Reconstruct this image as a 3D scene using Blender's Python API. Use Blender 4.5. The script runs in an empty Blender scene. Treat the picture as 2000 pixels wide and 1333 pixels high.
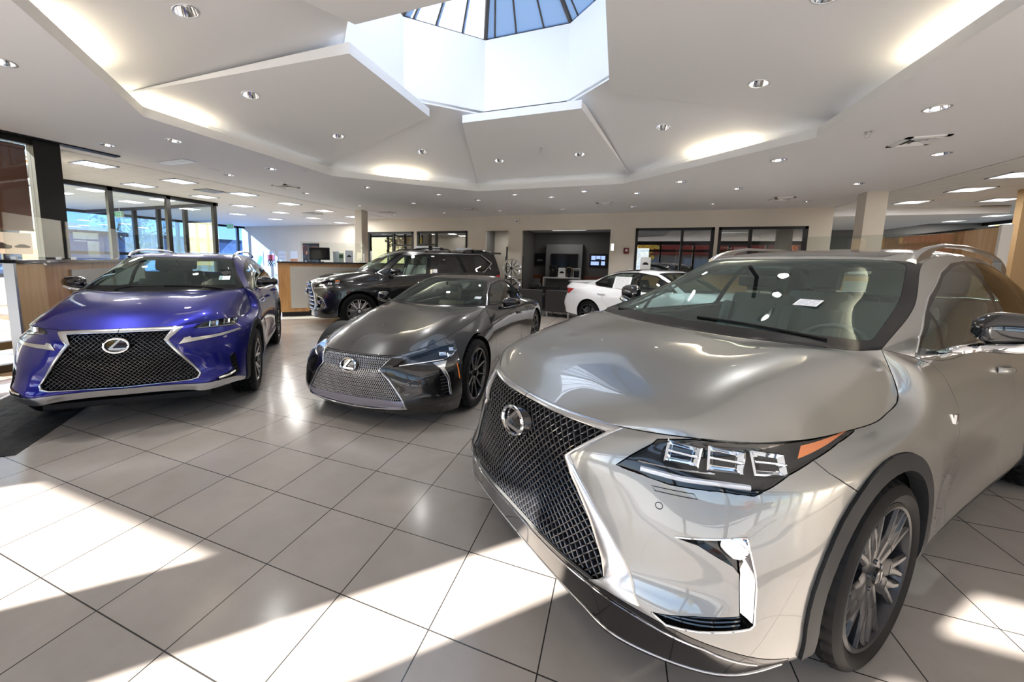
import bpy, bmesh, math, random
import numpy as np
from mathutils import Vector, Matrix
from mathutils.bvhtree import BVHTree
random.seed(7)
SC = bpy.context.scene
COL = SC.collection
PI = math.pi
R = math.radians

# ---------------------------------------------------------------- materials
MATS = {}
def principled(name, color, rough=.5, metal=0., coat=0., coat_rough=.03, spec=.5, emit=None, emit_s=0., alpha=1., ior=1.45, trans=0., aniso=0., coat_ior=1.5):
    if name in MATS: return MATS[name]
    m = bpy.data.materials.new(name); m.use_nodes = True
    b = m.node_tree.nodes['Principled BSDF']
    b.inputs['Base Color'].default_value = (*color, 1)
    b.inputs['Roughness'].default_value = rough
    b.inputs['Metallic'].default_value = metal
    b.inputs['Specular IOR Level'].default_value = spec
    b.inputs['IOR'].default_value = ior
    b.inputs['Coat Weight'].default_value = coat
    b.inputs['Coat Roughness'].default_value = coat_rough; b.inputs['Coat IOR'].default_value = coat_ior
    b.inputs['Transmission Weight'].default_value = trans
    b.inputs['Anisotropic'].default_value = aniso
    if emit:
        b.inputs['Emission Color'].default_value = (*emit, 1); b.inputs['Emission Strength'].default_value = emit_s
    m.diffuse_color = (*color, 1)
    MATS[name] = m
    return m
def N(m, t, **kw):
    n = m.node_tree.nodes.new(t)
    for k, v in kw.items(): setattr(n, k, v)
    return n
def L(m, a, b): m.node_tree.links.new(a, b)
def bsdf(m): return m.node_tree.nodes['Principled BSDF']
def noise_color(m, c0, c1, scale, stretch=(1, 1, 1), detail=4., lo=.3, hi=.7):
    tc = N(m, 'ShaderNodeTexCoord'); mp = N(m, 'ShaderNodeMapping'); mp.inputs['Scale'].default_value = stretch
    nz = N(m, 'ShaderNodeTexNoise'); nz.inputs['Scale'].default_value = scale; nz.inputs['Detail'].default_value = detail
    cr = N(m, 'ShaderNodeValToRGB'); e = cr.color_ramp.elements
    e[0].position = lo; e[0].color = (*c0, 1); e[1].position = hi; e[1].color = (*c1, 1)
    L(m, tc.outputs['Object'], mp.inputs[0]); L(m, mp.outputs[0], nz.inputs['Vector']); L(m, nz.outputs['Fac'], cr.inputs[0])
    L(m, cr.outputs[0], bsdf(m).inputs['Base Color']); return nz
def glass_mat(name, tint, refl=.1, rough=0., gcol=(1, 1, 1)):
    """thin pane: tinted see-through plus a mirror-like surface reflection"""
    if name in MATS: return MATS[name]
    m = bpy.data.materials.new(name); m.use_nodes = True; nt = m.node_tree; nt.nodes.clear()
    out = N(m, 'ShaderNodeOutputMaterial'); tr = N(m, 'ShaderNodeBsdfTransparent'); tr.inputs[0].default_value = (*tint, 1)
    gl = N(m, 'ShaderNodeBsdfGlossy'); gl.inputs['Roughness'].default_value = rough; gl.inputs[0].default_value = (*gcol, 1)
    fr = N(m, 'ShaderNodeFresnel'); gm = N(m, 'ShaderNodeNewGeometry'); ir = N(m, 'ShaderNodeMapRange'); ir.inputs['To Min'].default_value = 1.5; ir.inputs['To Max'].default_value = 1/1.5
    L(m, gm.outputs['Backfacing'], ir.inputs['Value']); L(m, ir.outputs[0], fr.inputs[0])
    ad = N(m, 'ShaderNodeMath', operation='MULTIPLY_ADD', use_clamp=True); ad.inputs[1].default_value = 1.0; ad.inputs[2].default_value = refl
    mx = N(m, 'ShaderNodeMixShader'); L(m, fr.outputs[0], ad.inputs[0]); L(m, ad.outputs[0], mx.inputs[0])
    L(m, tr.outputs[0], mx.inputs[1]); L(m, gl.outputs[0], mx.inputs[2]); L(m, mx.outputs[0], out.inputs[0])
    MATS[name] = m
    return m

# ---------------------------------------------------------------- objects
def props(o, label=None, cat=None, group=None, kind=None):
    for k, v in (('label', label), ('category', cat), ('group', group), ('kind', kind)):
        if v: o[k] = v
    return o
def empty(name, loc=(0, 0, 0), rz=0., label=None, cat=None, group=None, parent=None):
    o = bpy.data.objects.new(name, None); COL.objects.link(o); o.empty_display_size = .2
    o.location = loc; o.rotation_euler = (0, 0, rz)
    if parent: o.parent = parent
    return props(o, label, cat, group)
def add_obj(name, mesh, mat=None, parent=None, smooth=False):
    for mm in (mat if isinstance(mat, (list, tuple)) else [mat]):
        if mm: mesh.materials.append(mm)
    o = bpy.data.objects.new(name, mesh); COL.objects.link(o)
    if parent: o.parent = parent
    if smooth: mesh.shade_smooth()
    return o
class MB:
    """collects shapes into ONE mesh"""
    def __init__(s): s.v = []; s.f = []; s.mi = []; s.sm = []; s.M = Matrix(); s.cur = 0
    def add(s, vs, fs, smooth=False):
        o = len(s.v); s.v += [tuple(s.M @ Vector(v)) for v in vs]
        s.f += [tuple(i + o for i in f) for f in fs]; s.mi += [s.cur]*len(fs); s.sm += [smooth]*len(fs); return s
    def box(s, x0, x1, y0, y1, z0, z1, bev=0.):
        if bev <= 0:
            vs = [(x, y, z) for z in (z0, z1) for y in (y0, y1) for x in (x0, x1)]
            return s.add(vs, [(0, 2, 3, 1), (4, 5, 7, 6), (0, 1, 5, 4), (2, 6, 7, 3), (0, 4, 6, 2), (1, 3, 7, 5)])
        bm = bmesh.new(); bmesh.ops.create_cube(bm, size=1)
        for v in bm.verts: v.co = ((x0+x1)/2 + v.co.x*(x1-x0), (y0+y1)/2 + v.co.y*(y1-y0), (z0+z1)/2 + v.co.z*(z1-z0))
        bmesh.ops.bevel(bm, geom=bm.edges[:], offset=bev, segments=2, affect='EDGES', profile=.6)
        return s.bm(bm)
    def bm(s, bm, smooth=False):
        bm.verts.index_update(); s.add([v.co[:] for v in bm.verts], [[v.index for v in f.verts] for f in bm.faces], smooth); bm.free(); return s
    def rot(s, p, axis, ang): s.M = Matrix.Translation(p) @ Matrix.Rotation(ang, 4, axis); return s
    def obox(s, c, rz, sx, sy, z0, z1, bev=0.):
        old = s.M; s.M = old @ Matrix.Translation((c[0], c[1], 0)) @ Matrix.Rotation(rz, 4, 'Z')
        s.box(-sx/2, sx/2, -sy/2, sy/2, z0, z1, bev); s.M = old; return s
    def tube(s, pts, r, n=8, closed=False, cap=True, ry=None):
        pts = [Vector(p) for p in pts]; k = len(pts); vs = []; up = None
        rr = r if isinstance(r, (list, tuple)) else [r]*k
        for i, p in enumerate(pts):
            a = pts[i-1] if (i > 0 or closed) else p; b = pts[(i+1) % k] if (i < k-1 or closed) else p
            t = (b - a).normalized()
            if up is None: up = Vector((0, 0, 1)) if abs(t.z) < .9 else Vector((1, 0, 0))
            x = t.cross(up).normalized(); y = x.cross(t).normalized(); up = y
            for j in range(n):
                an = 2*PI*j/n; vs.append(p + x*(rr[i]*math.cos(an)) + y*((ry or rr[i])*math.sin(an)))
        fs = []
        for i in range(k if closed else k-1):
            for j in range(n):
                a = i*n + j; b = i*n + (j+1) % n; c = ((i+1) % k)*n + (j+1) % n; d = ((i+1) % k)*n + j; fs.append((a, b, c, d))
        if cap and not closed: fs += [tuple(range(n-1, -1, -1)), tuple((k-1)*n + j for j in range(n))]
        return s.add(vs, fs, True)
    def lathe(s, prof, n=32, axis='Z', a0=0., a1=2*PI, smooth=True):
        full = abs(a1 - a0 - 2*PI) < 1e-6; m = n if full else n + 1; vs = []
        for i in range(m):
            a = a0 + (a1 - a0)*i/n; c, q = math.cos(a), math.sin(a)
            for r, h in prof: vs.append((r*c, r*q, h) if axis == 'Z' else (r*c, h, r*q) if axis == 'Y' else (h, r*c, r*q))
        k = len(prof); fs = []
        for i in range(n):
            for j in range(k-1):
                a = i*k + j; b = ((i+1) % m)*k + j
                fs.append((a, b, b+1, a+1) if axis != 'Y' else (a, a+1, b+1, b))
        return s.add(vs, fs, smooth)
    def prism(s, poly, h0, h1, axis='Z'):
        k = len(poly); vs = []
        for h in (h0, h1):
            for u, v in poly: vs.append((u, v, h) if axis == 'Z' else (u, h, v) if axis == 'Y' else (h, u, v))
        fs = [tuple(range(k-1, -1, -1)), tuple(range(k, 2*k))] + [(i, (i+1) % k, k + (i+1) % k, k + i) for i in range(k)]
        return s.add(vs, fs)
    def grid(s, S, smooth=True, flip=False):
        V, U = len(S), len(S[0]); vs = [tuple(S[i][j]) for i in range(V) for j in range(U)]
        fs = [(i*U+j, i*U+j+1, (i+1)*U+j+1, (i+1)*U+j) for i in range(V-1) for j in range(U-1)]
        if flip: fs = [f[::-1] for f in fs]
        return s.add(vs, fs, smooth)
    def build(s, name, mat=None, parent=None, loc=None, fixn=True):
        me = bpy.data.meshes.new(name); me.from_pydata(s.v, [], s.f); me.update()
        o = add_obj(name, me, mat, parent)
        me.polygons.foreach_set('material_index', s.mi); me.polygons.foreach_set('use_smooth', s.sm)
        if fixn:
            bm = bmesh.new(); bm.from_mesh(me); bmesh.ops.recalc_face_normals(bm, faces=bm.faces[:]); bm.to_mesh(me); bm.free()
        if any(s.sm): me.set_sharp_from_angle(angle=R(38))
        if loc: o.location = loc
        return o
def copy_tree(o, parent=None):
    c = o.copy(); COL.objects.link(c); c.parent = parent
    for ch in [x for x in bpy.data.objects if x.parent == o]: copy_tree(ch, c)
    return c
# ---------------------------------------------------------------- smooth control nets (numpy)
def _mat(t, sub, i0, i1, crease=()):
    """Hermite interpolation matrix over knots t, sampled between knots i0..i1 with sub[i] steps."""
    n = len(t); h = np.diff(t); D = np.zeros((n, n))
    for i in range(1, n - 1):
        a, b = h[i-1], h[i]
        D[i, i-1] -= b/a/(a+b); D[i, i] += b/a/(a+b) - a/b/(a+b); D[i, i+1] += a/b/(a+b)
    D[0, 0] = -1/h[0]; D[0, 1] = 1/h[0]; D[-1, -2] = -1/h[-1]; D[-1, -1] = 1/h[-1]
    rows, seg = [], []
    for i in range(i0, i1):
        m = sub[i - i0]; Da, Db = D[i].copy(), D[i+1].copy()
        if i in crease: Da[:] = 0; Da[i] = -1/h[i]; Da[i+1] = 1/h[i]
        if i + 1 in crease: Db[:] = 0; Db[i] = -1/h[i]; Db[i+1] = 1/h[i]
        for k in range(m + (1 if i == i1 - 1 else 0)):
            u = k/m
            r = np.zeros(n)
            r[i] += 2*u**3 - 3*u**2 + 1; r[i+1] += -2*u**3 + 3*u**2
            r += h[i]*(u**3 - 2*u**2 + u)*Da + h[i]*(u**3 - u**2)*Db
            rows.append(r); seg.append(min(i - i0, i1 - i0 - 1))
    return np.array(rows), seg

def net_surface(P, step_u, step_v, mir0=False, mir1=False, mirv=False, crease=()):
    """P[rows][cols][3] -> dense grid (V,U,3), column segment per quad, row segment per quad."""
    P = np.array(P, float); nr, nc = P.shape[:2]
    def flip(a):
        a = a.copy(); a[..., 1] *= -1; return a
    c0, c1, r0 = 0, nc - 1, 0
    if mir0: P = np.concatenate([flip(P[:, 1:2]), P], 1); c0 += 1; c1 += 1
    if mir1: P = np.concatenate([P, flip(P[:, -2:-1])], 1)
    r1 = nr - 1
    if mirv: P = np.concatenate([flip(P[1:2]), P], 0); r0 += 1; r1 += 1
    du = np.maximum(np.linalg.norm(np.diff(P, axis=1), axis=2).mean(0), 1e-3)
    dv = np.maximum(np.linalg.norm(np.diff(P, axis=0), axis=2).mean(1), 1e-3)
    tu = np.concatenate([[0], np.cumsum(du)]); tv = np.concatenate([[0], np.cumsum(dv)])
    su = [max(2, int(round(d/step_u))) for d in du[c0:c1]]
    sv = [max(2, int(round(d/step_v))) for d in dv[r0:r1]]
    A, ucol = _mat(tu, su, c0, c1, [c + c0 for c in crease]); B, vrow = _mat(tv, sv, r0, r1)
    S = np.einsum('vi,ijk,uj->vuk', B, P, A)
    if mir0: S[:, 0, 1] = 0
    if mir1: S[:, -1, 1] = 0
    if mirv: S[0, :, 1] = 0
    return S, ucol, vrow

def car_nets(spec, step=.04):
    """Half body (y >= 0): lower band wrapping front to rear, top strip hood to tail, side greenhouse.
    Neighbouring nets share their border curve exactly."""
    Bn = spec['band']; T = spec['top']; k = spec['K']; tk = spec['TK']; nm = len(spec['mid'])
    B = net_surface(Bn, step, step*.8, mir0=True, mir1=True, crease=(k,))
    Tt = net_surface(np.transpose(np.array(T, float), (1, 0, 2)), step, step, mirv=True, crease=(tk,))
    bot = np.array(Bn[-1][k:], float)[:nm]
    top = np.array([c[-1] for c in T][tk:], float)[:nm]
    S = net_surface([bot, spec['mid'], top], step, step)
    def curve(row, segs):
        d = {}
        for j, q in enumerate(segs): d.setdefault(q, []).append(j)
        def ev(seg, u):
            j0 = d[seg][0]; j1 = d[seg+1][0] if seg + 1 in d else len(row)-1
            f = j0 + u*(j1-j0); a = min(int(f), len(row)-2); return row[a] + (row[a+1]-row[a])*(f-a)
        return ev
    def local(segs):
        d = {}
        for j, q in enumerate(segs): d.setdefault(q, []).append(j)
        out = []
        last = len(segs)-1
        for j, q in enumerate(segs):
            n = len(d[q]) - (1 if q == segs[-1] else 0); out.append((q, (j-d[q][0])/max(n, 1)))
        return out
    bc = curve(B[0][-1], B[1])
    def snap(G, row, fn, depth):
        V = G.shape[0]; idx = list(range(V)); idx = idx[::-1] if row == -1 else idx
        for j in range(G.shape[1]):
            t = fn(j)
            if t is None: continue
            dl = t - G[idx[0], j]
            for n, i in enumerate(idx[:depth]): G[i, j] = G[i, j] + dl*(1-n/depth)
    lt = local(Tt[1]); snap(Tt[0], -1, lambda j: bc(lt[j][0]+2, lt[j][1]) if lt[j][0] < tk else None, 5)
    ls = local(S[1]); snap(S[0], 0, lambda j: bc(ls[j][0]+k, ls[j][1]), 5)
    tc = curve(Tt[0][-1], Tt[1]); snap(S[0], -1, lambda j: tc(ls[j][0]+tk, ls[j][1]), 5)
    return [B, Tt, S]
# ---------------------------------------------------------------- car body from nets
def rounded(poly, r, n=4):
    """round the corners of a closed 3D polygon; r is one radius or one per corner"""
    out = []; k = len(poly); P = [Vector(p) for p in poly]
    for i, p in enumerate(P):
        a, b = P[i-1], P[(i+1) % k]; rr = r[i] if isinstance(r, (list, tuple)) else r
        if rr <= 0: out.append(p); continue
        q = min(rr, (a-p).length*.45, (b-p).length*.45)
        s, e = p + (a-p).normalized()*q, p + (b-p).normalized()*q
        for j in range(n+1):
            t = j/n; out.append(s*(1-t)**2 + p*(2*t*(1-t)) + e*t*t)
    return out
def inpoly(x, y, P):
    c = False; j = len(P)-1
    for i in range(len(P)):
        xi, yi = P[i]; xj, yj = P[j]
        if (yi > y) != (yj > y) and x < (xj-xi)*(y-yi)/(yj-yi)+xi: c = not c
        j = i
    return c
class Body:
    def __init__(s, spec, step=.04):
        s.nets = car_nets(spec, step)
        bm = s.bm = bmesh.new(); s.id = bm.faces.layers.int.new('pid'); s.net = bm.faces.layers.int.new('net')
        s.cs = bm.faces.layers.int.new('cs'); s.rs = bm.faces.layers.int.new('rs'); s.names = ['body']
        s.bvh = []; s.nr = []
        for ni, (S, uc, vr) in enumerate(s.nets):
            V, U = S.shape[:2]
            vs = [bm.verts.new(tuple(S[i, j])) for i in range(V) for j in range(U)]
            dU = np.gradient(S, axis=1); dV = np.gradient(S, axis=0); nn = np.cross(dU, dV)
            nn /= np.maximum(np.linalg.norm(nn, axis=2), 1e-9)[..., None]
            fs = []
            for i in range(V-1):
                for j in range(U-1):
                    q = [vs[i*U+j], vs[i*U+j+1], vs[(i+1)*U+j+1], vs[(i+1)*U+j]]
                    c = sum((v.co for v in q), Vector())/4
                    fl = ni == 1
                    if fl: q.reverse()
                    try: f = bm.faces.new(q)
                    except ValueError: continue
                    f[s.net] = ni; f[s.cs] = uc[j]; f[s.rs] = vr[i]; f.smooth = True
                    fs.append((i*U+j, i*U+j+1, (i+1)*U+j+1, (i+1)*U+j))
            if ni == 1: nn = -nn
            vl = [tuple(S[i, j]) for i in range(V) for j in range(U)]
            s.bvh.append(BVHTree.FromPolygons([Vector(v) for v in vl], fs)); s.nr.append((vl, fs, nn.reshape(-1, 3)))
        # weld degenerate edges
        bmesh.ops.dissolve_degenerate(bm, dist=1e-5, edges=bm.edges[:])
        bm.normal_update()
    def pid(s, name):
        if name not in s.names: s.names.append(name)
        return s.names.index(name)
    def normal(s, p, ni):
        loc, no, fi, d = s.bvh[ni].find_nearest(p)
        if fi is None: return Vector((0, 0, 1))
        vl, fs, nn = s.nr[ni]; w = []
        for v in fs[fi]: w.append(1/((Vector(vl[v])-p).length_squared + 1e-6))
        n = sum((Vector(nn[v])*a for v, a in zip(fs[fi], w)), Vector())
        return n.normalized() if n.length > 1e-9 else no
    def ray(s, p, d, nets=(0, 1, 2), strict=False):
        """nearest surface point looking along -d from outside, through p"""
        d = Vector(d).normalized(); best = None; p = Vector(p)
        if abs(p.y) < .002: p.y = .002
        for ni in nets:
            h = s.bvh[ni].ray_cast(Vector(p) + d*3, -d)
            if h[0] is not None and (best is None or h[3] < best[1]): best = (h[0], h[3], ni)
        return best[0] if best else (None if strict else Vector(p))
    def tag(s, name, net, cols=None, rows=None, only=None):
        k = s.pid(name)
        for f in s.bm.faces:
            if f[s.net] == net and (cols is None or f[s.cs] in cols) and (rows is None or f[s.rs] in rows):
                if only is None or s.names[f[s.id]] in only: f[s.id] = k
    def cut(s, name, poly, d, nets=(0, 1, 2), only=None, rnd=0.):
        """faces seen along d inside the polygon become part `name`; the mesh is cut along its outline"""
        bm = s.bm; d = Vector(d).normalized(); poly = rounded(poly, rnd) if rnd else [Vector(p) for p in poly]
        e1 = d.cross(Vector((0, 0, 1)) if abs(d.z) < .9 else Vector((1, 0, 0))).normalized(); e2 = d.cross(e1)
        P = [(p.dot(e1), p.dot(e2)) for p in poly]; k = s.pid(name)
        X0, X1 = min(p[0] for p in P)-.01, max(p[0] for p in P)+.01; Y0, Y1 = min(p[1] for p in P)-.01, max(p[1] for p in P)+.01
        bm.normal_update()
        def bb(f):
            xs = [v.co.dot(e1) for v in f.verts]; ys = [v.co.dot(e2) for v in f.verts]
            return min(xs), max(xs), min(ys), max(ys)
        cand = set()
        for f in bm.faces:
            if f[s.net] in nets and f.normal.dot(d) > .02 and (only is None or s.names[f[s.id]] in only):
                b = bb(f)
                if b[1] > X0 and b[0] < X1 and b[3] > Y0 and b[2] < Y1: cand.add(f)
        for i in range(len(P)):
            a, b = P[i], P[(i+1) % len(P)]
            dx, dy = b[0]-a[0], b[1]-a[1]; l = math.hypot(dx, dy)
            if l < 1e-6: continue
            no = (e1*(dy/l) - e2*(dx/l)); co = e1*a[0] + e2*a[1]
            x0, x1 = min(a[0], b[0])-1e-4, max(a[0], b[0])+1e-4; y0, y1 = min(a[1], b[1])-1e-4, max(a[1], b[1])+1e-4
            sel = []
            for f in cand:
                q = bb(f)
                if q[1] >= x0 and q[0] <= x1 and q[3] >= y0 and q[2] <= y1:
                    ds = [(v.co - co).dot(no) for v in f.verts]
                    if min(ds) < -1e-5 and max(ds) > 1e-5: sel.append(f)
            if not sel: continue
            geom = set(sel)
            for f in sel: geom.update(f.edges); geom.update(f.verts)
            r = bmesh.ops.bisect_plane(bm, geom=list(geom), dist=1e-5, plane_co=co, plane_no=no)
            cand = {f for f in cand if f.is_valid}
            cand.update(g for g in r['geom'] if isinstance(g, bmesh.types.BMFace) and g.is_valid)
        for f in cand:
            c = sum((v.co for v in f.verts), Vector())/len(f.verts)
            if inpoly(c.dot(e1), c.dot(e2), P): f[s.id] = k
    def faces(s, name):
        k = s.names.index(name) if name in s.names else -1
        return [f for f in s.bm.faces if f[s.id] == k]
    def part(s, name, oname, mat, parent, mirror='join', gap=.002, thick=.012, off=0., wall_from=0., seal=False):
        """lift the faces tagged `name` off as their own mesh with rolled-in edges (join = both halves in one)"""
        fs = s.faces(name)
        if not fs: return []
        vid = {}; vs = []; ns = []; inner = {}
        bset = {}
        fset = set(fs)
        for f in fs:
            for e in f.edges:
                if sum(1 for g in e.link_faces if g in fset) == 1 and not (abs(e.verts[0].co.y) < 1e-4 and abs(e.verts[1].co.y) < 1e-4 and mirror == 'join'):
                    bset[e] = f
        shift = {}
        for e, f in bset.items():
            a, b = e.verts; t = (b.co-a.co)
            if t.length < 1e-7: continue
            iw = f.normal.cross(t).normalized(); c = sum((v.co for v in f.verts), Vector())/len(f.verts)
            if iw.dot(c-(a.co+b.co)/2) < 0: iw = -iw
            for v in (a, b): shift.setdefault(v, []).append(iw)
        def vert(v, ni):
            if v in vid: return vid[v]
            n = s.normal(v.co, ni); p = v.co.copy()
            if abs(v.co.y) < 1e-4 and mirror == 'join': n.y = 0; n.normalize()
            if v in shift and gap:
                w = sum(shift[v], Vector()); w = w.normalized() if w.length > 1e-6 else w
                p += w*gap
                if abs(v.co.y) < 1e-4 and mirror == 'join': p.y = 0
            vid[v] = len(vs); vs.append(p + n*off); ns.append(n); return vid[v]
        polys = []; pn = []
        for f in fs:
            ids = [vert(v, f[s.net]) for v in f.verts]
            polys.append(ids); pn.append([ns[i] for i in ids])
        rim = {}
        for e, f in bset.items():
            a, b = (l.vert for l in next(l for l in f.loops if l.edge == e).link_loop_next.link_loop_prev.edge.link_loops[0].face.loops if 0) if 0 else e.verts
            for l in f.loops:
                if l.edge == e: a, b = l.vert, l.link_loop_next.vert
            q = []
            for v in (a, b):
                if v not in rim:
                    i = vid[v]; rim[v] = len(vs); vs.append(vs[i] - ns[i]*thick if wall_from == 0. else vs[i] + ns[i]*wall_from); ns.append(ns[i])
                q.append(rim[v])
            ids = [vid[b], vid[a], q[0], q[1]]
            fn = (vs[ids[1]]-vs[ids[0]]).cross(vs[ids[2]]-vs[ids[0]])
            if fn.length < 1e-12: continue
            polys.append(ids); pn.append([fn.normalized()]*4)
        def mk(sides):
            V, F, LN = [], [], []
            for sg in sides:
                o = len(V); V += [(p.x, p.y*sg, p.z) for p in vs]
                for ids, nn in zip(polys, pn):
                    if sg > 0: F.append([i+o for i in ids]); LN += [(n.x, n.y, n.z) for n in nn]
                    else: F.append([i+o for i in reversed(ids)]); LN += [(n.x, -n.y, n.z) for n in reversed(nn)]
            me = bpy.data.meshes.new(oname); me.from_pydata(V, [], F); me.update()
            ob = add_obj(oname, me, mat, parent)
            me.polygons.foreach_set('use_smooth', [True]*len(F))
            if len(me.loops) == len(LN): me.normals_split_custom_set(LN)
            return ob
        if mirror == 'join': return [mk((1, -1))]
        if mirror == 'pair': return [mk((1,)), mk((-1,))]
        return [mk((1,))]
    def liner(s, names, oname, mat, parent, off=.016):
        V, F = [], []
        for sg in (1, -1):
            vid = {}
            for nm in names:
                for f in s.faces(nm):
                    ids = []
                    for v in f.verts:
                        if (v, f[s.net]) not in vid:
                            p = v.co - s.normal(v.co, f[s.net])*off
                            if abs(v.co.y) < 1e-4: p.y = 0
                            vid[(v, f[s.net])] = len(V); V.append((p.x, p.y*sg, p.z))
                        ids.append(vid[(v, f[s.net])])
                    F.append(ids if sg > 0 else ids[::-1])
        me = bpy.data.meshes.new(oname); me.from_pydata(V, [], F); me.update()
        return add_obj(oname, me, mat, parent)
    def path(s, pts, d, n=12, nets=(0, 1, 2), off=0., closed=False):
        """polyline laid on the surface, looking along -d"""
        out = []; k = len(pts)
        for i in range(k if closed else k-1):
            a, b = Vector(pts[i]), Vector(pts[(i+1) % k])
            m = max(1, int(n*(b-a).length/.3))
            for j in range(m):
                out.append(s.ray(a.lerp(b, j/m), d, nets, True))
        if not closed: out.append(s.ray(pts[-1], d, nets, True))
        return [p + Vector(d).normalized()*off for p in out if p is not None]
def both(fn):
    """build a thing on the left side and its mirror image on the right"""
    return [fn(1), fn(-1)]
def ribbon(mb, A, B, d, h=.012, closed=False, sg=1):
    """raised strip between two outlines A and B (same count), rounded across, standing h proud along d"""
    d = Vector(d).normalized(); rows = []
    prof = [(0, -.012), (.02, h*.55), (.2, h), (.5, h*1.12), (.8, h), (.98, h*.55), (1, -.012)]
    for a, b in zip(A, B):
        a, b = Vector(a), Vector(b)
        rows.append([(lambda p: (p.x, p.y*sg, p.z))(a.lerp(b, t) + d*k) for t, k in prof])
    if closed: rows.append(rows[0])
    mb.grid(rows, True)
def resample(pts, n, closed=False):
    P = [Vector(p) for p in pts]
    if closed: P.append(P[0])
    ds = [0]
    for a, b in zip(P, P[1:]): ds.append(ds[-1] + (b-a).length)
    out = []; j = 0
    for i in range(n):
        t = ds[-1]*i/(n if closed else n-1)
        while j < len(P)-2 and ds[j+1] < t: j += 1
        q = (t-ds[j])/max(ds[j+1]-ds[j], 1e-9); out.append(P[j].lerp(P[j+1], min(1, max(0, q))))
    return out

# ---------------------------------------------------------------- wheels, mirrors, cabin
def make_wheel(parent, x, y, rt, rr, width, style, M, steer=0.):
    sg = 1 if y > 0 else -1
    root = empty('wheel', (x, y, rt), 0, parent=parent)
    root.rotation_euler = (0, 0, (0 if sg > 0 else PI) + steer)
    w = width; t = MB(); n = 216
    # tyre: outward face at y=0, tread between 0 and -w
    prof = [(rr-.004, -.03), (rr+.004, -.012), (rr+.012, -.004), (rr+.03, .004), ((rr+rt)/2, .010), (rt-.028, .004), (rt-.014, -.006), (rt-.006, -.018), (rt-.002, -.032)]
    tread = []
    m = 14
    for i in range(m+1): tread.append((rt, -.034-(w-.068)*i/m))
    back = [(r, -w-h) for r, h in reversed(prof)]
    full = prof + tread + back; vs = []; K = len(full); groove = {3, 4, 7, 10, 11}
    for i in range(n):
        a = 2*PI*i/n
        for j, (r, h) in enumerate(full):
            q = r; k = j - len(prof)
            if 0 <= k <= m:
                if k in groove: q -= .008
                elif (i + (k > 7)*3 + k//3) % 6 == 0: q -= .009
            elif j in (7, 8) and i % 6 == 0: q -= .006
            vs.append((q*math.cos(a), h, q*math.sin(a)))
    fs = [(i*K+j, i*K+j+1, ((i+1) % n)*K+j+1, ((i+1) % n)*K+j) for i in range(n) for j in range(K-1)]
    fl = lambda f: len(prof)-3 <= f[0] % K <= len(prof)+m
    t.add(vs, [f for f in fs if not fl(f)], True); t.add(vs, [f for f in fs if fl(f)], False)
    t.build('tire', M['tire'], root)
    r = MB()
    r.lathe([(rr+.006, -.006), (rr-.004, .001), (rr-.014, -.002), (rr-.020, -.016), (rr-.024, -.05), (rr-.028, -w*.9), (rr-.002, -w+.01)], 96, 'Y')
    style(r, rr, w)
    r.build('rim', M['rim'], root)
    if 'face' in M:
        r = MB(); style(r, rr, w, True); r.build('rim_face', M['face'], root)
    d = MB(); d.lathe([(.08, -.075), (rr*.70, -.075), (rr*.70, -.105), (.08, -.105)], 64, 'Y'); d.lathe([(.0, -.06), (.085, -.06), (.085, -.1)], 32, 'Y')
    d.build('brake_disc', M['disc'], root)
    c = MB(); a0 = R(30)
    vs = []
    c.lathe([(rr*.52, -.05), (rr*.76, -.05), (rr*.76, -.13), (rr*.52, -.13), (rr*.52, -.05)], 14, 'Y', a0, a0+R(62), False)
    c.build('brake_caliper', M.get('caliper', M['disc']), root)
    h = MB(); h.lathe([(0, .0), (.026, -.001), (.032, -.006), (.034, -.03)], 28, 'Y'); h.build('hub_cap', M['cap'], root)
    return root
def spoke(mb, ang0, ang1, r0, r1, w0, w1, y0, y1, depth=.03, bow=.0, top=.55, n=5, face=None, twist=0.):
    """tapering spoke from (r0,ang0) to (r1,ang1); trapezoid section, face at y0..y1"""
    rows = []
    for i in range(n+1):
        t = i/n; r = r0 + (r1-r0)*t; a = ang0 + (ang1-ang0)*t; w = w0 + (w1-w0)*t; y = y0 + (y1-y0)*t + bow*4*t*(1-t)
        c = Vector((math.cos(a), 0, math.sin(a))); s = Vector((-math.sin(a), 0, math.cos(a))); p = c*r
        if face: sec = [(-w*top/2, .0012), (w*top/2, .0012)]
        else: sec = [(-w/2, -depth), (-w/2, -.008), (-w*top/2, 0), (w*top/2, 0), (w/2, -.008), (w/2, -depth)]
        rows.append([tuple(p + s*u + Vector((0, y+v, 0))) for u, v in sec])
    if face: mb.grid(rows, False); return
    k = len(rows[0]); vs = [p for r_ in rows for p in r_]
    fs = [(i*k+j, i*k+(j+1) % k, (i+1)*k+(j+1) % k, (i+1)*k+j) for i in range(n) for j in range(k)]
    fs += [tuple(range(k-1, -1, -1)), tuple(n*k+j for j in range(k))]
    mb.add(vs, fs)
def hubface(r, rad, y):
    r.lathe([(0, y-.004), (rad*.5, y-.003), (rad, y-.012), (rad+.006, y-.04)], 40, 'Y')
    for i in range(5):
        a = 2*PI*i/5 + .3; c = (rad*.72*math.cos(a), y-.006, rad*.72*math.sin(a))
        old = r.M; r.M = old @ Matrix.Translation(c); r.lathe([(0, .004), (.009, .004), (.011, -.004)], 8, 'Y'); r.M = old
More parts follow.
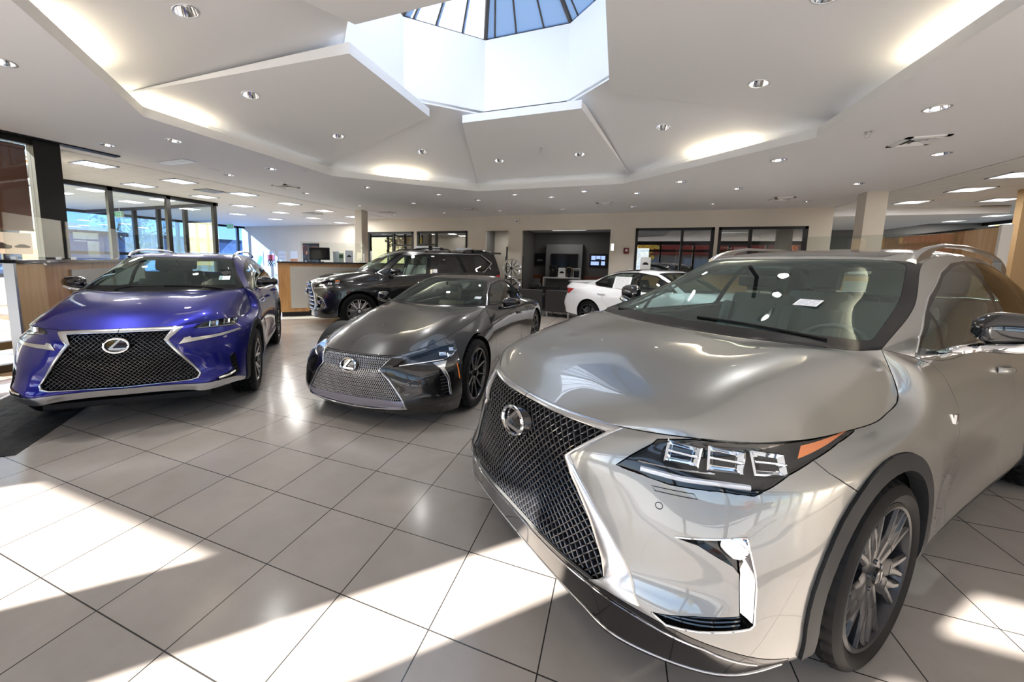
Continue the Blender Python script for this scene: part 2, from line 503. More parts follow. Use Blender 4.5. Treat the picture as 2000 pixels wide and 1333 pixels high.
def seat_mesh(mb, x, y, z, w=.50, back=.62, lean=.35, head=True):
    """car seat facing +x: cushion, bolsters, back, headrest"""
    mb.box(x-.25, x+.27, y-w/2, y+w/2, z, z+.16, .05)
    for sg in (1, -1): mb.box(x-.22, x+.25, y+sg*w/2-.05, y+sg*w/2+.05, z+.04, z+.20, .04)
    old = mb.M; mb.M = old @ Matrix.Translation((x-.24, y, z+.10)) @ Matrix.Rotation(-lean, 4, 'Y')
    mb.box(-.075, .065, -w/2+.02, w/2-.02, 0, back, .05)
    for sg in (1, -1): mb.box(-.06, .11, sg*(w/2-.02)-.05, sg*(w/2-.02)+.05, .05, back-.1, .045)
    if head:
        mb.box(-.06, .06, -.13, .13, back+.03, back+.23, .045)
        for sg in (1, -1): mb.tube([(0, sg*.05, back-.03), (0, sg*.05, back+.06)], .007, 8)
    mb.M = old
def emblem_parts(parent, c, d, up, w, h, M, name='emblem', disc=True):
    """oval ring with a slanted L inside, facing d"""
    root = empty(name, (0, 0, 0), parent=parent)
    d = Vector(d).normalized(); x = Vector(up).cross(d).normalized(); y = d.cross(x)
    T = Matrix(((x.x, y.x, d.x, c[0]), (x.y, y.y, d.y, c[1]), (x.z, y.z, d.z, c[2]), (0, 0, 0, 1)))
    root.matrix_local = T
    m = MB(); n = 48
    m.tube([(w/2*math.cos(2*PI*i/n), h/2*math.sin(2*PI*i/n), .014) for i in range(n)], w*.055, 8, True)
    m.build('emblem_ring', M['chrome'], root)
    m = MB()
    Lp = [(.21, .40), (.11, .42), (-.31, -.20), (-.25, -.30), (.43, -.30), (.39, -.17), (-.10, -.17), (-.12, -.12)]
    m.prism([(u*w, v*h) for u, v in Lp], .006, .022)
    m.build('emblem_letter', M['satin'], root)
    if disc:
        m = MB(); vs = [(0, 0, .009)] + [(w/2*math.cos(2*PI*i/n), h/2*math.sin(2*PI*i/n), .004) for i in range(n)] + [(w*.56*math.cos(2*PI*i/n), h*.56*math.sin(2*PI*i/n), -.03) for i in range(n)]
        fs = [(0, 1+i, 1+(i+1) % n) for i in range(n)] + [(1+i, 1+n+i, 1+n+(i+1) % n, 1+(i+1) % n) for i in range(n)]
        m.add(vs, fs, True); m.build('emblem_plate', M['gloss_black'], root)
    return root
def lattice(mb, poly, surf, lines, rib, depth, back=.0):
    """grille strands: each 2D polyline (y,z) clipped to the outline and laid on surf(y,z)->x as a bent bar"""
    for ln in lines:
        run = []
        def flush():
            if len(run) > 1:
                rows = []
                for i, (u, v) in enumerate(run):
                    a = run[max(0, i-1)]; b = run[min(len(run)-1, i+1)]
                    tx, tz = b[0]-a[0], b[1]-a[1]; l = math.hypot(tx, tz) or 1; nx, nz = -tz/l*rib/2, tx/l*rib/2
                    x = surf(u, v)
                    rows.append([(x-depth, u+nx, v+nz), (x-.002, u+nx, v+nz), (x, u+nx*.5, v+nz*.5), (x, u-nx*.5, v-nz*.5), (x-.002, u-nx, v-nz), (x-depth, u-nx, v-nz)])
                mb.grid(rows, False)
            run.clear()
        for p in ln:
            if inpoly(p[0], p[1], poly): run.append(p)
            else: flush()
        flush()
def zigzag_lines(y0, y1, z0, z1, py, pz, n=6, round_=0., shear=0.):
    """two staggered families of wavy rows that meet point to point as diamonds"""
    out = []; k = 0; z = z0
    while z < z1:
        for ph in (0, 1):
            ln = []; steps = int((y1-y0)/py*2*n)
            for i in range(steps+1):
                y = y0 + (y1-y0)*i/steps; t = ((y-y0)/py + (.5 if ph else 0)) % 1.
                tri = 1-abs(2*t-1)*2
                ln.append((y, z + pz/2*tri*(1-round_) + pz/2*round_*math.sin(PI*tri/2)))
            out.append(ln)
        z += pz
    return out
RX = dict(name='RX', K=8, TK=6)
RX['band'] = [
 # r0 lip underside
 [(.972,0,.21),(.968,.25,.21),(.958,.42,.21),(.935,.585,.21),(.735,.815,.21),(.48,.892,.215),(0,.90,.25),(-.32,.905,.245),(-.58,.905,.24),(-.9,.90,.235),(-1.6,.90,.235),(-2.3,.905,.25),(-2.79,.905,.3),(-3.3,.89,.32),(-3.72,.80,.34),(-3.86,.45,.34),(-3.88,0,.34)],
 # r1 lip upper
 [(1.008,0,.37),(1.006,.25,.37),(.985,.43,.37),(.925,.625,.372),(.765,.822,.338),(.50,.905,.255),(0,.94,.30),(-.32,.938,.312),(-.585,.935,.30),(-.9,.925,.30),(-1.6,.92,.30),(-2.3,.935,.33),(-2.79,.94,.40),(-3.3,.925,.42),(-3.74,.81,.42),(-3.9,.45,.42),(-3.92,0,.42)],
 # r2
 [(1.005,0,.47),(1.0,.22,.47),(.96,.45,.47),(.885,.62,.47),(.715,.815,.48),(.47,.915,.50),(0,.952,.55),(-.32,.951,.51),(-.585,.945,.47),(-.9,.915,.45),(-1.6,.90,.45),(-2.3,.93,.50),(-2.79,.947,.58),(-3.3,.93,.58),(-3.74,.82,.56),(-3.91,.45,.56),(-3.93,0,.56)],
 # r3
 [(1.01,0,.66),(1.0,.2,.66),(.965,.40,.66),(.85,.62,.67),(.68,.80,.67),(.44,.905,.69),(0,.955,.74),(-.31,.953,.72),(-.585,.945,.70),(-.9,.925,.68),(-1.6,.915,.68),(-2.3,.935,.73),(-2.79,.95,.78),(-3.3,.93,.76),(-3.72,.82,.74),(-3.88,.45,.72),(-3.9,0,.72)],
 # r4
 [(1.0,0,.79),(.99,.2,.79),(.955,.40,.80),(.81,.62,.80),(.61,.80,.80),(.40,.888,.82),(.02,.938,.86),(-.28,.943,.855),(-.52,.94,.84),(-.9,.93,.83),(-1.6,.925,.84),(-2.3,.93,.88),(-2.79,.94,.90),(-3.3,.915,.88),(-3.68,.81,.86),(-3.83,.45,.84),(-3.85,0,.84)],
 # r5
 [(.97,0,.875),(.955,.22,.875),(.885,.44,.88),(.75,.62,.89),(.49,.80,.88),(.22,.862,.89),(-.12,.90,.90),(-.37,.905,.955),(-.50,.89,1.07),(-.80,.897,1.035),(-1.6,.895,1.02),(-2.3,.89,1.04),(-2.79,.90,1.04),(-3.3,.875,1.02),(-3.64,.78,.99),(-3.78,.45,.97),(-3.8,0,.97)],
 # r6 hood gap line / beltline
 [(.93,0,.925),(.905,.25,.925),(.82,.468,.925),(.65,.70,.946),(.341,.80,.928),(.007,.832,.92),(-.24,.845,.944),(-.38,.835,1.01),(-.338,.78,1.193),(-.72,.845,1.125),(-1.5,.845,1.155),(-2.2,.83,1.19),(-2.79,.81,1.21),(-3.3,.775,1.23),(-3.60,.70,1.24),(-3.73,.42,1.24),(-3.75,0,1.24)],
]
RX['top'] = [
 [(.93,0,.925),(.915,.19,.925),(.885,.32,.925),(.855,.41,.924),(.82,.468,.925)],
 [(.72,0,1.045),(.715,.26,1.035),(.70,.56,1.005),(.68,.64,.978),(.65,.70,.946)],
 [(.42,0,1.135),(.415,.30,1.120),(.40,.655,1.078),(.372,.745,1.008),(.341,.80,.928)],
 [(.15,0,1.166),(.14,.34,1.155),(.11,.71,1.122),(.05,.79,1.022),(.007,.832,.92)],
 [(.03,0,1.173),(.01,.36,1.166),(-.07,.738,1.150),(-.17,.812,1.05),(-.24,.845,.944)],
 [(-.03,0,1.175),(-.06,.37,1.170),(-.18,.752,1.168),(-.31,.81,1.10),(-.38,.835,1.01)],
 [(-.085,0,1.175),(-.12,.37,1.178),(-.25,.72,1.183),(-.30,.755,1.188),(-.338,.78,1.193)],
 [(-.62,0,1.36),(-.635,.34,1.36),(-.71,.58,1.355),(-.79,.67,1.352),(-.86,.725,1.35)],
 [(-1.18,0,1.597),(-1.19,.28,1.597),(-1.23,.48,1.592),(-1.28,.56,1.585),(-1.34,.615,1.575)],
 [(-1.85,0,1.685),(-1.85,.28,1.68),(-1.85,.46,1.665),(-1.86,.54,1.652),(-1.88,.60,1.63)],
 [(-2.6,0,1.68),(-2.6,.27,1.675),(-2.6,.44,1.66),(-2.6,.52,1.648),(-2.6,.58,1.625)],
 [(-3.35,0,1.60),(-3.35,.25,1.595),(-3.34,.41,1.58),(-3.33,.49,1.565),(-3.3,.55,1.535)],
 [(-3.75,0,1.24),(-3.745,.24,1.24),(-3.73,.42,1.24),(-3.67,.58,1.24),(-3.60,.70,1.24)],
]
RX['mid'] = [(-.338,.78,1.193),(-.79,.80,1.26),(-1.40,.755,1.40),(-2.0,.745,1.44),(-2.65,.72,1.45),(-3.25,.69,1.40),(-3.60,.70,1.24)]
def warp(spec, fx, fy, fz, name):
    w = lambda p: (fx(p[0]), fy(p[1]), fz(p[2]))
    return dict(name=name, K=spec['K'], TK=spec['TK'], band=[[w(p) for p in r] for r in spec['band']], top=[[w(p) for p in c] for c in spec['top']], mid=[w(p) for p in spec['mid']])
NX = warp(RX, lambda x: float(np.interp(x, [-3.93, -2.82, -.34, 0, 1.01], [-3.73, -2.66, -.378, -.02, .885])), lambda y: y*.972, lambda z: float(np.interp(z, [.2, .37, .66, .925, 1.193, 1.69], [.25, .375, .66, .905, 1.17, 1.62])), 'NX')
NX['top'][7] = [(-.42,0,1.345),(-.43,.32,1.345),(-.50,.52,1.342),(-.57,.60,1.342),(-.69,.635,1.345)]
NX['top'][8] = [(-.88,0,1.53),(-.885,.26,1.53),(-.92,.42,1.528),(-.95,.49,1.52),(-1.0,.565,1.51)]
NX['top'][9] = [(-1.55,0,1.60),(-1.55,.27,1.598),(-1.55,.44,1.585),(-1.56,.52,1.575),(-1.58,.575,1.56)]
NX['top'][10] = [(-2.3,0,1.60),(-2.3,.26,1.595),(-2.3,.43,1.58),(-2.3,.51,1.57),(-2.3,.56,1.55)]
NX['top'][11] = [(-3.05,0,1.53),(-3.05,.25,1.525),(-3.04,.41,1.51),(-3.03,.49,1.495),(-3.0,.55,1.47)]
NX['mid'] = [NX['mid'][0], (-.66,.745,1.24), (-1.15,.735,1.36), (-1.75,.725,1.40), (-2.35,.70,1.40), (-2.95,.67,1.35), NX['mid'][-1]]
# the skid lip and the lower corners of the spindle sit further back than on the big car
NX['band'][0][0:5] = [(.80,0,.315),(.80,.25,.315),(.80,.45,.305),(.80,.575,.285),(.61,.79,.29)]
NX['band'][1][0:5] = [(.82,0,.375),(.82,.25,.375),(.825,.44,.37),(.815,.60,.36),(.655,.80,.36)]
NX['band'][2][0:4] = [(.835,0,.47),(.83,.24,.47),(.80,.45,.47),(.765,.605,.47)]
NX['band'][3][0:3] = [(.885,0,.66),(.878,.2,.66),(.85,.40,.66)]
LC = dict(name='LC', K=7, TK=5)
LC['band'] = [
 [(.83,0,.12),(.80,.25,.12),(.735,.46,.12),(.66,.62,.12),(.53,.80,.12),(.37,.885,.13),(0,.89,.15),(-.45,.89,.14),(-.9,.88,.14),(-1.5,.88,.14),(-2.2,.90,.15),(-2.87,.91,.17),(-3.3,.90,.2),(-3.68,.80,.22),(-3.80,.45,.22),(-3.83,0,.22)],
 [(.885,0,.20),(.875,.25,.20),(.855,.46,.205),(.80,.60,.22),(.62,.81,.24),(.40,.91,.26),(0,.93,.28),(-.45,.915,.24),(-.9,.90,.23),(-1.5,.895,.23),(-2.2,.92,.26),(-2.87,.945,.3),(-3.3,.925,.32),(-3.7,.81,.33),(-3.84,.45,.33),(-3.87,0,.33)],
 [(.91,0,.38),(.905,.2,.38),(.88,.40,.38),(.79,.62,.38),(.63,.79,.39),(.40,.91,.40),(0,.945,.42),(-.45,.93,.38),(-.9,.905,.36),(-1.5,.89,.36),(-2.2,.92,.40),(-2.87,.96,.45),(-3.3,.94,.45),(-3.72,.83,.45),(-3.88,.45,.45),(-3.9,0,.45)],
 [(.92,0,.53),(.915,.18,.53),(.89,.34,.54),(.77,.60,.52),(.60,.77,.53),(.37,.895,.54),(0,.945,.56),(-.45,.935,.54),(-.9,.915,.52),(-1.5,.90,.53),(-2.2,.92,.57),(-2.87,.965,.60),(-3.3,.94,.60),(-3.7,.82,.60),(-3.86,.45,.6),(-3.88,0,.6)],
 [(.885,0,.61),(.88,.2,.61),(.845,.38,.61),(.72,.58,.60),(.52,.75,.61),(.28,.87,.63),(-.05,.925,.67),(-.48,.925,.68),(-.9,.91,.68),(-1.5,.90,.70),(-2.2,.91,.73),(-2.87,.945,.74),(-3.3,.915,.74),(-3.66,.80,.74),(-3.82,.45,.74),(-3.84,0,.74)],
 [(.845,0,.65),(.835,.2,.65),(.795,.40,.65),(.62,.57,.655),(.36,.73,.69),(.12,.83,.73),(-.12,.88,.77),(-.52,.90,.80),(-.95,.89,.80),(-1.5,.88,.82),(-2.2,.87,.84),(-2.87,.89,.84),(-3.3,.86,.83),(-3.62,.75,.82),(-3.78,.45,.82),(-3.8,0,.82)],
 [(.81,0,.67),(.80,.2,.67),(.75,.40,.67),(.52,.54,.705),(.25,.64,.76),(0,.70,.81),(-.35,.74,.88),(-.80,.71,.975),(-1.1,.80,.90),(-1.6,.80,.915),(-2.1,.77,.93),(-2.6,.73,.95),(-3.0,.66,.95),(-3.55,.60,.90),(-3.70,.35,.90),(-3.73,0,.90)],
]
LC['top'] = [
 [(.81,0,.67),(.80,.16,.67),(.785,.28,.67),(.77,.34,.67),(.75,.40,.67)],
 [(.52,0,.755),(.52,.2,.755),(.52,.36,.745),(.52,.46,.73),(.52,.54,.705)],
 [(.25,0,.82),(.25,.25,.82),(.25,.43,.815),(.25,.55,.795),(.25,.64,.76)],
 [(0,0,.87),(0,.28,.87),(0,.48,.868),(0,.60,.848),(0,.70,.81)],
 [(-.30,0,.93),(-.31,.3,.93),(-.33,.5,.932),(-.34,.64,.915),(-.35,.74,.88)],
 [(-.62,0,.97),(-.63,.28,.97),(-.68,.48,.975),(-.74,.60,.978),(-.80,.71,.975)],
 [(-1.0,0,1.16),(-1.01,.25,1.16),(-1.04,.43,1.15),(-1.08,.53,1.145),(-1.12,.605,1.135)],
 [(-1.38,0,1.30),(-1.385,.2,1.30),(-1.41,.36,1.295),(-1.44,.44,1.285),(-1.47,.505,1.27)],
 [(-1.9,0,1.345),(-1.9,.2,1.343),(-1.9,.35,1.335),(-1.9,.44,1.322),(-1.9,.505,1.30)],
 [(-2.4,0,1.30),(-2.4,.2,1.298),(-2.4,.35,1.29),(-2.4,.44,1.275),(-2.4,.50,1.25)],
 [(-3.2,0,1.02),(-3.19,.25,1.02),(-3.14,.45,1.0),(-3.07,.57,.975),(-3.0,.66,.95)],
 [(-3.73,0,.90),(-3.72,.2,.90),(-3.68,.38,.90),(-3.62,.5,.90),(-3.55,.60,.90)],
]
LC['mid'] = [(-.80,.71,.975),(-1.13,.735,1.01),(-1.55,.70,1.10),(-2.02,.68,1.13),(-2.5,.655,1.10),(-3.0,.66,.95)]
LX = warp(RX, lambda x: float(np.interp(x, [-3.93, -2.82, -.34, 0, 1.01], [-4.14, -2.85, -.45, -.02, .94])), lambda y: y*1.045, lambda z: float(np.interp(z, [.21, .30, .5, .7, .92, 1.19, 1.24, 1.69], [.27, .36, .56, .78, 1.07, 1.27, 1.30, 1.85])), 'LX')
for r_, dx in ((4, .03), (5, .06)):
    for c_ in range(3): p_ = LX['band'][r_][c_]; LX['band'][r_][c_] = (p_[0]+dx, p_[1], p_[2])
LX['top'][7] = [(-.55,0,1.50),(-.56,.38,1.50),(-.62,.60,1.495),(-.67,.68,1.49),(-.74,.735,1.485)]
LX['top'][8] = [(-.95,0,1.73),(-.96,.34,1.73),(-1.0,.54,1.725),(-1.03,.62,1.715),(-1.08,.675,1.70)]
LX['top'][9] = [(-1.8,0,1.83),(-1.8,.36,1.825),(-1.8,.56,1.81),(-1.8,.64,1.795),(-1.8,.70,1.765)]
LX['top'][10] = [(-2.7,0,1.84),(-2.7,.36,1.835),(-2.7,.56,1.82),(-2.7,.64,1.80),(-2.7,.70,1.77)]
LX['top'][11] = [(-3.72,0,1.80),(-3.72,.36,1.795),(-3.71,.54,1.78),(-3.69,.62,1.76),(-3.66,.67,1.73)]
LX['top'][12] = [(-3.98,0,1.30),(-3.975,.28,1.30),(-3.96,.5,1.30),(-3.9,.65,1.30),(-3.80,.78,1.30)]
LX['band'][6][14:17] = [(-3.80,.78,1.30),(-3.95,.47,1.30),(-3.98,0,1.30)]
LX['mid'] = [LX['mid'][0], (-.80,.835,1.39), (-1.30,.815,1.52), (-1.95,.805,1.56), (-2.7,.80,1.57), (-3.45,.775,1.54), LX['band'][6][14]]
GS = warp(LC, lambda x: float(np.interp(x, [-3.9, -2.87, 0, .92], [-3.96, -2.85, 0, .91])), lambda y: y*.955, lambda z: float(np.interp(z, [.12, .9, 1.35], [.19, .985, 1.45])), 'GS')
_e = [(-.62,.70,1.02),(-1.0,.785,.965),(-1.55,.785,.98),(-2.15,.77,1.0),(-2.75,.735,1.03),(-3.15,.66,1.06),(-3.70,.64,1.06),(-3.84,.36,1.06),(-3.87,0,1.06)]
GS['band'][6][7:16] = _e
for c_, (x_, y_) in zip(range(12, 16), ((-3.3, .85), (-3.74, .745), (-3.89, .42), (-3.92, 0))): GS['band'][5][c_] = (x_, y_, .95)
GS['top'][5] = [(-.42,0,1.015),(-.43,.28,1.015),(-.48,.48,1.02),(-.55,.60,1.022),(-.62,.70,1.02)]
GS['top'][6] = [(-.78,0,1.23),(-.79,.27,1.23),(-.83,.46,1.225),(-.88,.56,1.22),(-.94,.63,1.21)]
GS['top'][7] = [(-1.15,0,1.40),(-1.16,.25,1.40),(-1.2,.42,1.395),(-1.24,.50,1.385),(-1.29,.56,1.37)]
GS['top'][8] = [(-1.75,0,1.455),(-1.75,.25,1.45),(-1.75,.41,1.44),(-1.75,.50,1.428),(-1.75,.57,1.405)]
GS['top'][9] = [(-2.4,0,1.40),(-2.4,.24,1.397),(-2.4,.40,1.387),(-2.4,.48,1.375),(-2.4,.55,1.35)]
GS['top'][10] = [(-3.2,0,1.10),(-3.2,.25,1.10),(-3.19,.44,1.09),(-3.17,.57,1.075),(-3.15,.66,1.06)]
GS['top'][11] = [(-3.87,0,1.06),(-3.865,.2,1.06),(-3.84,.36,1.06),(-3.78,.53,1.06),(-3.70,.64,1.06)]
GS['mid'] = [(-.62,.70,1.02),(-1.02,.735,1.06),(-1.55,.70,1.19),(-2.1,.69,1.22),(-2.65,.675,1.19),(-3.15,.66,1.06)]
# ---------------------------------------------------------------- shared car assembly
def arc_poly(cx, cz, r, y, z_low, a0=-8, n=28):
    P = [(cx + r*math.cos(R(a)), y, cz + r*math.sin(R(a))) for a in np.linspace(a0, 180-a0, n)]
    return [(P[0][0], y, z_low)] + P + [(P[-1][0], y, z_low)]
def arches(B, cen, r_in, r_out, y=1.2, trim=True, z_low=.05):
    for i, (cx, cz) in enumerate(cen):
        if trim: B.cut('arch_trim%d' % i, arc_poly(cx, cz, r_out, y, .24), (0, 1, 0), (0,))
        B.cut('arch_hole', arc_poly(cx, cz, r_in, y, z_low), (0, 1, 0), (0,))
def wheel_wells(root, cen, r, y0, y1, mat):
    for cx, cz in cen:
        for sg in (1, -1):
            m = MB(); rows = []
            for i in range(25):
                a = R(-4 + 188*i/24); rows.append([(cx + r*math.cos(a), sg*y, cz + r*math.sin(a)) for y in (y1, y0)])
            m.grid(rows); c = (cx, sg*y0, cz); k = [rows[i][1] for i in range(25)]
            m.add([c] + k, [(0, i+1, i+2) for i in range(24)]); m.build('wheel_well', mat, root)
def cabin(root, M, dash_x, dash_z, floor_z, seats, back_x, w, steer, roof_z, tan=None, steer_r=.185, seat_z=.22, back=.60):
    sm = tan or M['seat']
    m = MB()   # dashboard
    rows = []
    for y in np.linspace(-w, w, 13):
        e = 1-(abs(y)/w)**4*.12; hump = .045*math.exp(-((y-steer[1])/.2)**2)
        rows.append([(dash_x+.35, y, dash_z-.05), (dash_x+.15, y, dash_z*e+.01), (dash_x-.1, y, dash_z*e+.015+hump), (dash_x-.22, y, dash_z*e-.03+hump), (dash_x-.27, y, dash_z-.16), (dash_x-.22, y, dash_z-.4), (dash_x-.1, y, floor_z+.05)])
    m.grid(rows); m.box(dash_x-.9, dash_x-.15, -.13, .13, floor_z, dash_z-.32, .04); m.build('dashboard', M['dash'], root)
    m = MB(); m.box(back_x, dash_x+.2, -w-.02, w+.02, floor_z-.03, floor_z+.02); m.build('cabin_floor', M['black'], root)
    sx, sy, sz = steer
    m = MB(); t = R(24); m.M = Matrix.Translation((sx, sy, sz)) @ Matrix.Rotation(-t, 4, 'Y')
    n = 40; m.tube([(0, steer_r*math.cos(2*PI*i/n), steer_r*math.sin(2*PI*i/n)) for i in range(n)], .015, 10, True)
    m.box(-.01, .05, -.07, .07, -.06, .06, .02)
    for a in (R(5), R(175), R(270)): m.tube([(.02, .05*math.cos(a), .05*math.sin(a)), (0, steer_r*math.cos(a), steer_r*math.sin(a))], .016, 8)
    m.tube([(.03, 0, 0), (.3, 0, 0)], .04, 10); m.build('steering_wheel', M['dash'], root)
    for x, y, ww in seats:
        m = MB(); seat_mesh(m, x, y, floor_z+seat_z, ww, back, .33); m.build('seat', sm, root)
    m = MB(); m.M = Matrix.Translation((dash_x-.28, 0, roof_z-.12)); m.box(-.02, .02, -.12, .12, -.035, .035, .02); m.tube([(.02, 0, .03), (.12, 0, .1)], .012, 8)
    m.build('rear_view_mirror', M['black'], root)
def mirrors(root, c, w, h, d, M, arm, yaw=.0):
    """door mirrors: c = centre of the left housing; arm = foot point on the door"""
    for sg in (1, -1):
        g = empty('door_mirror', (0, 0, 0), parent=root)
        m = MB(); rows = []
        for i in range(13):
            t = i/12; y = c[1] - w/2 + w*t; sc = (1-(2*t-1)**4*.55) * (1-.25*t); tilt = -.05*t
            row = []
            for j in range(16):
                a = 2*PI*j/16; ca, sa = math.cos(a), math.sin(a)
                ex = math.copysign(abs(ca)**.75, ca); ez = math.copysign(abs(sa)**.75, sa)
                xx = ex*d*(1.25 if ca > 0 else .45)*sc
                row.append((c[0] + xx + tilt*1.6, sg*y, c[2] + ez*h/2*sc))
            row.append(row[0]); rows.append(row)
        m.grid(rows)
        for rw in (rows[0], rows[-1]): m.add(rw[:-1], [tuple(range(16))], True)
        m.build('mirror_housing', M['gloss_black'], g)
        m = MB()
        P = [Vector((c[0]+d*.2, sg*(c[1]+w*.28), c[2]-h*.34)), Vector((c[0]+d*.5, sg*(c[1]), c[2]-h*.46)), Vector((c[0]+d*.4, sg*(c[1]-w*.40), c[2]-h*.55)), Vector((arm[0]+.02, sg*(arm[1]+.03), arm[2]+.03)), Vector((arm[0], sg*(arm[1]-.02), arm[2]))]
        m.tube(resample(P, 14), [.012+.018*math.sin(PI*min(1, i/13)*.8) for i in range(14)], 10, ry=.022); m.build('mirror_stalk', M['mirror_base'], g)
        m = MB(); m.M = Matrix.Translation((c[0]-d*.47, sg*c[1], c[2])); m.lathe([(0, 0), (.5, 0)], 24, 'X'); 
        for i, v in enumerate(m.v): m.v[i] = (v[0], sg*c[1] + (v[1]-sg*c[1])*w*.8, c[2] + (v[2]-c[2])*h*.8)
        m.build('mirror_glass', M['chrome'], g)
def handle(root, x, z, B, M, l=.2, mat='handle'):
    p = B.ray((x, 0, z), (0, 1, 0), (0,))
    for sg in (1, -1):
        m = MB(); pts = [(x - l/2 + l*t, sg*(p.y - .005 + .035*math.sin(PI*min(1, max(0, t*1.0)))**.5), z + .01*t) for t in np.linspace(0, 1, 13)]
        m.tube(pts, .013, 10, ry=.019); m.build('door_handle', M[mat], root)
def trim_line(root, name, B, pts, d, r, mat, closed=False, nets=(0, 1, 2), off=.0, n=14, sides=(1, -1), parent=None):
    path = B.path(pts, d, n, nets, off, closed)
    for sg in sides:
        m = MB(); m.tube([(p.x, sg*p.y, p.z) for p in path], r, 8, closed); m.build(name, mat, parent or root)
def frame_ribbon(root, name, B, inner, outer, d, h, mat, n=60, dmove=None, sides='join', nets=(0, 1)):
    A = [B.ray(p, d, nets) for p in resample(inner, n)]; C = [B.ray(p, d, nets) for p in resample(outer, n)]
    m = MB()
    for sg in (1, -1): ribbon(m, A, C, dmove or d, h, sg=sg)
    return m.build(name, mat, root)
def paper(root, name, c, ax, ay, w, h, mats, lines=6, off=.002):
    """printed sheet: white leaf with grey text bars, spanned by unit axes ax, ay"""
    ax, ay = Vector(ax).normalized(), Vector(ay).normalized(); n = ax.cross(ay).normalized(); c = Vector(c) + n*off
    q = lambda u, v, o=0.: tuple(c + ax*(u*w) + ay*(v*h) + n*o)
    m = MB(); P = [(-.5, -.5), (.5, -.5), (.5, .5), (-.5, .5)]
    m.add([q(u, v) for u, v in P] + [q(u, v, -.0015) for u, v in P], [(0, 1, 2, 3), (7, 6, 5, 4), (0, 4, 5, 1), (1, 5, 6, 2), (2, 6, 7, 3), (3, 7, 4, 0)])
    m.cur = 1; rnd = random.Random(int(abs(c.x)*1000) + lines)
    for i in range(lines):
        v = .40 - .8*i/max(1, lines-1); u = -.42
        while u < .36:
            l = rnd.uniform(.25, .6); e = min(.42, u+l); t = .11/lines
            m.add([q(u, v-t, .0006), q(e, v-t, .0006), q(e, v+t, .0006), q(u, v+t, .0006)], [(0, 1, 2, 3)]); u = e+.05
    return m.build(name, mats, root, fixn=False)
def std_mats():
    M = {}
    M['tire'] = principled('tire_rubber', (.006, .006, .0065), .5, spec=.13); M['disc'] = principled('brake_steel', (.32, .32, .33), .35, 1.)
    M['chrome'] = principled('chrome', (.80, .81, .83), .07, 1.); M['satin'] = principled('satin_silver', (.62, .63, .65), .22, 1.)
    M['gloss_black'] = principled('gloss_black', (.006, .006, .007), .12, 0, 1.); M['black'] = principled('matt_black', (.010, .010, .011), .6, spec=.25)
    M['plastic'] = principled('dark_plastic', (.015, .016, .018), .42, spec=.22); M['seat'] = principled('black_leather', (.085, .10, .105), .5)
    M['dash'] = principled('dash_plastic', (.055, .065, .068), .55); M['lens'] = glass_mat('lamp_lens', (.93, .95, .97), .0)
    M['lamp_in'] = principled('lamp_black', (.012, .012, .013), .35, spec=.3); M['refl'] = principled('lamp_reflector', (.9, .92, .95), .1, 1., emit=(.8, .88, 1), emit_s=.0)
    M['windscreen'] = glass_mat('windscreen_glass', (.70, .84, .82), .05, gcol=(.85, 1, .98)); M['side_glass'] = glass_mat('side_glass', (.55, .68, .66), .06)
    M['privacy'] = glass_mat('privacy_glass', (.06, .065, .07), .05); M['amber'] = principled('amber_lens', (.9, .22, .03), .15, 0, 1.)
    M['red_lens'] = principled('red_lens', (.45, .01, .012), .12, 0, 1.); M['mirror_base'] = M['chrome']; M['paper'] = principled('paper_white', (.85, .86, .87), .6)
    M['ink'] = principled('paper_ink', (.45, .46, .50), .7); M['frit'] = principled('frit_black', (.008, .0085, .01), .15, 0, 0, spec=.35)
    M['cap'] = M['gloss_black']
    return M
def car_paint(name, base, metal=.0, rough=.32, cior=1.5):
    if name in MATS: return MATS[name]
    return principled(name, base, rough, metal, 1., .012, spec=.5, coat_ior=cior)

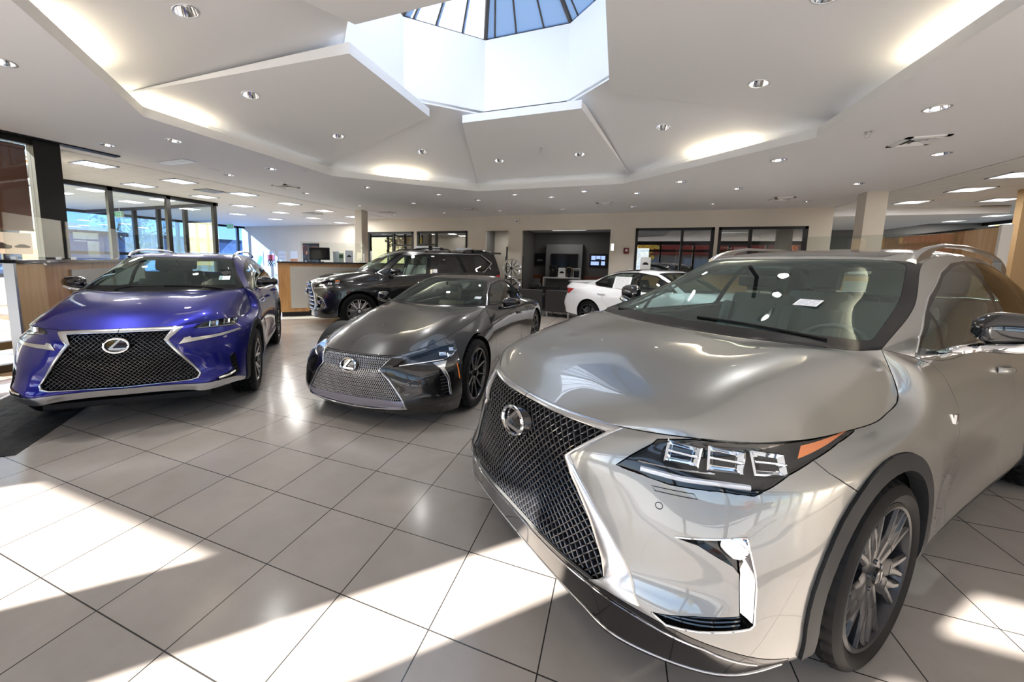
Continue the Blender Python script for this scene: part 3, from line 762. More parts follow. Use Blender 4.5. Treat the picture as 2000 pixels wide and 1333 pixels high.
def build_rx():
    M = std_mats(); paint = car_paint('grey_metallic_paint', (.29, .292, .286), .72, .33, 1.7); M['handle'] = paint
    M['rim'] = principled('gunmetal_rim', (.032, .033, .037), .28, .6)
    X, Y, p = .2813, 2.3742, -2.3216
    root = empty('sport_utility_vehicle', (X, Y, 0), p, 'silver grey metallic SUV with black mesh spindle grille, hood closest to the viewer', 'car', 'cars in the showroom')
    B = Body(RX, .035)
    # --- regions
    B.tag('hood', 1, range(0, 6)); B.tag('windshield_frit', 1, range(6, 8)); B.tag('roof', 1, range(8, 11)); B.tag('tailgate', 1, [11])
    B.tag('front_bumper', 0, range(0, 4), range(1, 6)); B.tag('lip', 0, range(0, 5), [0])
    B.tag('sill', 0, range(8, 12), [0]); B.tag('rear_bumper', 0, range(12, 16), range(0, 4)); B.tag('tailgate', 0, range(14, 16), range(4, 6))
    B.cut('front_bumper', [(1.3, 1.2, 1.0), (.345, 1.2, .885), (.33, 1.2, .85), (.29, 1.2, .82), (.186, 1.2, .756), (.15, 1.2, .1), (1.3, 1.2, .1)], (0, 1, 0), (0,), only=['body'])
    B.cut('front_fender', [(1.3, 1.2, 1.25), (-.36, 1.2, 1.25), (-.36, 1.2, 1.22), (-.56, 1.2, 1.145), (-.655, 1.2, 1.115), (-.70, 1.2, 1.04), (-.80, 1.2, .915), (-.82, 1.2, .79), (-.85, 1.2, .63), (-.86, 1.2, .43), (-.86, 1.2, .1), (1.3, 1.2, .1)], (0, 1, 0), (0,), only=['body'])
    B.tag('front_fender', 0, range(4, 8), only=['body'])
    B.cut('front_door', [(-.3, 1.2, 1.3), (-.3, 1.2, .27), (-1.80, 1.2, .27), (-1.82, 1.2, 1.0), (-1.80, 1.2, 1.3)], (0, 1, 0), (0,), only=['body'])
    B.cut('rear_door', [(-1.70, 1.2, .27), (-2.22, 1.2, .27), (-2.36, 1.2, .60), (-2.52, 1.2, .80), (-2.66, 1.2, .98), (-2.74, 1.2, 1.3), (-1.70, 1.2, 1.3)], (0, 1, 0), (0,), only=['body'])
    B.tag('pillar', 2)
    arches(B, [(-.03, .375), (-2.82, .375)], .425, .487)
    lamp = [(.793,.564,.901),(.774,.568,.921),(.697,.650,.943),(.614,.723,.946),(.556,.749,.945),(.428,.784,.933),(.303,.805,.928),(.174,.816,.927),(.071,.821,.930),(-.018,.829,.931),(.012,.832,.920),(.188,.847,.903),(.339,.846,.880),(.467,.834,.851),(.559,.820,.815),(.605,.805,.795),(.644,.778,.795),(.691,.738,.797),(.713,.724,.794),(.795,.642,.791),(.859,.555,.804),(.894,.499,.812),(.855,.526,.852)]
    lamp = [(x, y, z - (.004 if z > .915 else 0)) for x, y, z in lamp]
    B.cut('headlight', lamp, (.65, .75, .1), (0,))
    scoop = [(.962,.398,.795),(.894,.499,.812),(.859,.555,.804),(.795,.642,.791),(.713,.724,.794),(.66,.765,.795),(.70,.745,.772),(.80,.655,.752),(.90,.52,.772)]
    mesh2d = [(0, .906), (.24, .905), (.35, .904), (.425, .902), (.325, .785), (.36, .72), (.445, .589), (.536, .41), (.50, .378), (0, .378)]
    B.cut('grille_hole', [(1.5, y, z) for y, z in mesh2d] , (1, 0, 0), (0,))
    pocket = [(.810,.688,.635),(.649,.819,.673),(.652,.868,.540),(.654,.868,.405),(.668,.864,.395),(.757,.815,.386),(.866,.718,.365),(.887,.678,.386),(.800,.765,.416),(.691,.843,.433),(.679,.824,.560),(.693,.812,.582),(.766,.740,.628)]
    B.cut('fog_pocket', pocket, (.75, .66, 0), (0,), only=['front_bumper'])
    # glass
    ws = [(-.22, -.001, 1.185), (-.235, .30, 1.19), (-.335, .62, 1.205), (-.36, .735, 1.215), (-.88, .665, 1.40), (-1.27, .575, 1.565), (-1.20, .30, 1.575), (-1.17, -.001, 1.58)]
    B.cut('windshield', rounded(ws, [0, 0, .03, .08, .05, .07, .0, 0]), (.7, 0, .72), (1,), only=['windshield_frit'])
    B.cut('window_surround', rounded([(-.56,1,1.145),(-.66,1,1.225),(-.85,1,1.31),(-1.05,1,1.395),(-1.43,1,1.522),(-1.70,1,1.578),(-2.0,1,1.602),(-2.5,1,1.598),(-2.9,1,1.565),(-3.28,1,1.46),(-3.45,1,1.33),(-3.3,1,1.225),(-2.7,1,1.195),(-2.0,1,1.17),(-1.3,1,1.14)], .02), (0, 1, 0), (2,))
    B.cut('front_window', rounded([(-.86,1,1.165),(-.93,1,1.335),(-1.07,1,1.385),(-1.43,1,1.507),(-1.70,1,1.562),(-1.95,1,1.586),(-1.93,1,1.45),(-1.83,1,1.20),(-1.8,1,1.18)], .02), (0, 1, 0), (2,))
    B.cut('quarter_glass', rounded([(-.61,1,1.152),(-.68,1,1.215),(-.89,1,1.305),(-.82,1,1.165)], .01), (0, 1, 0), (2,))
    B.cut('rear_window', rounded([(-1.90,1,1.19),(-1.98,1,1.40),(-2.03,1,1.586),(-2.5,1,1.58),(-2.78,1,1.555),(-2.80,1,1.3),(-2.74,1,1.215)], .03), (0, 1, 0), (2,))
    B.cut('cargo_window', rounded([(-2.80,1,1.225),(-2.86,1,1.545),(-3.2,1,1.45),(-3.38,1,1.335),(-3.26,1,1.245)], .03), (0, 1, 0), (2,))
    B.cut('roof_glass', rounded([(-1.27, -.001, 1.8), (-1.28, .47, 1.8), (-2.62, .47, 1.8), (-2.65, -.001, 1.8)], [0, .06, .06, 0]), (0, 0, 1), (1,), only=['roof'])
    B.cut('rear_glass', rounded([(-3.4,-.001,1.56),(-3.38,.44,1.545),(-3.62,.58,1.29),(-3.72,-.001,1.28)], [0, .05, .05, 0]), (-.8, 0, .6), (1,))
    B.cut('taillight', [(-3.3,.9,1.0),(-3.6,.85,1.12),(-3.8,.4,1.08),(-3.8,.4,.98),(-3.6,.85,.93)], (-.7, .7, 0), (0,))
    # --- lift the parts
    for nm, on, mat, mir, kw in (
        ('hood', 'hood', paint, 'join', {}), ('front_bumper', 'front_bumper', paint, 'join', {}), ('lip', 'front_lip', M['gloss_black'], 'join', dict(gap=.001)),
        ('front_fender', 'front_fender', paint, 'pair', {}), ('front_door', 'front_door', paint, 'pair', {}), ('rear_door', 'rear_door', paint, 'pair', {}),
        ('body', 'quarter_panel', paint, 'pair', {}), ('rear_bumper', 'rear_bumper', paint, 'join', {}), ('tailgate', 'tailgate', paint, 'join', {}),
        ('pillar', 'side_pillar', paint, 'pair', dict(gap=.0)), ('roof', 'roof', paint, 'join', {}), ('sill', 'sill_trim', M['plastic'], 'pair', {}), ('roof_glass', 'roof_glass', principled('smoked_roof_glass', (.03, .032, .034), .12, 0, .5), 'join', dict(gap=.002)),
        ('arch_trim0', 'arch_trim', M['plastic'], 'pair', dict(off=.010, thick=.05, gap=.0)), ('arch_trim1', 'arch_trim', M['plastic'], 'pair', dict(off=.010, thick=.05, gap=.0)), ('windshield', 'windshield', M['windscreen'], 'join', dict(gap=0, thick=.004)),
        ('windshield_frit', 'windshield_border', M['frit'], 'join', dict(gap=.002, thick=.005)), ('window_surround', 'window_surround', M['frit'], 'pair', dict(gap=0, thick=.006)),
        ('front_window', 'front_window', M['side_glass'], 'pair', dict(gap=0, thick=.004)), ('quarter_glass', 'quarter_glass', M['side_glass'], 'pair', dict(gap=0, thick=.004)),
        ('rear_window', 'rear_window', M['side_glass'], 'pair', dict(gap=0, thick=.004)), ('cargo_window', 'cargo_window', M['privacy'], 'pair', dict(gap=0, thick=.004)),
        ('rear_glass', 'rear_glass', M['windscreen'], 'join', dict(gap=0, thick=.004)), ('taillight', 'taillight', M['red_lens'], 'pair', {})):
        B.part(nm, on, mat, root, mir, **kw)
    B.liner(['body', 'front_bumper', 'front_fender', 'front_door', 'rear_door', 'hood', 'roof', 'tailgate', 'rear_bumper', 'sill', 'pillar', 'lip', 'fog_pocket', 'headlight', 'taillight'], 'inner_shell', M['black'], root, .05)
    B.part('fog_pocket', 'fog_pocket', M['gloss_black'], root, 'pair', off=-.035, gap=0, wall_from=.036)
    # --- headlamps
    hl = B.part('headlight', 'headlight', M['lens'], root, 'pair', gap=.002, thick=.012, off=.001)
    for sg, h in zip((1, -1), hl):
        me = B.part('headlight', 'lamp_housing', M['lamp_in'], h, 'left', gap=.003, off=-.03, wall_from=.03)[0]
        if sg < 0: me.scale = (1, -1, 1)
        d = Vector((.65, .75, .1)).normalized()
        for i, (c, w) in enumerate((((.745, .655, .888), .105), ((.635, .735, .882), .115), ((.50, .79, .876), .115))):
            q = B.ray(c, d, (0,)) - d*.012; n = B.normal(q, 0); ax = n.cross(Vector((0, 0, 1))).normalized(); ay = ax.cross(n)
            m = MB(); k = [(-.5, -.30), (.42, -.36), (.56, .20), (-.36, .34)]
            o = [tuple(q - ax*(u*w) + ay*(v*w)) for u, v in k]; b = [tuple(q - ax*(u*w*.7) + ay*(v*w*.7) - n*.014) for u, v in k]; f = [tuple(q - ax*(u*w*1.12) + ay*(v*w*1.15) - n*.004) for u, v in k]
            fx = lambda P: [(x, y*sg, z) for x, y, z in P]
            m.add(fx(o+b), [(0, 1, 5, 4), (1, 2, 6, 5), (2, 3, 7, 6), (3, 0, 4, 7), (4, 5, 6, 7)]); m.add(fx(f+o), [(0, 1, 5, 4), (1, 2, 6, 5), (2, 3, 7, 6), (3, 0, 4, 7)])
            lq = MB(); lq.add(fx([tuple(q - ax*(u*w*.62) + ay*(v*w*.62) - n*.006) for u, v in k]), [(0, 1, 2, 3)]); lq.build('projector_lens', M['frit'], h)
            mid = [tuple((Vector(o[a])+Vector(o[b_]))/2 + n*.002) for a, b_ in ((0, 3), (1, 2))]
            m.tube(fx(mid), .004, 6); m.build('led_projector', M['refl'], h)
        # running light strip along the lower edge, amber marker at the tip
        pts = [(.845, .565, .818), (.76, .67, .812), (.68, .745, .815), (.605, .795, .812)]
        path = [B.ray(q, d, (0,)) - d*.008 for q in resample(pts, 24)]
        m = MB(); m.tube([(q.x, q.y*sg, q.z) for q in path], .007, 8, ry=.011); m.build('running_light', principled('drl_white', (.55, .58, .64), .1, .6, 1.), h)
        m = MB(); path = [B.ray(q, d, (0,)) - d*.006 for q in resample([(.845, .555, .84), (.77, .66, .838), (.69, .735, .842)], 16)]
        m.tube([(q.x, q.y*sg, q.z) for q in path], .004, 6); m.build('lamp_chrome_line', M['chrome'], h)
        A = [B.ray(q, d, (0,)) - d*.006 for q in resample([(.36, .83, .915), (.20, .838, .918), (.05, .832, .921)], 14)]; C = [B.ray(q, d, (0,)) - d*.006 for q in resample([(.40, .83, .885), (.26, .842, .902), (.08, .835, .918)], 14)]
        m = MB(); m.grid([[(a.x, a.y*sg, a.z), (c.x, c.y*sg, c.z)] for a, c in zip(A, C)], True, sg < 0); m.build('amber_marker', M['amber'], h)
    # --- spindle grille
    surf_c = {}
    def surf(y, z):
        k = (round(abs(y), 3), round(z, 3))
        if k not in surf_c: surf_c[k] = B.ray((1, k[0], k[1]), (1, 0, 0), (0,)).x
        return surf_c[k] - .014
    poly = mesh2d + [(-y, z) for y, z in reversed(mesh2d[1:-1])]
    full = [(y, z) for y, z in mesh2d] + [(-y, z) for y, z in reversed(mesh2d)]
    m = MB(); lattice(m, full, surf, zigzag_lines(-.56, .56, .34, .93, .062, .036, 6), .0065, .02)
    m.build('grille_mesh', principled('grille_gloss', (.05, .05, .055), .18, .6, 1.), root)
    m = MB(); rows = []
    for z in np.linspace(.36, .915, 16): rows.append([(surf(y, z)-.045, y, z) for y in np.linspace(-.56, .56, 21)])
    m.grid(rows, True); m.build('grille_backing', M['black'], root)
    inn = [(1.2, 0, .906), (1.2, .24, .905), (1.2, .35, .904), (1.2, .425, .902), (1.2, .325, .785), (1.2, .36, .72), (1.2, .445, .589), (1.2, .536, .41), (1.2, .478, .372)]
    out = [(1.2, 0, .926), (1.2, .24, .926), (1.2, .38, .927), (1.2, .466, .925), (1.2, .343, .788), (1.2, .372, .755), (1.2, .458, .645), (1.2, .563, .516), (1.2, .652, .388)]
    segs = [(0, 4, 26), (3, 6, 18), (5, 9, 26)]
    m = MB()
    def seg_pts(P, a, b, n):
        o = []
        for i in range(a, b-1):
            for k in range(n): o.append(Vector(P[i]).lerp(Vector(P[i+1]), k/n))
        o.append(Vector(P[b-1])); return o
    A = [B.ray(q, (1, 0, 0), (0, 1)) for q in seg_pts(inn, 0, 9, 6)]; C = [B.ray(q, (1, 0, 0), (0, 1)) for q in seg_pts(out, 0, 9, 6)]
    for sg in (1, -1): ribbon(m, A, C, (1, 0, .1), .012, sg=sg)
    m.build('grille_frame', M['satin'], root)
    e = B.ray((1, 0, .80), (1, 0, 0), (0,))
    emblem_parts(root, (e.x+.012, 0, .803), (1, 0, .12), (0, 0, 1), .165, .118, M)
    for sg in (1, -1):    # parking sensors, camera, washer cover
        q = B.ray((1, .737, .718), (1, .6, 0), (0,)); m = MB(); n = B.normal(q, 0)
        x = n.cross(Vector((0, 0, 1))).normalized(); y = x.cross(n)
        m.tube([tuple(Vector((q.x, q.y, q.z)) + n*.001 + x*.011*math.cos(a) + y*.011*math.sin(a)) for a in np.linspace(0, 2*PI, 20, endpoint=False)], .0012, 6, True)
        m.v = [(a, b*sg, c) for a, b, c in m.v]; m.build('parking_sensor', M['plastic'], root)
        trim_line(root, 'washer_cover', B, [(.83, .60, .775), (.745, .695, .778), (.735, .70, .764), (.82, .605, .762)], (.65, .75, 0), .0015, M['plastic'], True, sides=(sg,))
        # fog lamp
        m = MB(); c = Vector((.685, .805, .632)) - Vector((.75, .66, 0)).normalized()*.012; n = Vector((.85, .5, .05)).normalized()
        x = n.cross(Vector((0, 0, 1))).normalized(); y = x.cross(n)
        T = Matrix(((x.x, y.x, n.x, c.x), (x.y, y.y, n.y, c.y), (x.z, y.z, n.z, c.z), (0, 0, 0, 1))); m.M = T
        m.lathe([(0, .004), (.02, .006), (.035, .004), (.04, -.002), (.04, -.02)], 24)
        m.v = [(a, b*sg, c_) for a, b, c_ in m.v]; m.build('fog_lamp', M['refl'], root)
    d = (.75, .66, 0)
    frame_a = [(.815,.685,.640),(.649,.819,.676),(.650,.872,.54),(.652,.872,.40)]; frame_b = [(.766,.740,.625),(.672,.812,.640),(.682,.840,.54),(.688,.846,.425)]
    A = [B.ray(q, d, (0,)) for q in seg_pts(frame_a, 0, 4, 10)]; C = [B.ray(q, d, (0,)) - Vector(d).normalized()*.03 for q in seg_pts(frame_b, 0, 4, 10)]
    for sg in (1, -1): m = MB(); m.grid([[(a.x, a.y*sg, a.z), ((a.x+c.x)/2-.003, (a.y+c.y)/2*sg, (a.z+c.z)/2), (c.x, c.y*sg, c.z)] for a, c in zip(A, C)], True); m.build('fog_lamp_trim', M['chrome'], root)
    trim_line(root, 'pocket_edge', B, pocket[:3] + pocket[3:8], d, .0035, M['chrome'], nets=(0,))
    sl = {1: MB(), -1: MB()}
    for k in range(3):
        pts = [B.ray(q, d, (0,)) - Vector(d).normalized()*(.012) for q in resample([(.875-.02*k, .69+.01*k, .383+.008*k), (.77, .79, .39+.012*k), (.69, .845, .40+.012*k)], 10)]
        for sg in (1, -1): sl[sg].tube([(q.x, q.y*sg, q.z) for q in pts], .004, 6)
    for sg in (1, -1): sl[sg].build('inlet_slat', M['gloss_black'], root)
    trim_line(root, 'lip_chrome', B, [(1, 0, .352), (1, .25, .352), (1, .43, .35), (.93, .615, .35), (.79, .80, .322), (.62, .87, .262)], (.75, .5, 0), .003, M['chrome'], nets=(0,), off=.002)
    trim_line(root, 'lip_edge', B, [(1, 0, .222), (1, .25, .222), (1, .43, .222), (.95, .57, .222), (.74, .80, .222), (.50, .885, .225)], (.75, .5, 0), .0035, M['satin'], nets=(0,), off=.0)
    # --- side details
    trim_line(root, 'belt_chrome', B, [(-.575,1,1.145),(-.72,1,1.142),(-1.3,1,1.152),(-2.0,1,1.185),(-2.7,1,1.21),(-3.3,1,1.235)], (0, 1, 0), .008, M['chrome'], nets=(2,))
    trim_line(root, 'window_chrome', B, [(-.565,1,1.148),(-.66,1,1.228),(-.85,1,1.313),(-1.05,1,1.398),(-1.43,1,1.525),(-1.70,1,1.581),(-2.0,1,1.604),(-2.5,1,1.601),(-2.9,1,1.568),(-3.28,1,1.463),(-3.45,1,1.33)], (0, 1, 0), .005, M['satin'], nets=(2,))
    mirrors(root, (-.86, 1.04, 1.285), .25, .165, .07, M, (-.78, .87, 1.15))
    handle(root, -1.62, .99, B, M); handle(root, -2.55, 1.03, B, M)
    for sg in (1, -1):
        m = MB(); P = [(-1.30, .578, 1.600), (-1.36, .575, 1.635), (-1.50, .572, 1.672), (-1.80, .568, 1.708), (-2.3, .56, 1.715), (-2.9, .55, 1.69), (-3.3, .535, 1.645), (-3.5, .53, 1.595), (-3.56, .53, 1.56)]
        P = resample(P, 40); rows = []
        for i, q in enumerate(P):
            w = .022; h = .034 if i < 6 else .022
            base = B.ray((q.x, q.y, 0), (0, 0, 1), (1,)).z - .01 if (i < 5 or i > 35) else q.z - h
            rows.append([(q.x, sg*(q.y-w), base), (q.x, sg*(q.y-w*.9), q.z-.006), (q.x, sg*(q.y-w*.4), q.z), (q.x, sg*(q.y+w*.4), q.z), (q.x, sg*(q.y+w*.9), q.z-.006), (q.x, sg*(q.y+w), base), (q.x, sg*(q.y-w), base)])
        m.grid(rows, True); m.add(rows[0][:-1], [tuple(range(6))]); m.build('roof_rail', M['satin'], root)
        q = B.ray((-.735, 1, .872), (0, 1, 0), (0,)); m = MB(); m.M = Matrix.Translation((q.x, sg*(q.y+.003), q.z)) @ Matrix.Rotation(0 if sg > 0 else 0, 4, 'Z')
        for k in (0, 1): m.prism([(-.006+.022*k*-1, -.022), (.008-.022*k, -.022), (.016-.022*k, .022), (.002-.022*k, .022)], -.003, .005, 'Y')
        m.box(-.034, -.022, -.003, .005, .006, .018); m.build('fender_badge', M['chrome'], root)
        make_wheel(root, -.03, sg*.952, .375, .285, .235, rx_rim, M, steer=0); make_wheel(root, -2.82, sg*.952, .375, .285, .235, rx_rim, M)
    wheel_wells(root, [(-.03, .375), (-2.82, .375)], .455, .62, .93, M['black'])
    m = MB(); m.box(-3.6, .8, -.62, .62, .235, .30, .02); m.build('underbody', M['black'], root)
    cabin(root, M, -.62, 1.09, .42, [(-1.35, .38, .5), (-1.35, -.38, .5), (-2.35, .38, .52), (-2.35, -.38, .52)], -3.3, .70, (-.98, .38, 1.02), 1.56)
    # --- windscreen furniture
    d = (.7, 0, .72)
    q = B.ray((-.62, .40, 1.33), d, (1,)); n = B.normal(q, 1); ax = Vector((0, 1, 0)); ay = n.cross(ax)
    paper(root, 'windshield_sticker', q + n*.003, ax, ay, .105, .085, [M['paper'], principled('sticker_blue', (.08, .12, .32), .5)], 7)
    m = MB()
    for y0, y1 in ((.62, .02), (-.05, -.60)):
        pts = [B.ray((-.25, y0 + (y1-y0)*t, 1.2), d, (1,)) + Vector((-.02 - .05*math.sin(PI*t)*0, 0, .012)) for t in np.linspace(0, 1, 12)]
        m.tube(pts, .007, 6)
    m.build('wiper', M['black'], root)
    return root, B
def rx_rim(r, rr, w, face=False):
    if not face: hubface(r, .075, -.012)
    for i in range(10):
        a = 2*PI*i/10 + .1; tw = R(9) if i % 2 else R(-9)
        kw = dict(face=face, depth=.045)
        spoke(r, a, a+tw*.35, .055, .15, .075, .070, -.022, -.010, top=.5, **kw)
        spoke(r, a+tw*.35 - R(3), a+tw*.6 - R(8.5), .135, rr-.012, .046, .026, -.011, -.004, top=.45, **kw)
        spoke(r, a+tw*.35 + R(3), a+tw*.6 + R(8.5), .135, rr-.012, .046, .026, -.011, -.004, top=.45, **kw)
def seg_pts(P, n):
    o = []
    for i in range(len(P)-1):
        for k in range(n): o.append(Vector(P[i]).lerp(Vector(P[i+1]), k/n))
    o.append(Vector(P[-1])); return o
def side_poly(pts): return [(x, 1.3, z) for x, z in pts]
def car_root(c):
    return empty(c['name'], (c['pose'][0], c['pose'][1], 0), c['pose'][2], c['label'], 'car', 'cars in the showroom')
def car_shell(c, M, spec, step):
    """cut and lift all the standard panels; returns root and body"""
    paint = c['paint']; root = car_root(c); B = Body(spec, step); tk = spec['TK']; co = spec['K'] - 7
    B.tag('hood', 1, range(0, tk)); B.tag('windshield_frit', 1, (tk, tk+1)); B.tag('roof', 1, (tk+2, tk+3))
    B.tag('roof', 1, (tk+4,)) if c['kind'] == 'suv' else B.tag('rear_frit', 1, (tk+4,))
    if c['kind'] == 'suv': B.tag('tailgate', 1, (tk+5,)); B.tag('tailgate', 0, (13+co, 14+co), (4, 5)); B.tag('rear_bumper', 0, range(11+co, 15+co), range(0, 4))
    else:
        B.tag('roof', 1, (tk+3,)); B.tag('trunk_lid', 1, (tk+5,)); B.tag('trunk_lid', 0, (13, 14), (5,)); B.tag('rear_bumper', 0, range(12, 15), range(0, 4))
        B.tag('rear_frit', 1, (tk+3, tk+4)); B.tag('roof', 1, (tk+2,))
    B.tag('front_bumper', 0, range(0, 4), range(1, 6)); B.tag('lip', 0, range(0, 5), [0]); B.tag('sill', 0, range(7+co, 11+co), [0])
    xb, zb = c['bumper_gap']
    B.cut('front_bumper', side_poly([(1.3, zb+.3), (xb, zb+.3), (xb, zb), (xb-.06, zb-.05), (xb-.14, zb-.15), (xb-.14, .1), (1.3, .1)]), (0, 1, 0), (0,), only=['body'])
    x0, x1, x2 = c['doors']
    B.cut('front_fender', side_poly([(1.3, 1.4), (spec['band'][6][spec['K']][0]-.03, 1.4), (x0+.16, c['belt']-.04), (x0+.02, c['belt']-.25), (x0, .45), (x0, .1), (1.3, .1)]), (0, 1, 0), (0,), only=['body'])
    B.tag('front_fender', 0, range(4, spec['K']), only=['body'])
    B.cut('front_door', side_poly([(0, 1.5), (0, c['sill']), (x1, c['sill']), (x1-.02, c['belt']), (x1, 1.5)]), (0, 1, 0), (0,), only=['body'])
    if x2: B.cut('rear_door', side_poly([(x1+.3, c['sill']), (x2+.42, c['sill']), (x2+.30, .55), (x2+.10, c['belt']-.2), (x2, 1.5), (x1+.3, 1.5)]), (0, 1, 0), (0,), only=['body'])
    B.tag('pillar', 2)
    arches(B, c['arch'], c['r_in'], c.get('r_out', 0), trim=c.get('arch_trim', False))
    if c.get('surround'): B.cut('window_surround', rounded([(x, 1, z) for x, z in c['surround']], .03), (0, 1, 0), (2,))
    for nm, pl in c['windows']: B.cut(nm, rounded([(x, 1, z) for x, z in pl], .03), (0, 1, 0), (2,))
    B.cut('windshield', rounded(c['ws'], c.get('ws_r', .05)), (.7, 0, .72), (1,), only=['windshield_frit'])
    if c.get('rear_glass'): B.cut('rear_glass', rounded(c['rear_glass'], .05), c.get('rg_dir', (-.7, 0, .7)), (1,))
    if c.get('taillight'): B.cut('taillight', c['taillight'], (-.75, .66, 0), (0,))
    B.cut('headlight', c['lamp'], c.get('lamp_dir', (.65, .75, .1)), (0,))
    B.cut('grille_hole', [(1.5, y, z) for y, z in c['mesh2d']], (1, 0, 0), (0,))
    for nm, pl, d in c.get('extra', []): B.cut(nm, pl, d, (0,))
    return root, B
def car_lift(c, M, root, B, extra=()):
    paint = c['paint']
    glass = c.get('glass', {})
    for nm, on, mat, mir, kw in (
        ('hood', 'hood', paint, 'join', {}), ('front_bumper', 'front_bumper', paint, 'join', {}), ('lip', 'front_lip', c['lip_mat'], 'join', dict(gap=.001)),
        ('front_fender', 'front_fender', paint, 'pair', {}), ('front_door', 'front_door', paint, 'pair', {}), ('rear_door', 'rear_door', paint, 'pair', {}),
        ('body', 'quarter_panel', paint, 'pair', {}), ('rear_bumper', 'rear_bumper', paint, 'join', {}), ('tailgate', 'tailgate', paint, 'join', {}), ('trunk_lid', 'trunk_lid', paint, 'join', {}),
        ('pillar', 'side_pillar', paint, 'pair', dict(gap=.0)), ('roof', 'roof', c.get('roof_mat', paint), 'join', {}), ('sill', 'sill_trim', c.get('sill_mat', M['plastic']), 'pair', {}),
        ('arch_trim0', 'arch_trim', M['plastic'], 'pair', dict(off=.010, thick=.05, gap=.0)), ('arch_trim1', 'arch_trim', M['plastic'], 'pair', dict(off=.010, thick=.05, gap=.0)), ('windshield', 'windshield', M['windscreen'], 'join', dict(gap=0, thick=.004)),
        ('windshield_frit', 'windshield_border', M['frit'], 'join', dict(gap=.002, thick=.005)), ('rear_frit', 'rear_glass_border', M['frit'], 'join', dict(gap=.002, thick=.005)), ('window_surround', 'window_surround', M['frit'], 'pair', dict(gap=0, thick=.006)),
        ('rear_glass', 'rear_glass', M['windscreen'], 'join', dict(gap=0, thick=.004)), ('taillight', 'taillight', M['red_lens'], 'pair', {})) + tuple(extra):
        B.part(nm, on, mat, root, mir, **kw)
    for nm, _ in c['windows']: B.part(nm, nm, M[glass.get(nm, 'side_glass')], root, 'pair', gap=0, thick=.004)
    B.liner(['body', 'front_bumper', 'front_fender', 'front_door', 'rear_door', 'hood', 'roof', 'tailgate', 'trunk_lid', 'rear_bumper', 'sill', 'pillar', 'lip', 'headlight', 'taillight'], 'inner_shell', M['black'], root, .045)
    r = c['wheel']
    for cx, cz in c['arch']:
        for sg in (1, -1): make_wheel(root, cx, sg*c['wheel_y'], r[0], r[1], r[2], c['rim'], M)
    wheel_wells(root, c['arch'], c['r_in']+.03, .58, c['wheel_y']-.03, M['black'])
    m = MB(); m.box(c['arch'][1][0]-.7, .7, -.60, .60, c.get('floor', .2), c.get('floor', .2)+.06, .02); m.build('underbody', M['black'], root)
def spindle(c, M, root, B, inner, outer, pitch, rib, depth, mesh_mat, frame_mat, frame_h=.012, recess=.014, nets=(0, 1)):
    cache = {}
    def surf(y, z):
        k = (round(abs(y), 3), round(z, 3))
        if k not in cache: cache[k] = B.ray((1, k[0], k[1]), (1, 0, 0), (0,)).x
        return cache[k] - recess
    md = c['mesh2d']; full = list(md) + [(-y, z) for y, z in reversed(md)]
    zs = [z for _, z in md]; W = max(y for y, _ in md) + .02
    m = MB(); lattice(m, full, surf, zigzag_lines(-W, W, min(zs)-.02, max(zs)+.03, pitch[0], pitch[1], 5), rib, depth)
    m.build('grille_mesh', mesh_mat, root)
    m = MB(); m.grid([[(surf(y, z)-.05, y, z) for y in np.linspace(-W, W, 17)] for z in np.linspace(min(zs)-.01, max(zs)+.01, 12)], True); m.build('grille_backing', M['black'], root)
    A = [B.ray((1.2, y, z), (1, 0, 0), nets) for y, z in seg_pts([(0, y, z) for y, z in inner], 6) for y, z in [(y, z)]] if 0 else [B.ray((1.2, q.y, q.z), (1, 0, 0), nets) for q in seg_pts([(0, y, z) for y, z in inner], 6)]
    C = [B.ray((1.2, q.y, q.z), (1, 0, 0), nets) for q in seg_pts([(0, y, z) for y, z in outer], 6)]
    m = MB()
    for sg in (1, -1): ribbon(m, A, C, (1, 0, .1), frame_h, sg=sg)
    m.build('grille_frame', frame_mat, root)
    return surf
def lamp_unit(c, M, root, B, leds, drl, d, led_w=.06, chrome_line=None, nets=(0,), amber=None):
    hl = B.part('headlight', 'headlight', M['lens'], root, 'pair', gap=.002, thick=.010, off=.001)
    d = Vector(d).normalized()
    for sg, h in zip((1, -1), hl):
        me = B.part('headlight', 'lamp_housing', M['lamp_in'], h, 'left', gap=.003, off=-.024, wall_from=.024)[0]
        if sg < 0: me.scale = (1, -1, 1)
        fx = lambda P: [(x, y*sg, z) for x, y, z in P]
        for cc in leds:
            q = B.ray(cc, d, nets) - d*.010; n = B.normal(q, 0); ax = n.cross(Vector((0, 0, 1))).normalized(); ay = ax.cross(n); w = led_w
            k = [(-.5, -.30), (.42, -.36), (.56, .20), (-.36, .34)]
            o = [tuple(q - ax*(u*w) + ay*(v*w)) for u, v in k]; b = [tuple(q - ax*(u*w*.7) + ay*(v*w*.7) - n*.012) for u, v in k]; f = [tuple(q - ax*(u*w*1.15) + ay*(v*w*1.2) - n*.004) for u, v in k]
            m = MB(); m.add(fx(o+b), [(0, 1, 5, 4), (1, 2, 6, 5), (2, 3, 7, 6), (3, 0, 4, 7), (4, 5, 6, 7)]); m.add(fx(f+o), [(0, 1, 5, 4), (1, 2, 6, 5), (2, 3, 7, 6), (3, 0, 4, 7)])
            m.build('led_projector', M['refl'], h)
        for k, (nm, pts, r, mt) in enumerate(drl):
            path = [B.ray(q, d, nets) - d*.004 for q in resample(pts, 18)]
            m = MB(); m.tube([(q.x, q.y*sg, q.z) for q in path], r, 8); m.build(nm, mt, h)
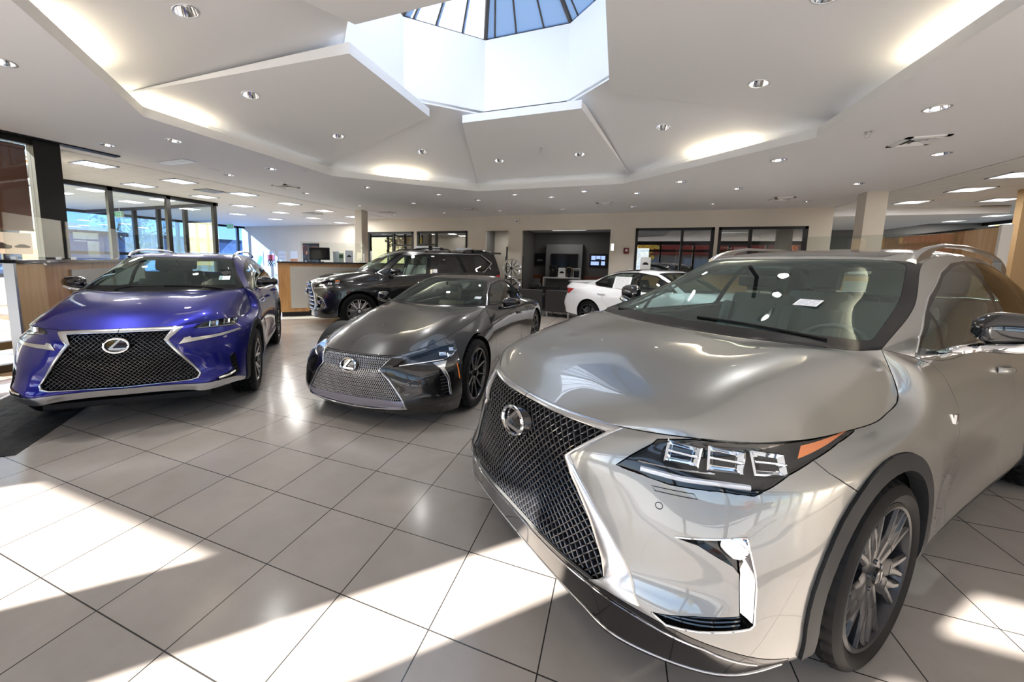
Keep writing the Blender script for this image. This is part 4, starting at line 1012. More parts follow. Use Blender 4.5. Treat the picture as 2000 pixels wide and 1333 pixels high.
def star_rim(n, w_in, w_out, split=0., dish=-.02, hub=.07, depth=.04, top=.5, bow=0.):
    def f(r, rr, w, face=False):
        if not face: hubface(r, hub, dish+.004)
        for i in range(n):
            a = 2*PI*i/n + PI/2
            if split:
                for s in (1, -1): spoke(r, a+s*split*.25, a+s*split, hub*.8, rr-.012, w_in, w_out, dish, -.006, depth, bow, top, face=face)
            else: spoke(r, a, a, hub*.8, rr-.012, w_in, w_out, dish, -.006, depth, bow, top, face=face)
    return f

def build_nx():
    M = std_mats(); M = dict(M); paint = car_paint('ultramarine_paint', (.006, .008, .18), .75, .38, 1.42); M['handle'] = paint
    M['rim'] = principled('black_rim', (.02, .02, .022), .25, .3, 1.); M['face'] = principled('machined_face', (.72, .73, .75), .2, 1.)
    c = dict(name='crossover_car', kind='suv', pose=(-4.5413, 2.4673, -.8072), label='deep blue crossover SUV with chrome framed mesh grille, nose over the black mat', paint=paint,
        lip_mat=M['satin'], bumper_gap=(.33, .87), doors=(-.80, -1.70, -2.58), belt=1.13, sill=.34, arch=[(0, .364), (-2.66, .364)], r_in=.415, r_out=.475, arch_trim=True,
        wheel=(.364, .243, .225), wheel_y=.915, rim=star_rim(5, .05, .035, R(14), -.03, .07, .04, .6),
        surround=[(-.53,1.115),(-.66,1.24),(-.86,1.36),(-1.15,1.46),(-1.6,1.53),(-2.2,1.53),(-2.7,1.48),(-3.1,1.35),(-3.2,1.28),(-2.6,1.18),(-1.8,1.14),(-1.1,1.115)],
        windows=[('front_window', [(-.66,1.14),(-.72,1.24),(-.90,1.35),(-1.2,1.45),(-1.58,1.51),(-1.72,1.515),(-1.68,1.15)]), ('rear_window', [(-1.78,1.16),(-1.83,1.515),(-2.2,1.51),(-2.6,1.46),(-2.58,1.20)]), ('cargo_window', [(-2.66,1.22),(-2.68,1.45),(-3.02,1.35),(-3.08,1.29)])],
        glass=dict(cargo_window='privacy'),
        ws=[(-.24, -.001, 1.19), (-.27, .40, 1.195), (-.34, .66, 1.215), (-.36, .67, 1.23), (-.72, .60, 1.38), (-.965, .535, 1.50), (-.90, .28, 1.515), (-.87, -.001, 1.52)], ws_r=[0, .05, .04, .04, .05, .06, .1, 0],
        rear_glass=[(-3.1,-.001,1.50),(-3.08,.42,1.49),(-3.42,.56,1.27),(-3.5,-.001,1.26)],
        taillight=[(-3.15,.9,1.0),(-3.4,.83,1.10),(-3.6,.4,1.06),(-3.6,.4,.97),(-3.4,.83,.92)],
        lamp=[(.728,.500,.873),(.692,.515,.895),(.627,.588,.922),(.534,.665,.938),(.239,.739,.953),(.015,.768,.963),(.145,.777,.932),(.415,.784,.856),(.462,.772,.844),(.641,.623,.859)],
        mesh2d=[(0,.876),(.2,.875),(.348,.872),(.307,.799),(.421,.634),(.537,.458),(.522,.425),(.478,.412),(0,.395)],
        extra=[('daytime_light', [(.836,.408,.749),(.805,.443,.801),(.776,.480,.808),(.777,.491,.792),(.656,.658,.795),(.429,.817,.814),(.430,.830,.798),(.649,.680,.771),(.796,.482,.756)], (.65, .75, 0)),
               ('vent', [(.590,.795,.588),(.603,.827,.407),(.653,.802,.363),(.782,.663,.365),(.768,.685,.394),(.656,.787,.433),(.66,.775,.56)], (.7, .7, 0))])
    root, B = car_shell(c, M, NX, .045); car_lift(c, M, root, B, (('vent', 'bumper_vent', M['black'], 'pair', dict(off=-.025, gap=0, wall_from=.026)), ('daytime_light', 'daytime_light', M['satin'], 'pair', dict(off=.004, gap=.001))))
    spindle(c, M, root, B, [(0,.876),(.2,.875),(.348,.872),(.307,.799),(.421,.634),(.537,.458),(.522,.425),(.478,.412),(0,.395)], [(0,.908),(.25,.906),(.434,.897),(.343,.795),(.436,.655),(.558,.455),(.540,.415),(.485,.402),(0,.386)], (.075, .034), .005, .016, principled('grille_gloss', (.05, .05, .055), .18, .6, 1.), M['satin'])
    lamp_unit(c, M, root, B, [(.60, .64, .897), (.47, .72, .899), (.32, .768, .905)], [('lamp_chrome_line', [(.70, .52, .868), (.62, .64, .864), (.47, .765, .852)], .005, M['chrome'])], (.65, .75, .1), .085)
    e = B.ray((1, 0, .78), (1, 0, 0), (0,)); emblem_parts(root, (e.x+.012, 0, .775), (1, 0, .12), (0, 0, 1), .165, .118, M)
    d = Vector((.7, .7, 0)).normalized()
    for sg in (1, -1):
        m = MB()
        for k in range(5):
            z = .40+.035*k; p = [B.ray((.7-.02*k, .8, z), d, (0,)) - d*.012, B.ray((.59, .82, z+.01), d, (0,)) - d*.012]
            m.tube([(q.x, q.y*sg, q.z) for q in p], .006, 6)
        m.build('vent_slat', M['gloss_black'], root)
        m = MB(); pts = [B.ray(q, d, (0,)) - d*.01 for q in resample([(.76, .68, .385), (.69, .75, .395), (.645, .795, .412)], 12)]
        m.tube([(q.x, q.y*sg, q.z) for q in pts], .014, 8); m.build('fog_lamp', M['refl'], root)
        P = resample([(-1.0, .545, 1.525), (-1.06, .545, 1.562), (-1.25, .545, 1.60), (-1.6, .55, 1.625), (-2.2, .545, 1.625), (-2.7, .53, 1.585), (-2.78, .53, 1.55)], 30)
        m = MB(); m.tube([(q.x, q.y*sg, q.z) for q in P], .018, 8, ry=.014); m.build('roof_rail', M['satin'], root)
    trim_line(root, 'belt_chrome', B, [(-.54,1,1.117),(-1.1,1,1.117),(-1.8,1,1.142),(-2.6,1,1.182),(-3.18,1,1.28)], (0, 1, 0), .007, M['gloss_black'], nets=(2,))
    mirrors(root, (-.72, .965, 1.225), .24, .15, .07, M, (-.72, .845, 1.13))
    handle(root, -1.52, .97, B, M); handle(root, -2.42, 1.0, B, M)
    cabin(root, M, -.60, 1.08, .42, [(-1.2, .37, .5), (-1.2, -.37, .5), (-2.1, .37, .52), (-2.1, -.37, .52)], -3.0, .68, (-.9, .37, 1.0), 1.50)
    q = B.ray((-.42, .55, 1.22), (.7, 0, .72), (1,)); n = B.normal(q, 1); ay = n.cross(Vector((0, 1, 0)))
    paper(root, 'windshield_sticker', q + n*.003 + ay*.045, (0, 1, 0), ay, .11, .085, [M['paper'], principled('sticker_blue', (.08, .12, .32), .5)], 5)
    m = MB(); q = q + ay*.16; m.M = Matrix(((0, ay.x, n.x, q.x), (1, ay.y, n.y, q.y), (0, ay.z, n.z, q.z), (0, 0, 0, 1))); m.lathe([(0, .004), (.048, .004), (.05, 0)], 20); m.build('round_sticker', M['black'], root)
    m = MB()
    for y0, y1 in ((.58, .02), (-.05, -.56)): m.tube([B.ray((-.2, y0+(y1-y0)*t, 1.2), (.7, 0, .72), (1,)) + Vector((-.0, 0, .010)) for t in np.linspace(0, 1, 10)], .006, 6)
    m.build('wiper', M['black'], root)
    return root, B

def build_lc():
    M = dict(std_mats()); paint = car_paint('obsidian_paint', (.006, .006, .0065), .0, .25); M['handle'] = paint
    M['rim'] = principled('black_rim', (.02, .02, .022), .25, .3, 1.); M['seat'] = principled('tan_leather', (.30, .20, .12), .5); M['caliper'] = principled('blue_caliper', (.03, .07, .35), .3, 0, .5)
    c = dict(name='sports_coupe', kind='sedan', pose=(-2.2468, 3.6253, -1.5754), label='low black sports coupe with silver mesh spindle grille, between the blue and grey cars', paint=paint,
        lip_mat=M['gloss_black'], bumper_gap=(.30, .69), doors=(-.62, -1.95, None), belt=.93, sill=.25, arch=[(0, .364), (-2.87, .364)], r_in=.40,
        wheel=(.364, .268, .245), wheel_y=.925, rim=star_rim(10, .028, .018, 0, -.035, .07, .045, .35), sill_mat=M['gloss_black'],
        surround=[(-.86,.985),(-1.12,1.115),(-1.45,1.235),(-1.85,1.272),(-2.3,1.25),(-2.6,1.16),(-2.85,1.02),(-2.6,.985),(-1.9,.965)],
        windows=[('front_window', [(-.96,.995),(-1.14,1.10),(-1.46,1.217),(-1.85,1.253),(-2.02,1.25),(-2.05,.985),(-1.6,.98)]), ('quarter_glass', [(-2.09,.99),(-2.07,1.247),(-2.28,1.23),(-2.54,1.145),(-2.74,1.03),(-2.55,1.0)])],
        ws=[(-.68, -.001, .985), (-.71, .35, .988), (-.86, .655, 1.0), (-1.13, .565, 1.13), (-1.42, .47, 1.262), (-1.35, .25, 1.285), (-1.33, -.001, 1.29)], ws_r=[0, .06, .05, .05, .06, .08, 0],
        rear_glass=[(-2.5,-.001,1.27),(-2.5,.40,1.25),(-3.0,.53,.99),(-3.12,-.001,1.04)],
        taillight=[(-3.4,.9,.76),(-3.6,.82,.78),(-3.85,.4,.76),(-3.85,.4,.70),(-3.6,.85,.68)],
        lamp=[(.839,.421,.588),(.753,.479,.637),(.615,.543,.662),(.382,.667,.700),(.122,.820,.734),(.135,.834,.722),(.392,.805,.632),(.494,.772,.607),(.687,.616,.600)],
        mesh2d=[(0,.664),(.2,.663),(.384,.660),(.311,.563),(.398,.476),(.530,.288),(.433,.282),(.146,.278),(0,.277)],
        extra=[('vent', [(.588,.755,.55),(.549,.832,.452),(.548,.857,.307),(.571,.844,.298),(.621,.805,.352),(.615,.785,.465)], (.6, .8, 0)),
               ('grille_tray', [(1.2,-.001,.277),(1.2,.146,.278),(1.2,.433,.282),(1.2,.530,.288),(1.2,.545,.235),(1.2,.5,.21),(1.2,.2,.195),(1.2,-.001,.193)], (1, 0, 0))])
    root, B = car_shell(c, M, LC, .04)
    car_lift(c, M, root, B, (('vent', 'bumper_vent', M['black'], 'pair', dict(off=-.03, gap=0, wall_from=.031)), ('grille_tray', 'grille_tray', principled('tray_silver', (.42, .41, .50), .25, .8), 'join', dict(gap=0, off=-.006))))
    spindle(c, M, root, B, [(.384,.660),(.311,.563),(.398,.476),(.530,.285),(.54,.222),(.2,.188),(0,.186)], [(.394,.669),(.322,.564),(.409,.482),(.541,.292),(.557,.206),(.2,.172),(0,.170)], (.040, .036), .0045, .014, principled('grille_silver', (.55, .56, .58), .25, .9), M['chrome'], .010)
    lamp_unit(c, M, root, B, [(.46, .745, .665), (.33, .785, .69), (.40, .80, .645)], [('running_light', [(.80, .46, .592), (.69, .61, .606), (.50, .765, .614)], .007, M['chrome']), ('lamp_chrome_line', [(.48, .775, .617), (.38, .80, .645), (.16, .826, .72)], .004, M['chrome'])], (.65, .75, .25), .07)
    e = B.ray((1, 0, .585), (1, 0, 0), (0,)); emblem_parts(root, (e.x+.012, 0, .580), (1, 0, .1), (0, 0, 1), .165, .118, M)
    d = Vector((.6, .8, 0)).normalized()
    for sg in (1, -1):
        m = MB()
        for k in range(7):
            z = .33+.03*k; p = [B.ray((.62, .79, z), d, (0,)) - d*.008, B.ray((.555, .85, z), d, (0,)) - d*.008]
            m.tube([(q.x, q.y*sg, q.z) for q in p], .005, 6)
        m.build('vent_slat', M['gloss_black'], root)
        A = [B.ray(q, d, (0,)) for q in seg_pts([(.605,.700,.600),(.52,.765,.606),(.482,.79,.606)], 8)]; C_ = [B.ray(q, d, (0,)) for q in seg_pts([(.588,.757,.560),(.575,.785,.552),(.562,.80,.545)], 8)]
        m = MB(); ribbon(m, A, C_, d, .006, sg=sg)
        A = [B.ray(q, d, (0,)) for q in seg_pts([(.562,.80,.575),(.535,.842,.46),(.533,.866,.30)], 8)]; C_ = [B.ray(q, d, (0,)) for q in seg_pts([(.588,.765,.56),(.556,.828,.452),(.553,.853,.307)], 8)]
        ribbon(m, A, C_, d, .008, sg=sg); m.build('vent_trim', M['satin'], root)
        q = B.ray((.40, .9, .47), (.3, 1, 0), (0,)); m = MB(); m.tube([(p.x, p.y*sg, p.z) for p in [B.ray(w, (.3, 1, 0), (0,)) for w in [(.425, .9, .57), (.43, .9, .50), (.425, .9, .43)]]], .007, 6); m.build('side_marker', M['amber'], root)
    trim_line(root, 'bumper_crease', B, [(.885,.33,.545),(.854,.478,.415),(.756,.640,.486),(.613,.768,.515)], (.7, .6, 0), .004, paint, nets=(0,))
    trim_line(root, 'window_chrome', B, [(-.87,1,.99),(-1.12,1,1.12),(-1.45,1,1.238),(-1.85,1,1.275),(-2.3,1,1.253),(-2.6,1,1.163),(-2.85,1,1.02),(-2.6,1,.985),(-1.9,1,.965)], (0, 1, 0), .005, M['satin'], nets=(2,))
    mirrors(root, (-1.02, .985, 1.03), .22, .13, .07, dict(M, mirror_base=paint), (-1.04, .84, .94))
    handle(root, -1.85, .80, B, M)
    cabin(root, M, -1.0, .90, .28, [(-1.75, .36, .5), (-1.75, -.36, .5)], -2.6, .62, (-1.32, .36, .82), 1.27, seat_z=.06, back=.47)
    q = B.ray((-.95, .56, 1.05), (.7, 0, .72), (1,)); n = B.normal(q, 1); ay = n.cross(Vector((0, 1, 0)))
    paper(root, 'windshield_sticker', q + n*.003, (0, 1, 0), ay, .09, .06, [M['paper'], M['ink']], 4)
    return root, B

def build_lx():
    M = dict(std_mats()); paint = car_paint('onyx_paint', (.005, .005, .0055), .0, .25); M['handle'] = M['chrome']
    M['rim'] = principled('dark_silver_rim', (.10, .10, .105), .3, .8); M['face'] = principled('machined_face', (.72, .73, .75), .2, 1.); M['cap'] = M['satin']; M['seat'] = principled('cream_leather', (.45, .42, .36), .5)
    c = dict(name='large_sport_utility_vehicle', kind='suv', pose=(-6.066, 7.425, 4.011-2*PI), label='big black SUV with roof racks parked alongside the wood and fabric counter', paint=paint,
        lip_mat=M['gloss_black'], bumper_gap=(.30, 1.0), doors=(-.62, -1.66, -2.66), belt=1.22, sill=.40, arch=[(0, .405), (-2.85, .405)], r_in=.455,
        wheel=(.405, .268, .27), wheel_y=.985, rim=star_rim(9, .032, .026, R(6), -.03, .07, .04, .7), floor=.3, sill_mat=M['gloss_black'],
        surround=[(-.60,1.20),(-.78,1.40),(-1.10,1.67),(-1.5,1.722),(-2.4,1.735),(-3.25,1.722),(-3.55,1.52),(-3.30,1.295),(-2.6,1.245),(-1.5,1.20)],
        windows=[('front_window', [(-.67,1.215),(-.83,1.42),(-1.13,1.655),(-1.5,1.702),(-1.70,1.706),(-1.60,1.215)]), ('rear_window', [(-1.72,1.24),(-1.79,1.712),(-2.45,1.715),(-2.66,1.28)]), ('cargo_window', [(-2.76,1.262),(-2.58,1.715),(-3.2,1.71),(-3.47,1.49),(-3.24,1.312)])],
        glass=dict(front_window='windscreen', rear_window='privacy', cargo_window='privacy'),
        ws=[(-.34, -.001, 1.30), (-.36, .45, 1.30), (-.50, .78, 1.30), (-.74, .69, 1.485), (-1.04, .61, 1.70), (-.97, .3, 1.715), (-.95, -.001, 1.72)], ws_r=[0, .05, .05, .05, .06, .08, 0],
        rear_glass=[(-3.72,-.001,1.74),(-3.7,.56,1.72),(-3.85,.68,1.36),(-3.96,-.001,1.35)], rg_dir=(-1, 0, .1),
        taillight=[(-3.7,1,1.05),(-3.8,.95,1.22),(-4.1,.5,1.18),(-4.1,.5,1.02),(-3.8,.95,1.0)],
        lamp=[(.888,.471,.893),(.819,.551,.965),(.712,.627,1.035),(.575,.745,1.066),(.437,.760,1.09),(.261,.794,1.10),(.349,.848,1.045),(.529,.841,.939),(.811,.577,.906)],
        mesh2d=[(0,1.04),(.25,1.04),(.40,1.03),(.44,.88),(.50,.70),(.58,.47),(.50,.43),(0,.42)],
        extra=[('fog_pocket', [(.823,.588,.744),(.723,.751,.709),(.69,.82,.60),(.669,.867,.477),(.841,.640,.498)], (.7, .7, 0))])
    root, B = car_shell(c, M, LX, .06); car_lift(c, M, root, B, (('fog_pocket', 'fog_pocket', M['gloss_black'], 'pair', dict(off=-.04, gap=0, wall_from=.041)),))
    # big grille of level bars inside a chrome frame
    surf = lambda y, z: B.ray((1, abs(y), z), (1, 0, 0), (0,)).x
    md = c['mesh2d']
    for k in range(7):
        z = .47 + .085*k; w = np.interp(z, [.43, .47, .70, .88, 1.03], [.5, .57, .50, .43, .40]) - .01
        ys = np.linspace(-w, w, 17); rows = [[(surf(y, z)+o, y, z+h) for o, h in ((-.05, -.028), (.012, -.022), (.018, 0), (.012, .022), (-.05, .028))] for y in ys]
        m = MB(); m.grid(rows, True); m.build('grille_bar', M['satin'], root)
    m = MB(); m.grid([[(surf(y, z)-.07, y, z) for y in np.linspace(-.56, .56, 11)] for z in np.linspace(.42, 1.05, 8)], True); m.build('grille_backing', M['black'], root)
    inn = [(0,1.04),(.25,1.04),(.40,1.03),(.44,.88),(.50,.70),(.58,.47),(.50,.43),(0,.42)]; out = [(0,1.065),(.26,1.065),(.425,1.05),(.47,.88),(.53,.70),(.615,.45),(.51,.405),(0,.395)]
    A = [B.ray((1.2, q.y, q.z), (1, 0, 0), (0, 1)) for q in seg_pts([(0, y, z) for y, z in inn], 6)]; C_ = [B.ray((1.2, q.y, q.z), (1, 0, 0), (0, 1)) for q in seg_pts([(0, y, z) for y, z in out], 6)]
    m = MB(); [ribbon(m, A, C_, (1, 0, .1), .014, sg=sg) for sg in (1, -1)]; m.build('grille_frame', M['chrome'], root)
    e = B.ray((1, 0, .80), (1, 0, 0), (0,)); emblem_parts(root, (e.x+.03, 0, .80), (1, 0, 0), (0, 0, 1), .19, .135, M)
    d = Vector((.65, .75, .1))
    lamp_unit(c, M, root, B, [(.74, .62, .985), (.58, .74, 1.02), (.43, .80, 1.04)], [('running_light', [(.875, .49, .905), (.78, .60, .915), (.53, .835, .95)], .012, M['chrome']), ('amber_marker', [(.46, .78, 1.065), (.30, .80, 1.085)], .014, M['amber'])], d, .09)
    dn = Vector((.7, .7, 0)).normalized()
    for sg in (1, -1):
        for pts in ([(.815,.60,.735),(.735,.74,.70),(.68,.85,.50)], [(.815, .61, .65), (.835, .645, .52)]):
            m = MB(); P = [B.ray(q, dn, (0,)) - dn*.005 for q in resample(pts, 12)]; m.tube([(q.x, q.y*sg, q.z) for q in P], .010, 8); m.build('fog_lamp_trim', M['chrome'], root)
        m = MB(); q = B.ray((.79, .66, .60), dn, (0,)) - dn*.03; m.M = Matrix.Translation((q.x, q.y*sg, q.z)) @ Matrix.Rotation(sg*R(45), 4, 'Z'); m.lathe([(0, .02), (.04, .015), (.05, 0), (.05, -.03)], 20, 'X'); m.build('fog_lamp', M['refl'], root)
        m = MB(); P = resample([(-1.35, .66, 1.80), (-1.45, .66, 1.845), (-1.65, .66, 1.86), (-2.15, .66, 1.862), (-2.3, .66, 1.85), (-2.38, .66, 1.80)], 24); m.tube([(q.x, q.y*sg, q.z) for q in P], .015, 8); m.build('roof_rail', M['black'], root)
        m = MB(); P = resample([(-2.75, .66, 1.80), (-2.85, .66, 1.84), (-3.0, .66, 1.852), (-3.3, .66, 1.845), (-3.42, .66, 1.79)], 24); m.tube([(q.x, q.y*sg, q.z) for q in P], .015, 8); m.build('roof_rail', M['black'], root)
    for x in (-1.75, -3.05):
        m = MB(); m.box(x-.03, x+.03, -.66, .66, 1.85, 1.875, .01); m.build('roof_cross_bar', M['black'], root)
    m = MB(); m.box(-3.96, -3.50, -.60, .60, 1.775, 1.825, .02); m.build('roof_spoiler', paint, root)
    trim_line(root, 'belt_chrome', B, [(-.60,1,1.20),(-1.5,1,1.20),(-2.6,1,1.245),(-3.30,1,1.295)], (0, 1, 0), .009, M['chrome'], nets=(2,))
    trim_line(root, 'window_chrome', B, [(-3.30,1,1.295),(-3.55,1,1.52),(-3.25,1,1.722)], (0, 1, 0), .016, M['satin'], nets=(2,))
    trim_line(root, 'roof_gutter', B, [(-1.1,1,1.70),(-1.5,1,1.74),(-2.4,1,1.755),(-3.3,1,1.74)], (0, 1, 0), .007, M['satin'], nets=(2,))
    mirrors(root, (-.78, 1.09, 1.30), .24, .20, .09, dict(M, mirror_base=paint), (-.72, .90, 1.19))
    handle(root, -1.48, 1.02, B, M); handle(root, -2.45, 1.05, B, M)
    cabin(root, M, -.75, 1.22, .55, [(-1.3, .40, .54), (-1.3, -.40, .54), (-2.2, .40, .56), (-2.2, -.40, .56)], -3.5, .76, (-1.0, .40, 1.12), 1.72)
    for x, z, w, h in ((-1.86, 1.31, .11, .09), (-1.84, 1.665, .08, .03)):
        q = B.ray((x, 1, z), (0, 1, 0), (2,)); n = B.normal(q, 2); ax = Vector((-1, 0, 0)); ay = n.cross(ax); paper(root, 'window_sticker', q + n*.003, ax, ay, w, h, [M['paper'], M['ink']], 5)
    return root, B

def build_gs():
    M = dict(std_mats()); paint = car_paint('white_paint', (.80, .80, .83), .0, .25); M['handle'] = paint; M['mirror_base'] = paint
    M['rim'] = principled('gunmetal_rim', (.032, .033, .037), .28, .6)
    c = dict(name='sedan_car', kind='sedan', pose=(2.183, 8.411, -.662), label='white sedan seen from its rear right, half hidden behind the grey SUV', paint=paint,
        lip_mat=M['gloss_black'], bumper_gap=(.30, .75), doors=(-.62, -1.62, -2.58), belt=1.0, sill=.30, arch=[(0, .335), (-2.85, .335)], r_in=.375,
        wheel=(.335, .245, .235), wheel_y=.905, rim=star_rim(5, .045, .03, R(15), -.03, .07, .04, .6), sill_mat=paint,
        surround=[(-.75,1.01),(-.98,1.18),(-1.28,1.32),(-1.75,1.385),(-2.25,1.37),(-2.60,1.27),(-2.85,1.10),(-2.75,1.02),(-2.2,.985),(-1.5,.965)],
        windows=[('front_window', [(-.84,1.02),(-1.02,1.17),(-1.30,1.305),(-1.63,1.36),(-1.58,.985),(-1.2,.985)]), ('rear_window', [(-1.66,.99),(-1.70,1.365),(-2.18,1.355),(-2.52,1.27),(-2.74,1.11),(-2.70,1.04),(-2.2,1.0)])],
        ws=[(-.50, -.001, 1.04), (-.53, .35, 1.04), (-.66, .63, 1.045), (-.92, .57, 1.22), (-1.22, .51, 1.37), (-1.13, .25, 1.385), (-1.1, -.001, 1.39)], ws_r=[0, .05, .05, .05, .06, .08, 0],
        rear_glass=[(-2.45,-.001,1.375),(-2.45,.45,1.35),(-3.08,.57,1.09),(-3.12,-.001,1.12)],
        taillight=[(-3.42,.9,.925),(-3.62,.82,.93),(-3.95,.40,.945),(-3.95,.40,.84),(-3.68,.80,.80),(-3.58,.85,.79)],
        lamp=[(.80,.46,.62),(.70,.50,.69),(.40,.63,.75),(.10,.78,.79),(.35,.77,.68),(.60,.65,.64)],
        mesh2d=[(0,.72),(.2,.715),(.36,.71),(.30,.61),(.40,.50),(.50,.33),(.43,.31),(0,.30)], extra=[])
    root, B = car_shell(c, M, GS, .05); car_lift(c, M, root, B)
    spindle(c, M, root, B, [(0,.72),(.36,.71),(.30,.61),(.40,.50),(.50,.33),(.43,.31),(0,.30)], [(0,.74),(.39,.73),(.325,.61),(.425,.51),(.53,.32),(.44,.29),(0,.28)], (.075, .04), .006, .016, principled('grille_gloss', (.05, .05, .055), .18, .6, 1.), M['chrome'])
    lamp_unit(c, M, root, B, [(.58, .62, .69), (.38, .72, .72)], [('running_light', [(.78, .48, .63), (.60, .66, .645), (.36, .78, .685)], .007, M['chrome'])], (.65, .75, .1), .08)
    e = B.ray((1, 0, .62), (1, 0, 0), (0,)); emblem_parts(root, (e.x+.012, 0, .62), (1, 0, .1), (0, 0, 1), .165, .118, M)
    trim_line(root, 'window_chrome', B, [(-.75,1,1.01),(-.98,1,1.18),(-1.28,1,1.32),(-1.75,1,1.385),(-2.25,1,1.37),(-2.60,1,1.27),(-2.85,1,1.10),(-2.75,1,1.02),(-2.2,1,.985),(-1.5,1,.965)], (0, 1, 0), .007, M['chrome'], True, nets=(2,))
    mirrors(root, (-.92, .93, 1.06), .22, .13, .07, M, (-.92, .80, .99))
    handle(root, -1.45, .84, B, M, .22); handle(root, -2.5, .86, B, M, .22)
    m = MB(); m.grid([[(-3.80+dx, y, 1.075+dz) for dx, dz in ((.12, -.02), (.0, .02), (-.09, .035), (-.095, .02), (-.02, -.02))] for y in np.linspace(-.55, .55, 9)], True); m.build('trunk_spoiler', paint, root)
    m = MB(); m.M = Matrix.Translation((-2.35, 0, 1.405)); m.add([(.08, -.02, 0), (.08, .02, 0), (-.09, -.025, 0), (-.09, .025, 0), (-.08, 0, .055), (-.02, 0, .045)], [(0, 1, 5), (0, 5, 4, 2), (1, 3, 4, 5), (2, 4, 3)]); m.build('roof_antenna', paint, root)
    m = MB(); m.grid([[B.ray((x, y, 1.4), (0, 0, 1), (1,)) * Vector((1, 1, 1)) + Vector((0, 0, .003)) if y >= 0 else Vector(((p := B.ray((x, -y, 1.4), (0, 0, 1), (1,))).x, -p.y, p.z+.003)) for y in np.linspace(-.40, .40, 9)] for x in np.linspace(-1.85, -1.35, 7)], True); m.build('sunroof', M['frit'], root)
    cabin(root, M, -.72, .96, .33, [(-1.3, .37, .5), (-1.3, -.37, .5), (-2.2, .37, .52), (-2.15, -.37, .52)], -2.8, .66, (-1.02, .37, .88), 1.38, seat_z=.10, back=.50)
    q0 = B.ray((-2.05, 1, 1.14), (0, 1, 0), (2,)); n = B.normal(q0, 2); q = Vector((q0.x, -q0.y, q0.z)); n = Vector((n.x, -n.y, n.z)); ax = Vector((1, 0, 0)); ay = n.cross(ax)
    paper(root, 'window_sticker', q + n*.003, ax, ay, .44, .29, [M['paper'], M['ink']], 11)
    return root, B
# ---------------------------------------------------------------- room shell
ZC = 3.05; YB = 11.75; TILE = .45756
OC = Vector((-1.43, 4.15, 0))
ORD = ['first', 'second', 'third', 'fourth', 'fifth', 'sixth', 'seventh', 'eighth', 'ninth', 'tenth']
def octo(ap, z=0.):
    r = ap/math.cos(PI/8); return [(OC.x + r*math.cos(R(22.5+45*i)), OC.y + r*math.sin(R(22.5+45*i)), z) for i in range(8)]
def struct(o, kind='structure'): o['kind'] = kind; return o
def holes(o, cyl):
    """drill round holes (x, y, z, r) straight up through a ceiling mesh"""
    m = MB()
    for x, y, z, r in cyl: m.M = Matrix.Translation((x, y, z)); m.lathe([(0, -.3), (r, -.3), (r, .3), (0, .3)], 28)
    c = m.build('cutter'); b = o.modifiers.new('b', 'BOOLEAN'); b.object = c; b.operation = 'DIFFERENCE'; b.solver = 'EXACT'
    dg = bpy.context.evaluated_depsgraph_get(); me = bpy.data.meshes.new_from_object(o.evaluated_get(dg)); old = o.data
    o.modifiers.clear(); o.data = me; bpy.data.meshes.remove(old); cm = c.data; bpy.data.objects.remove(c); bpy.data.meshes.remove(cm)

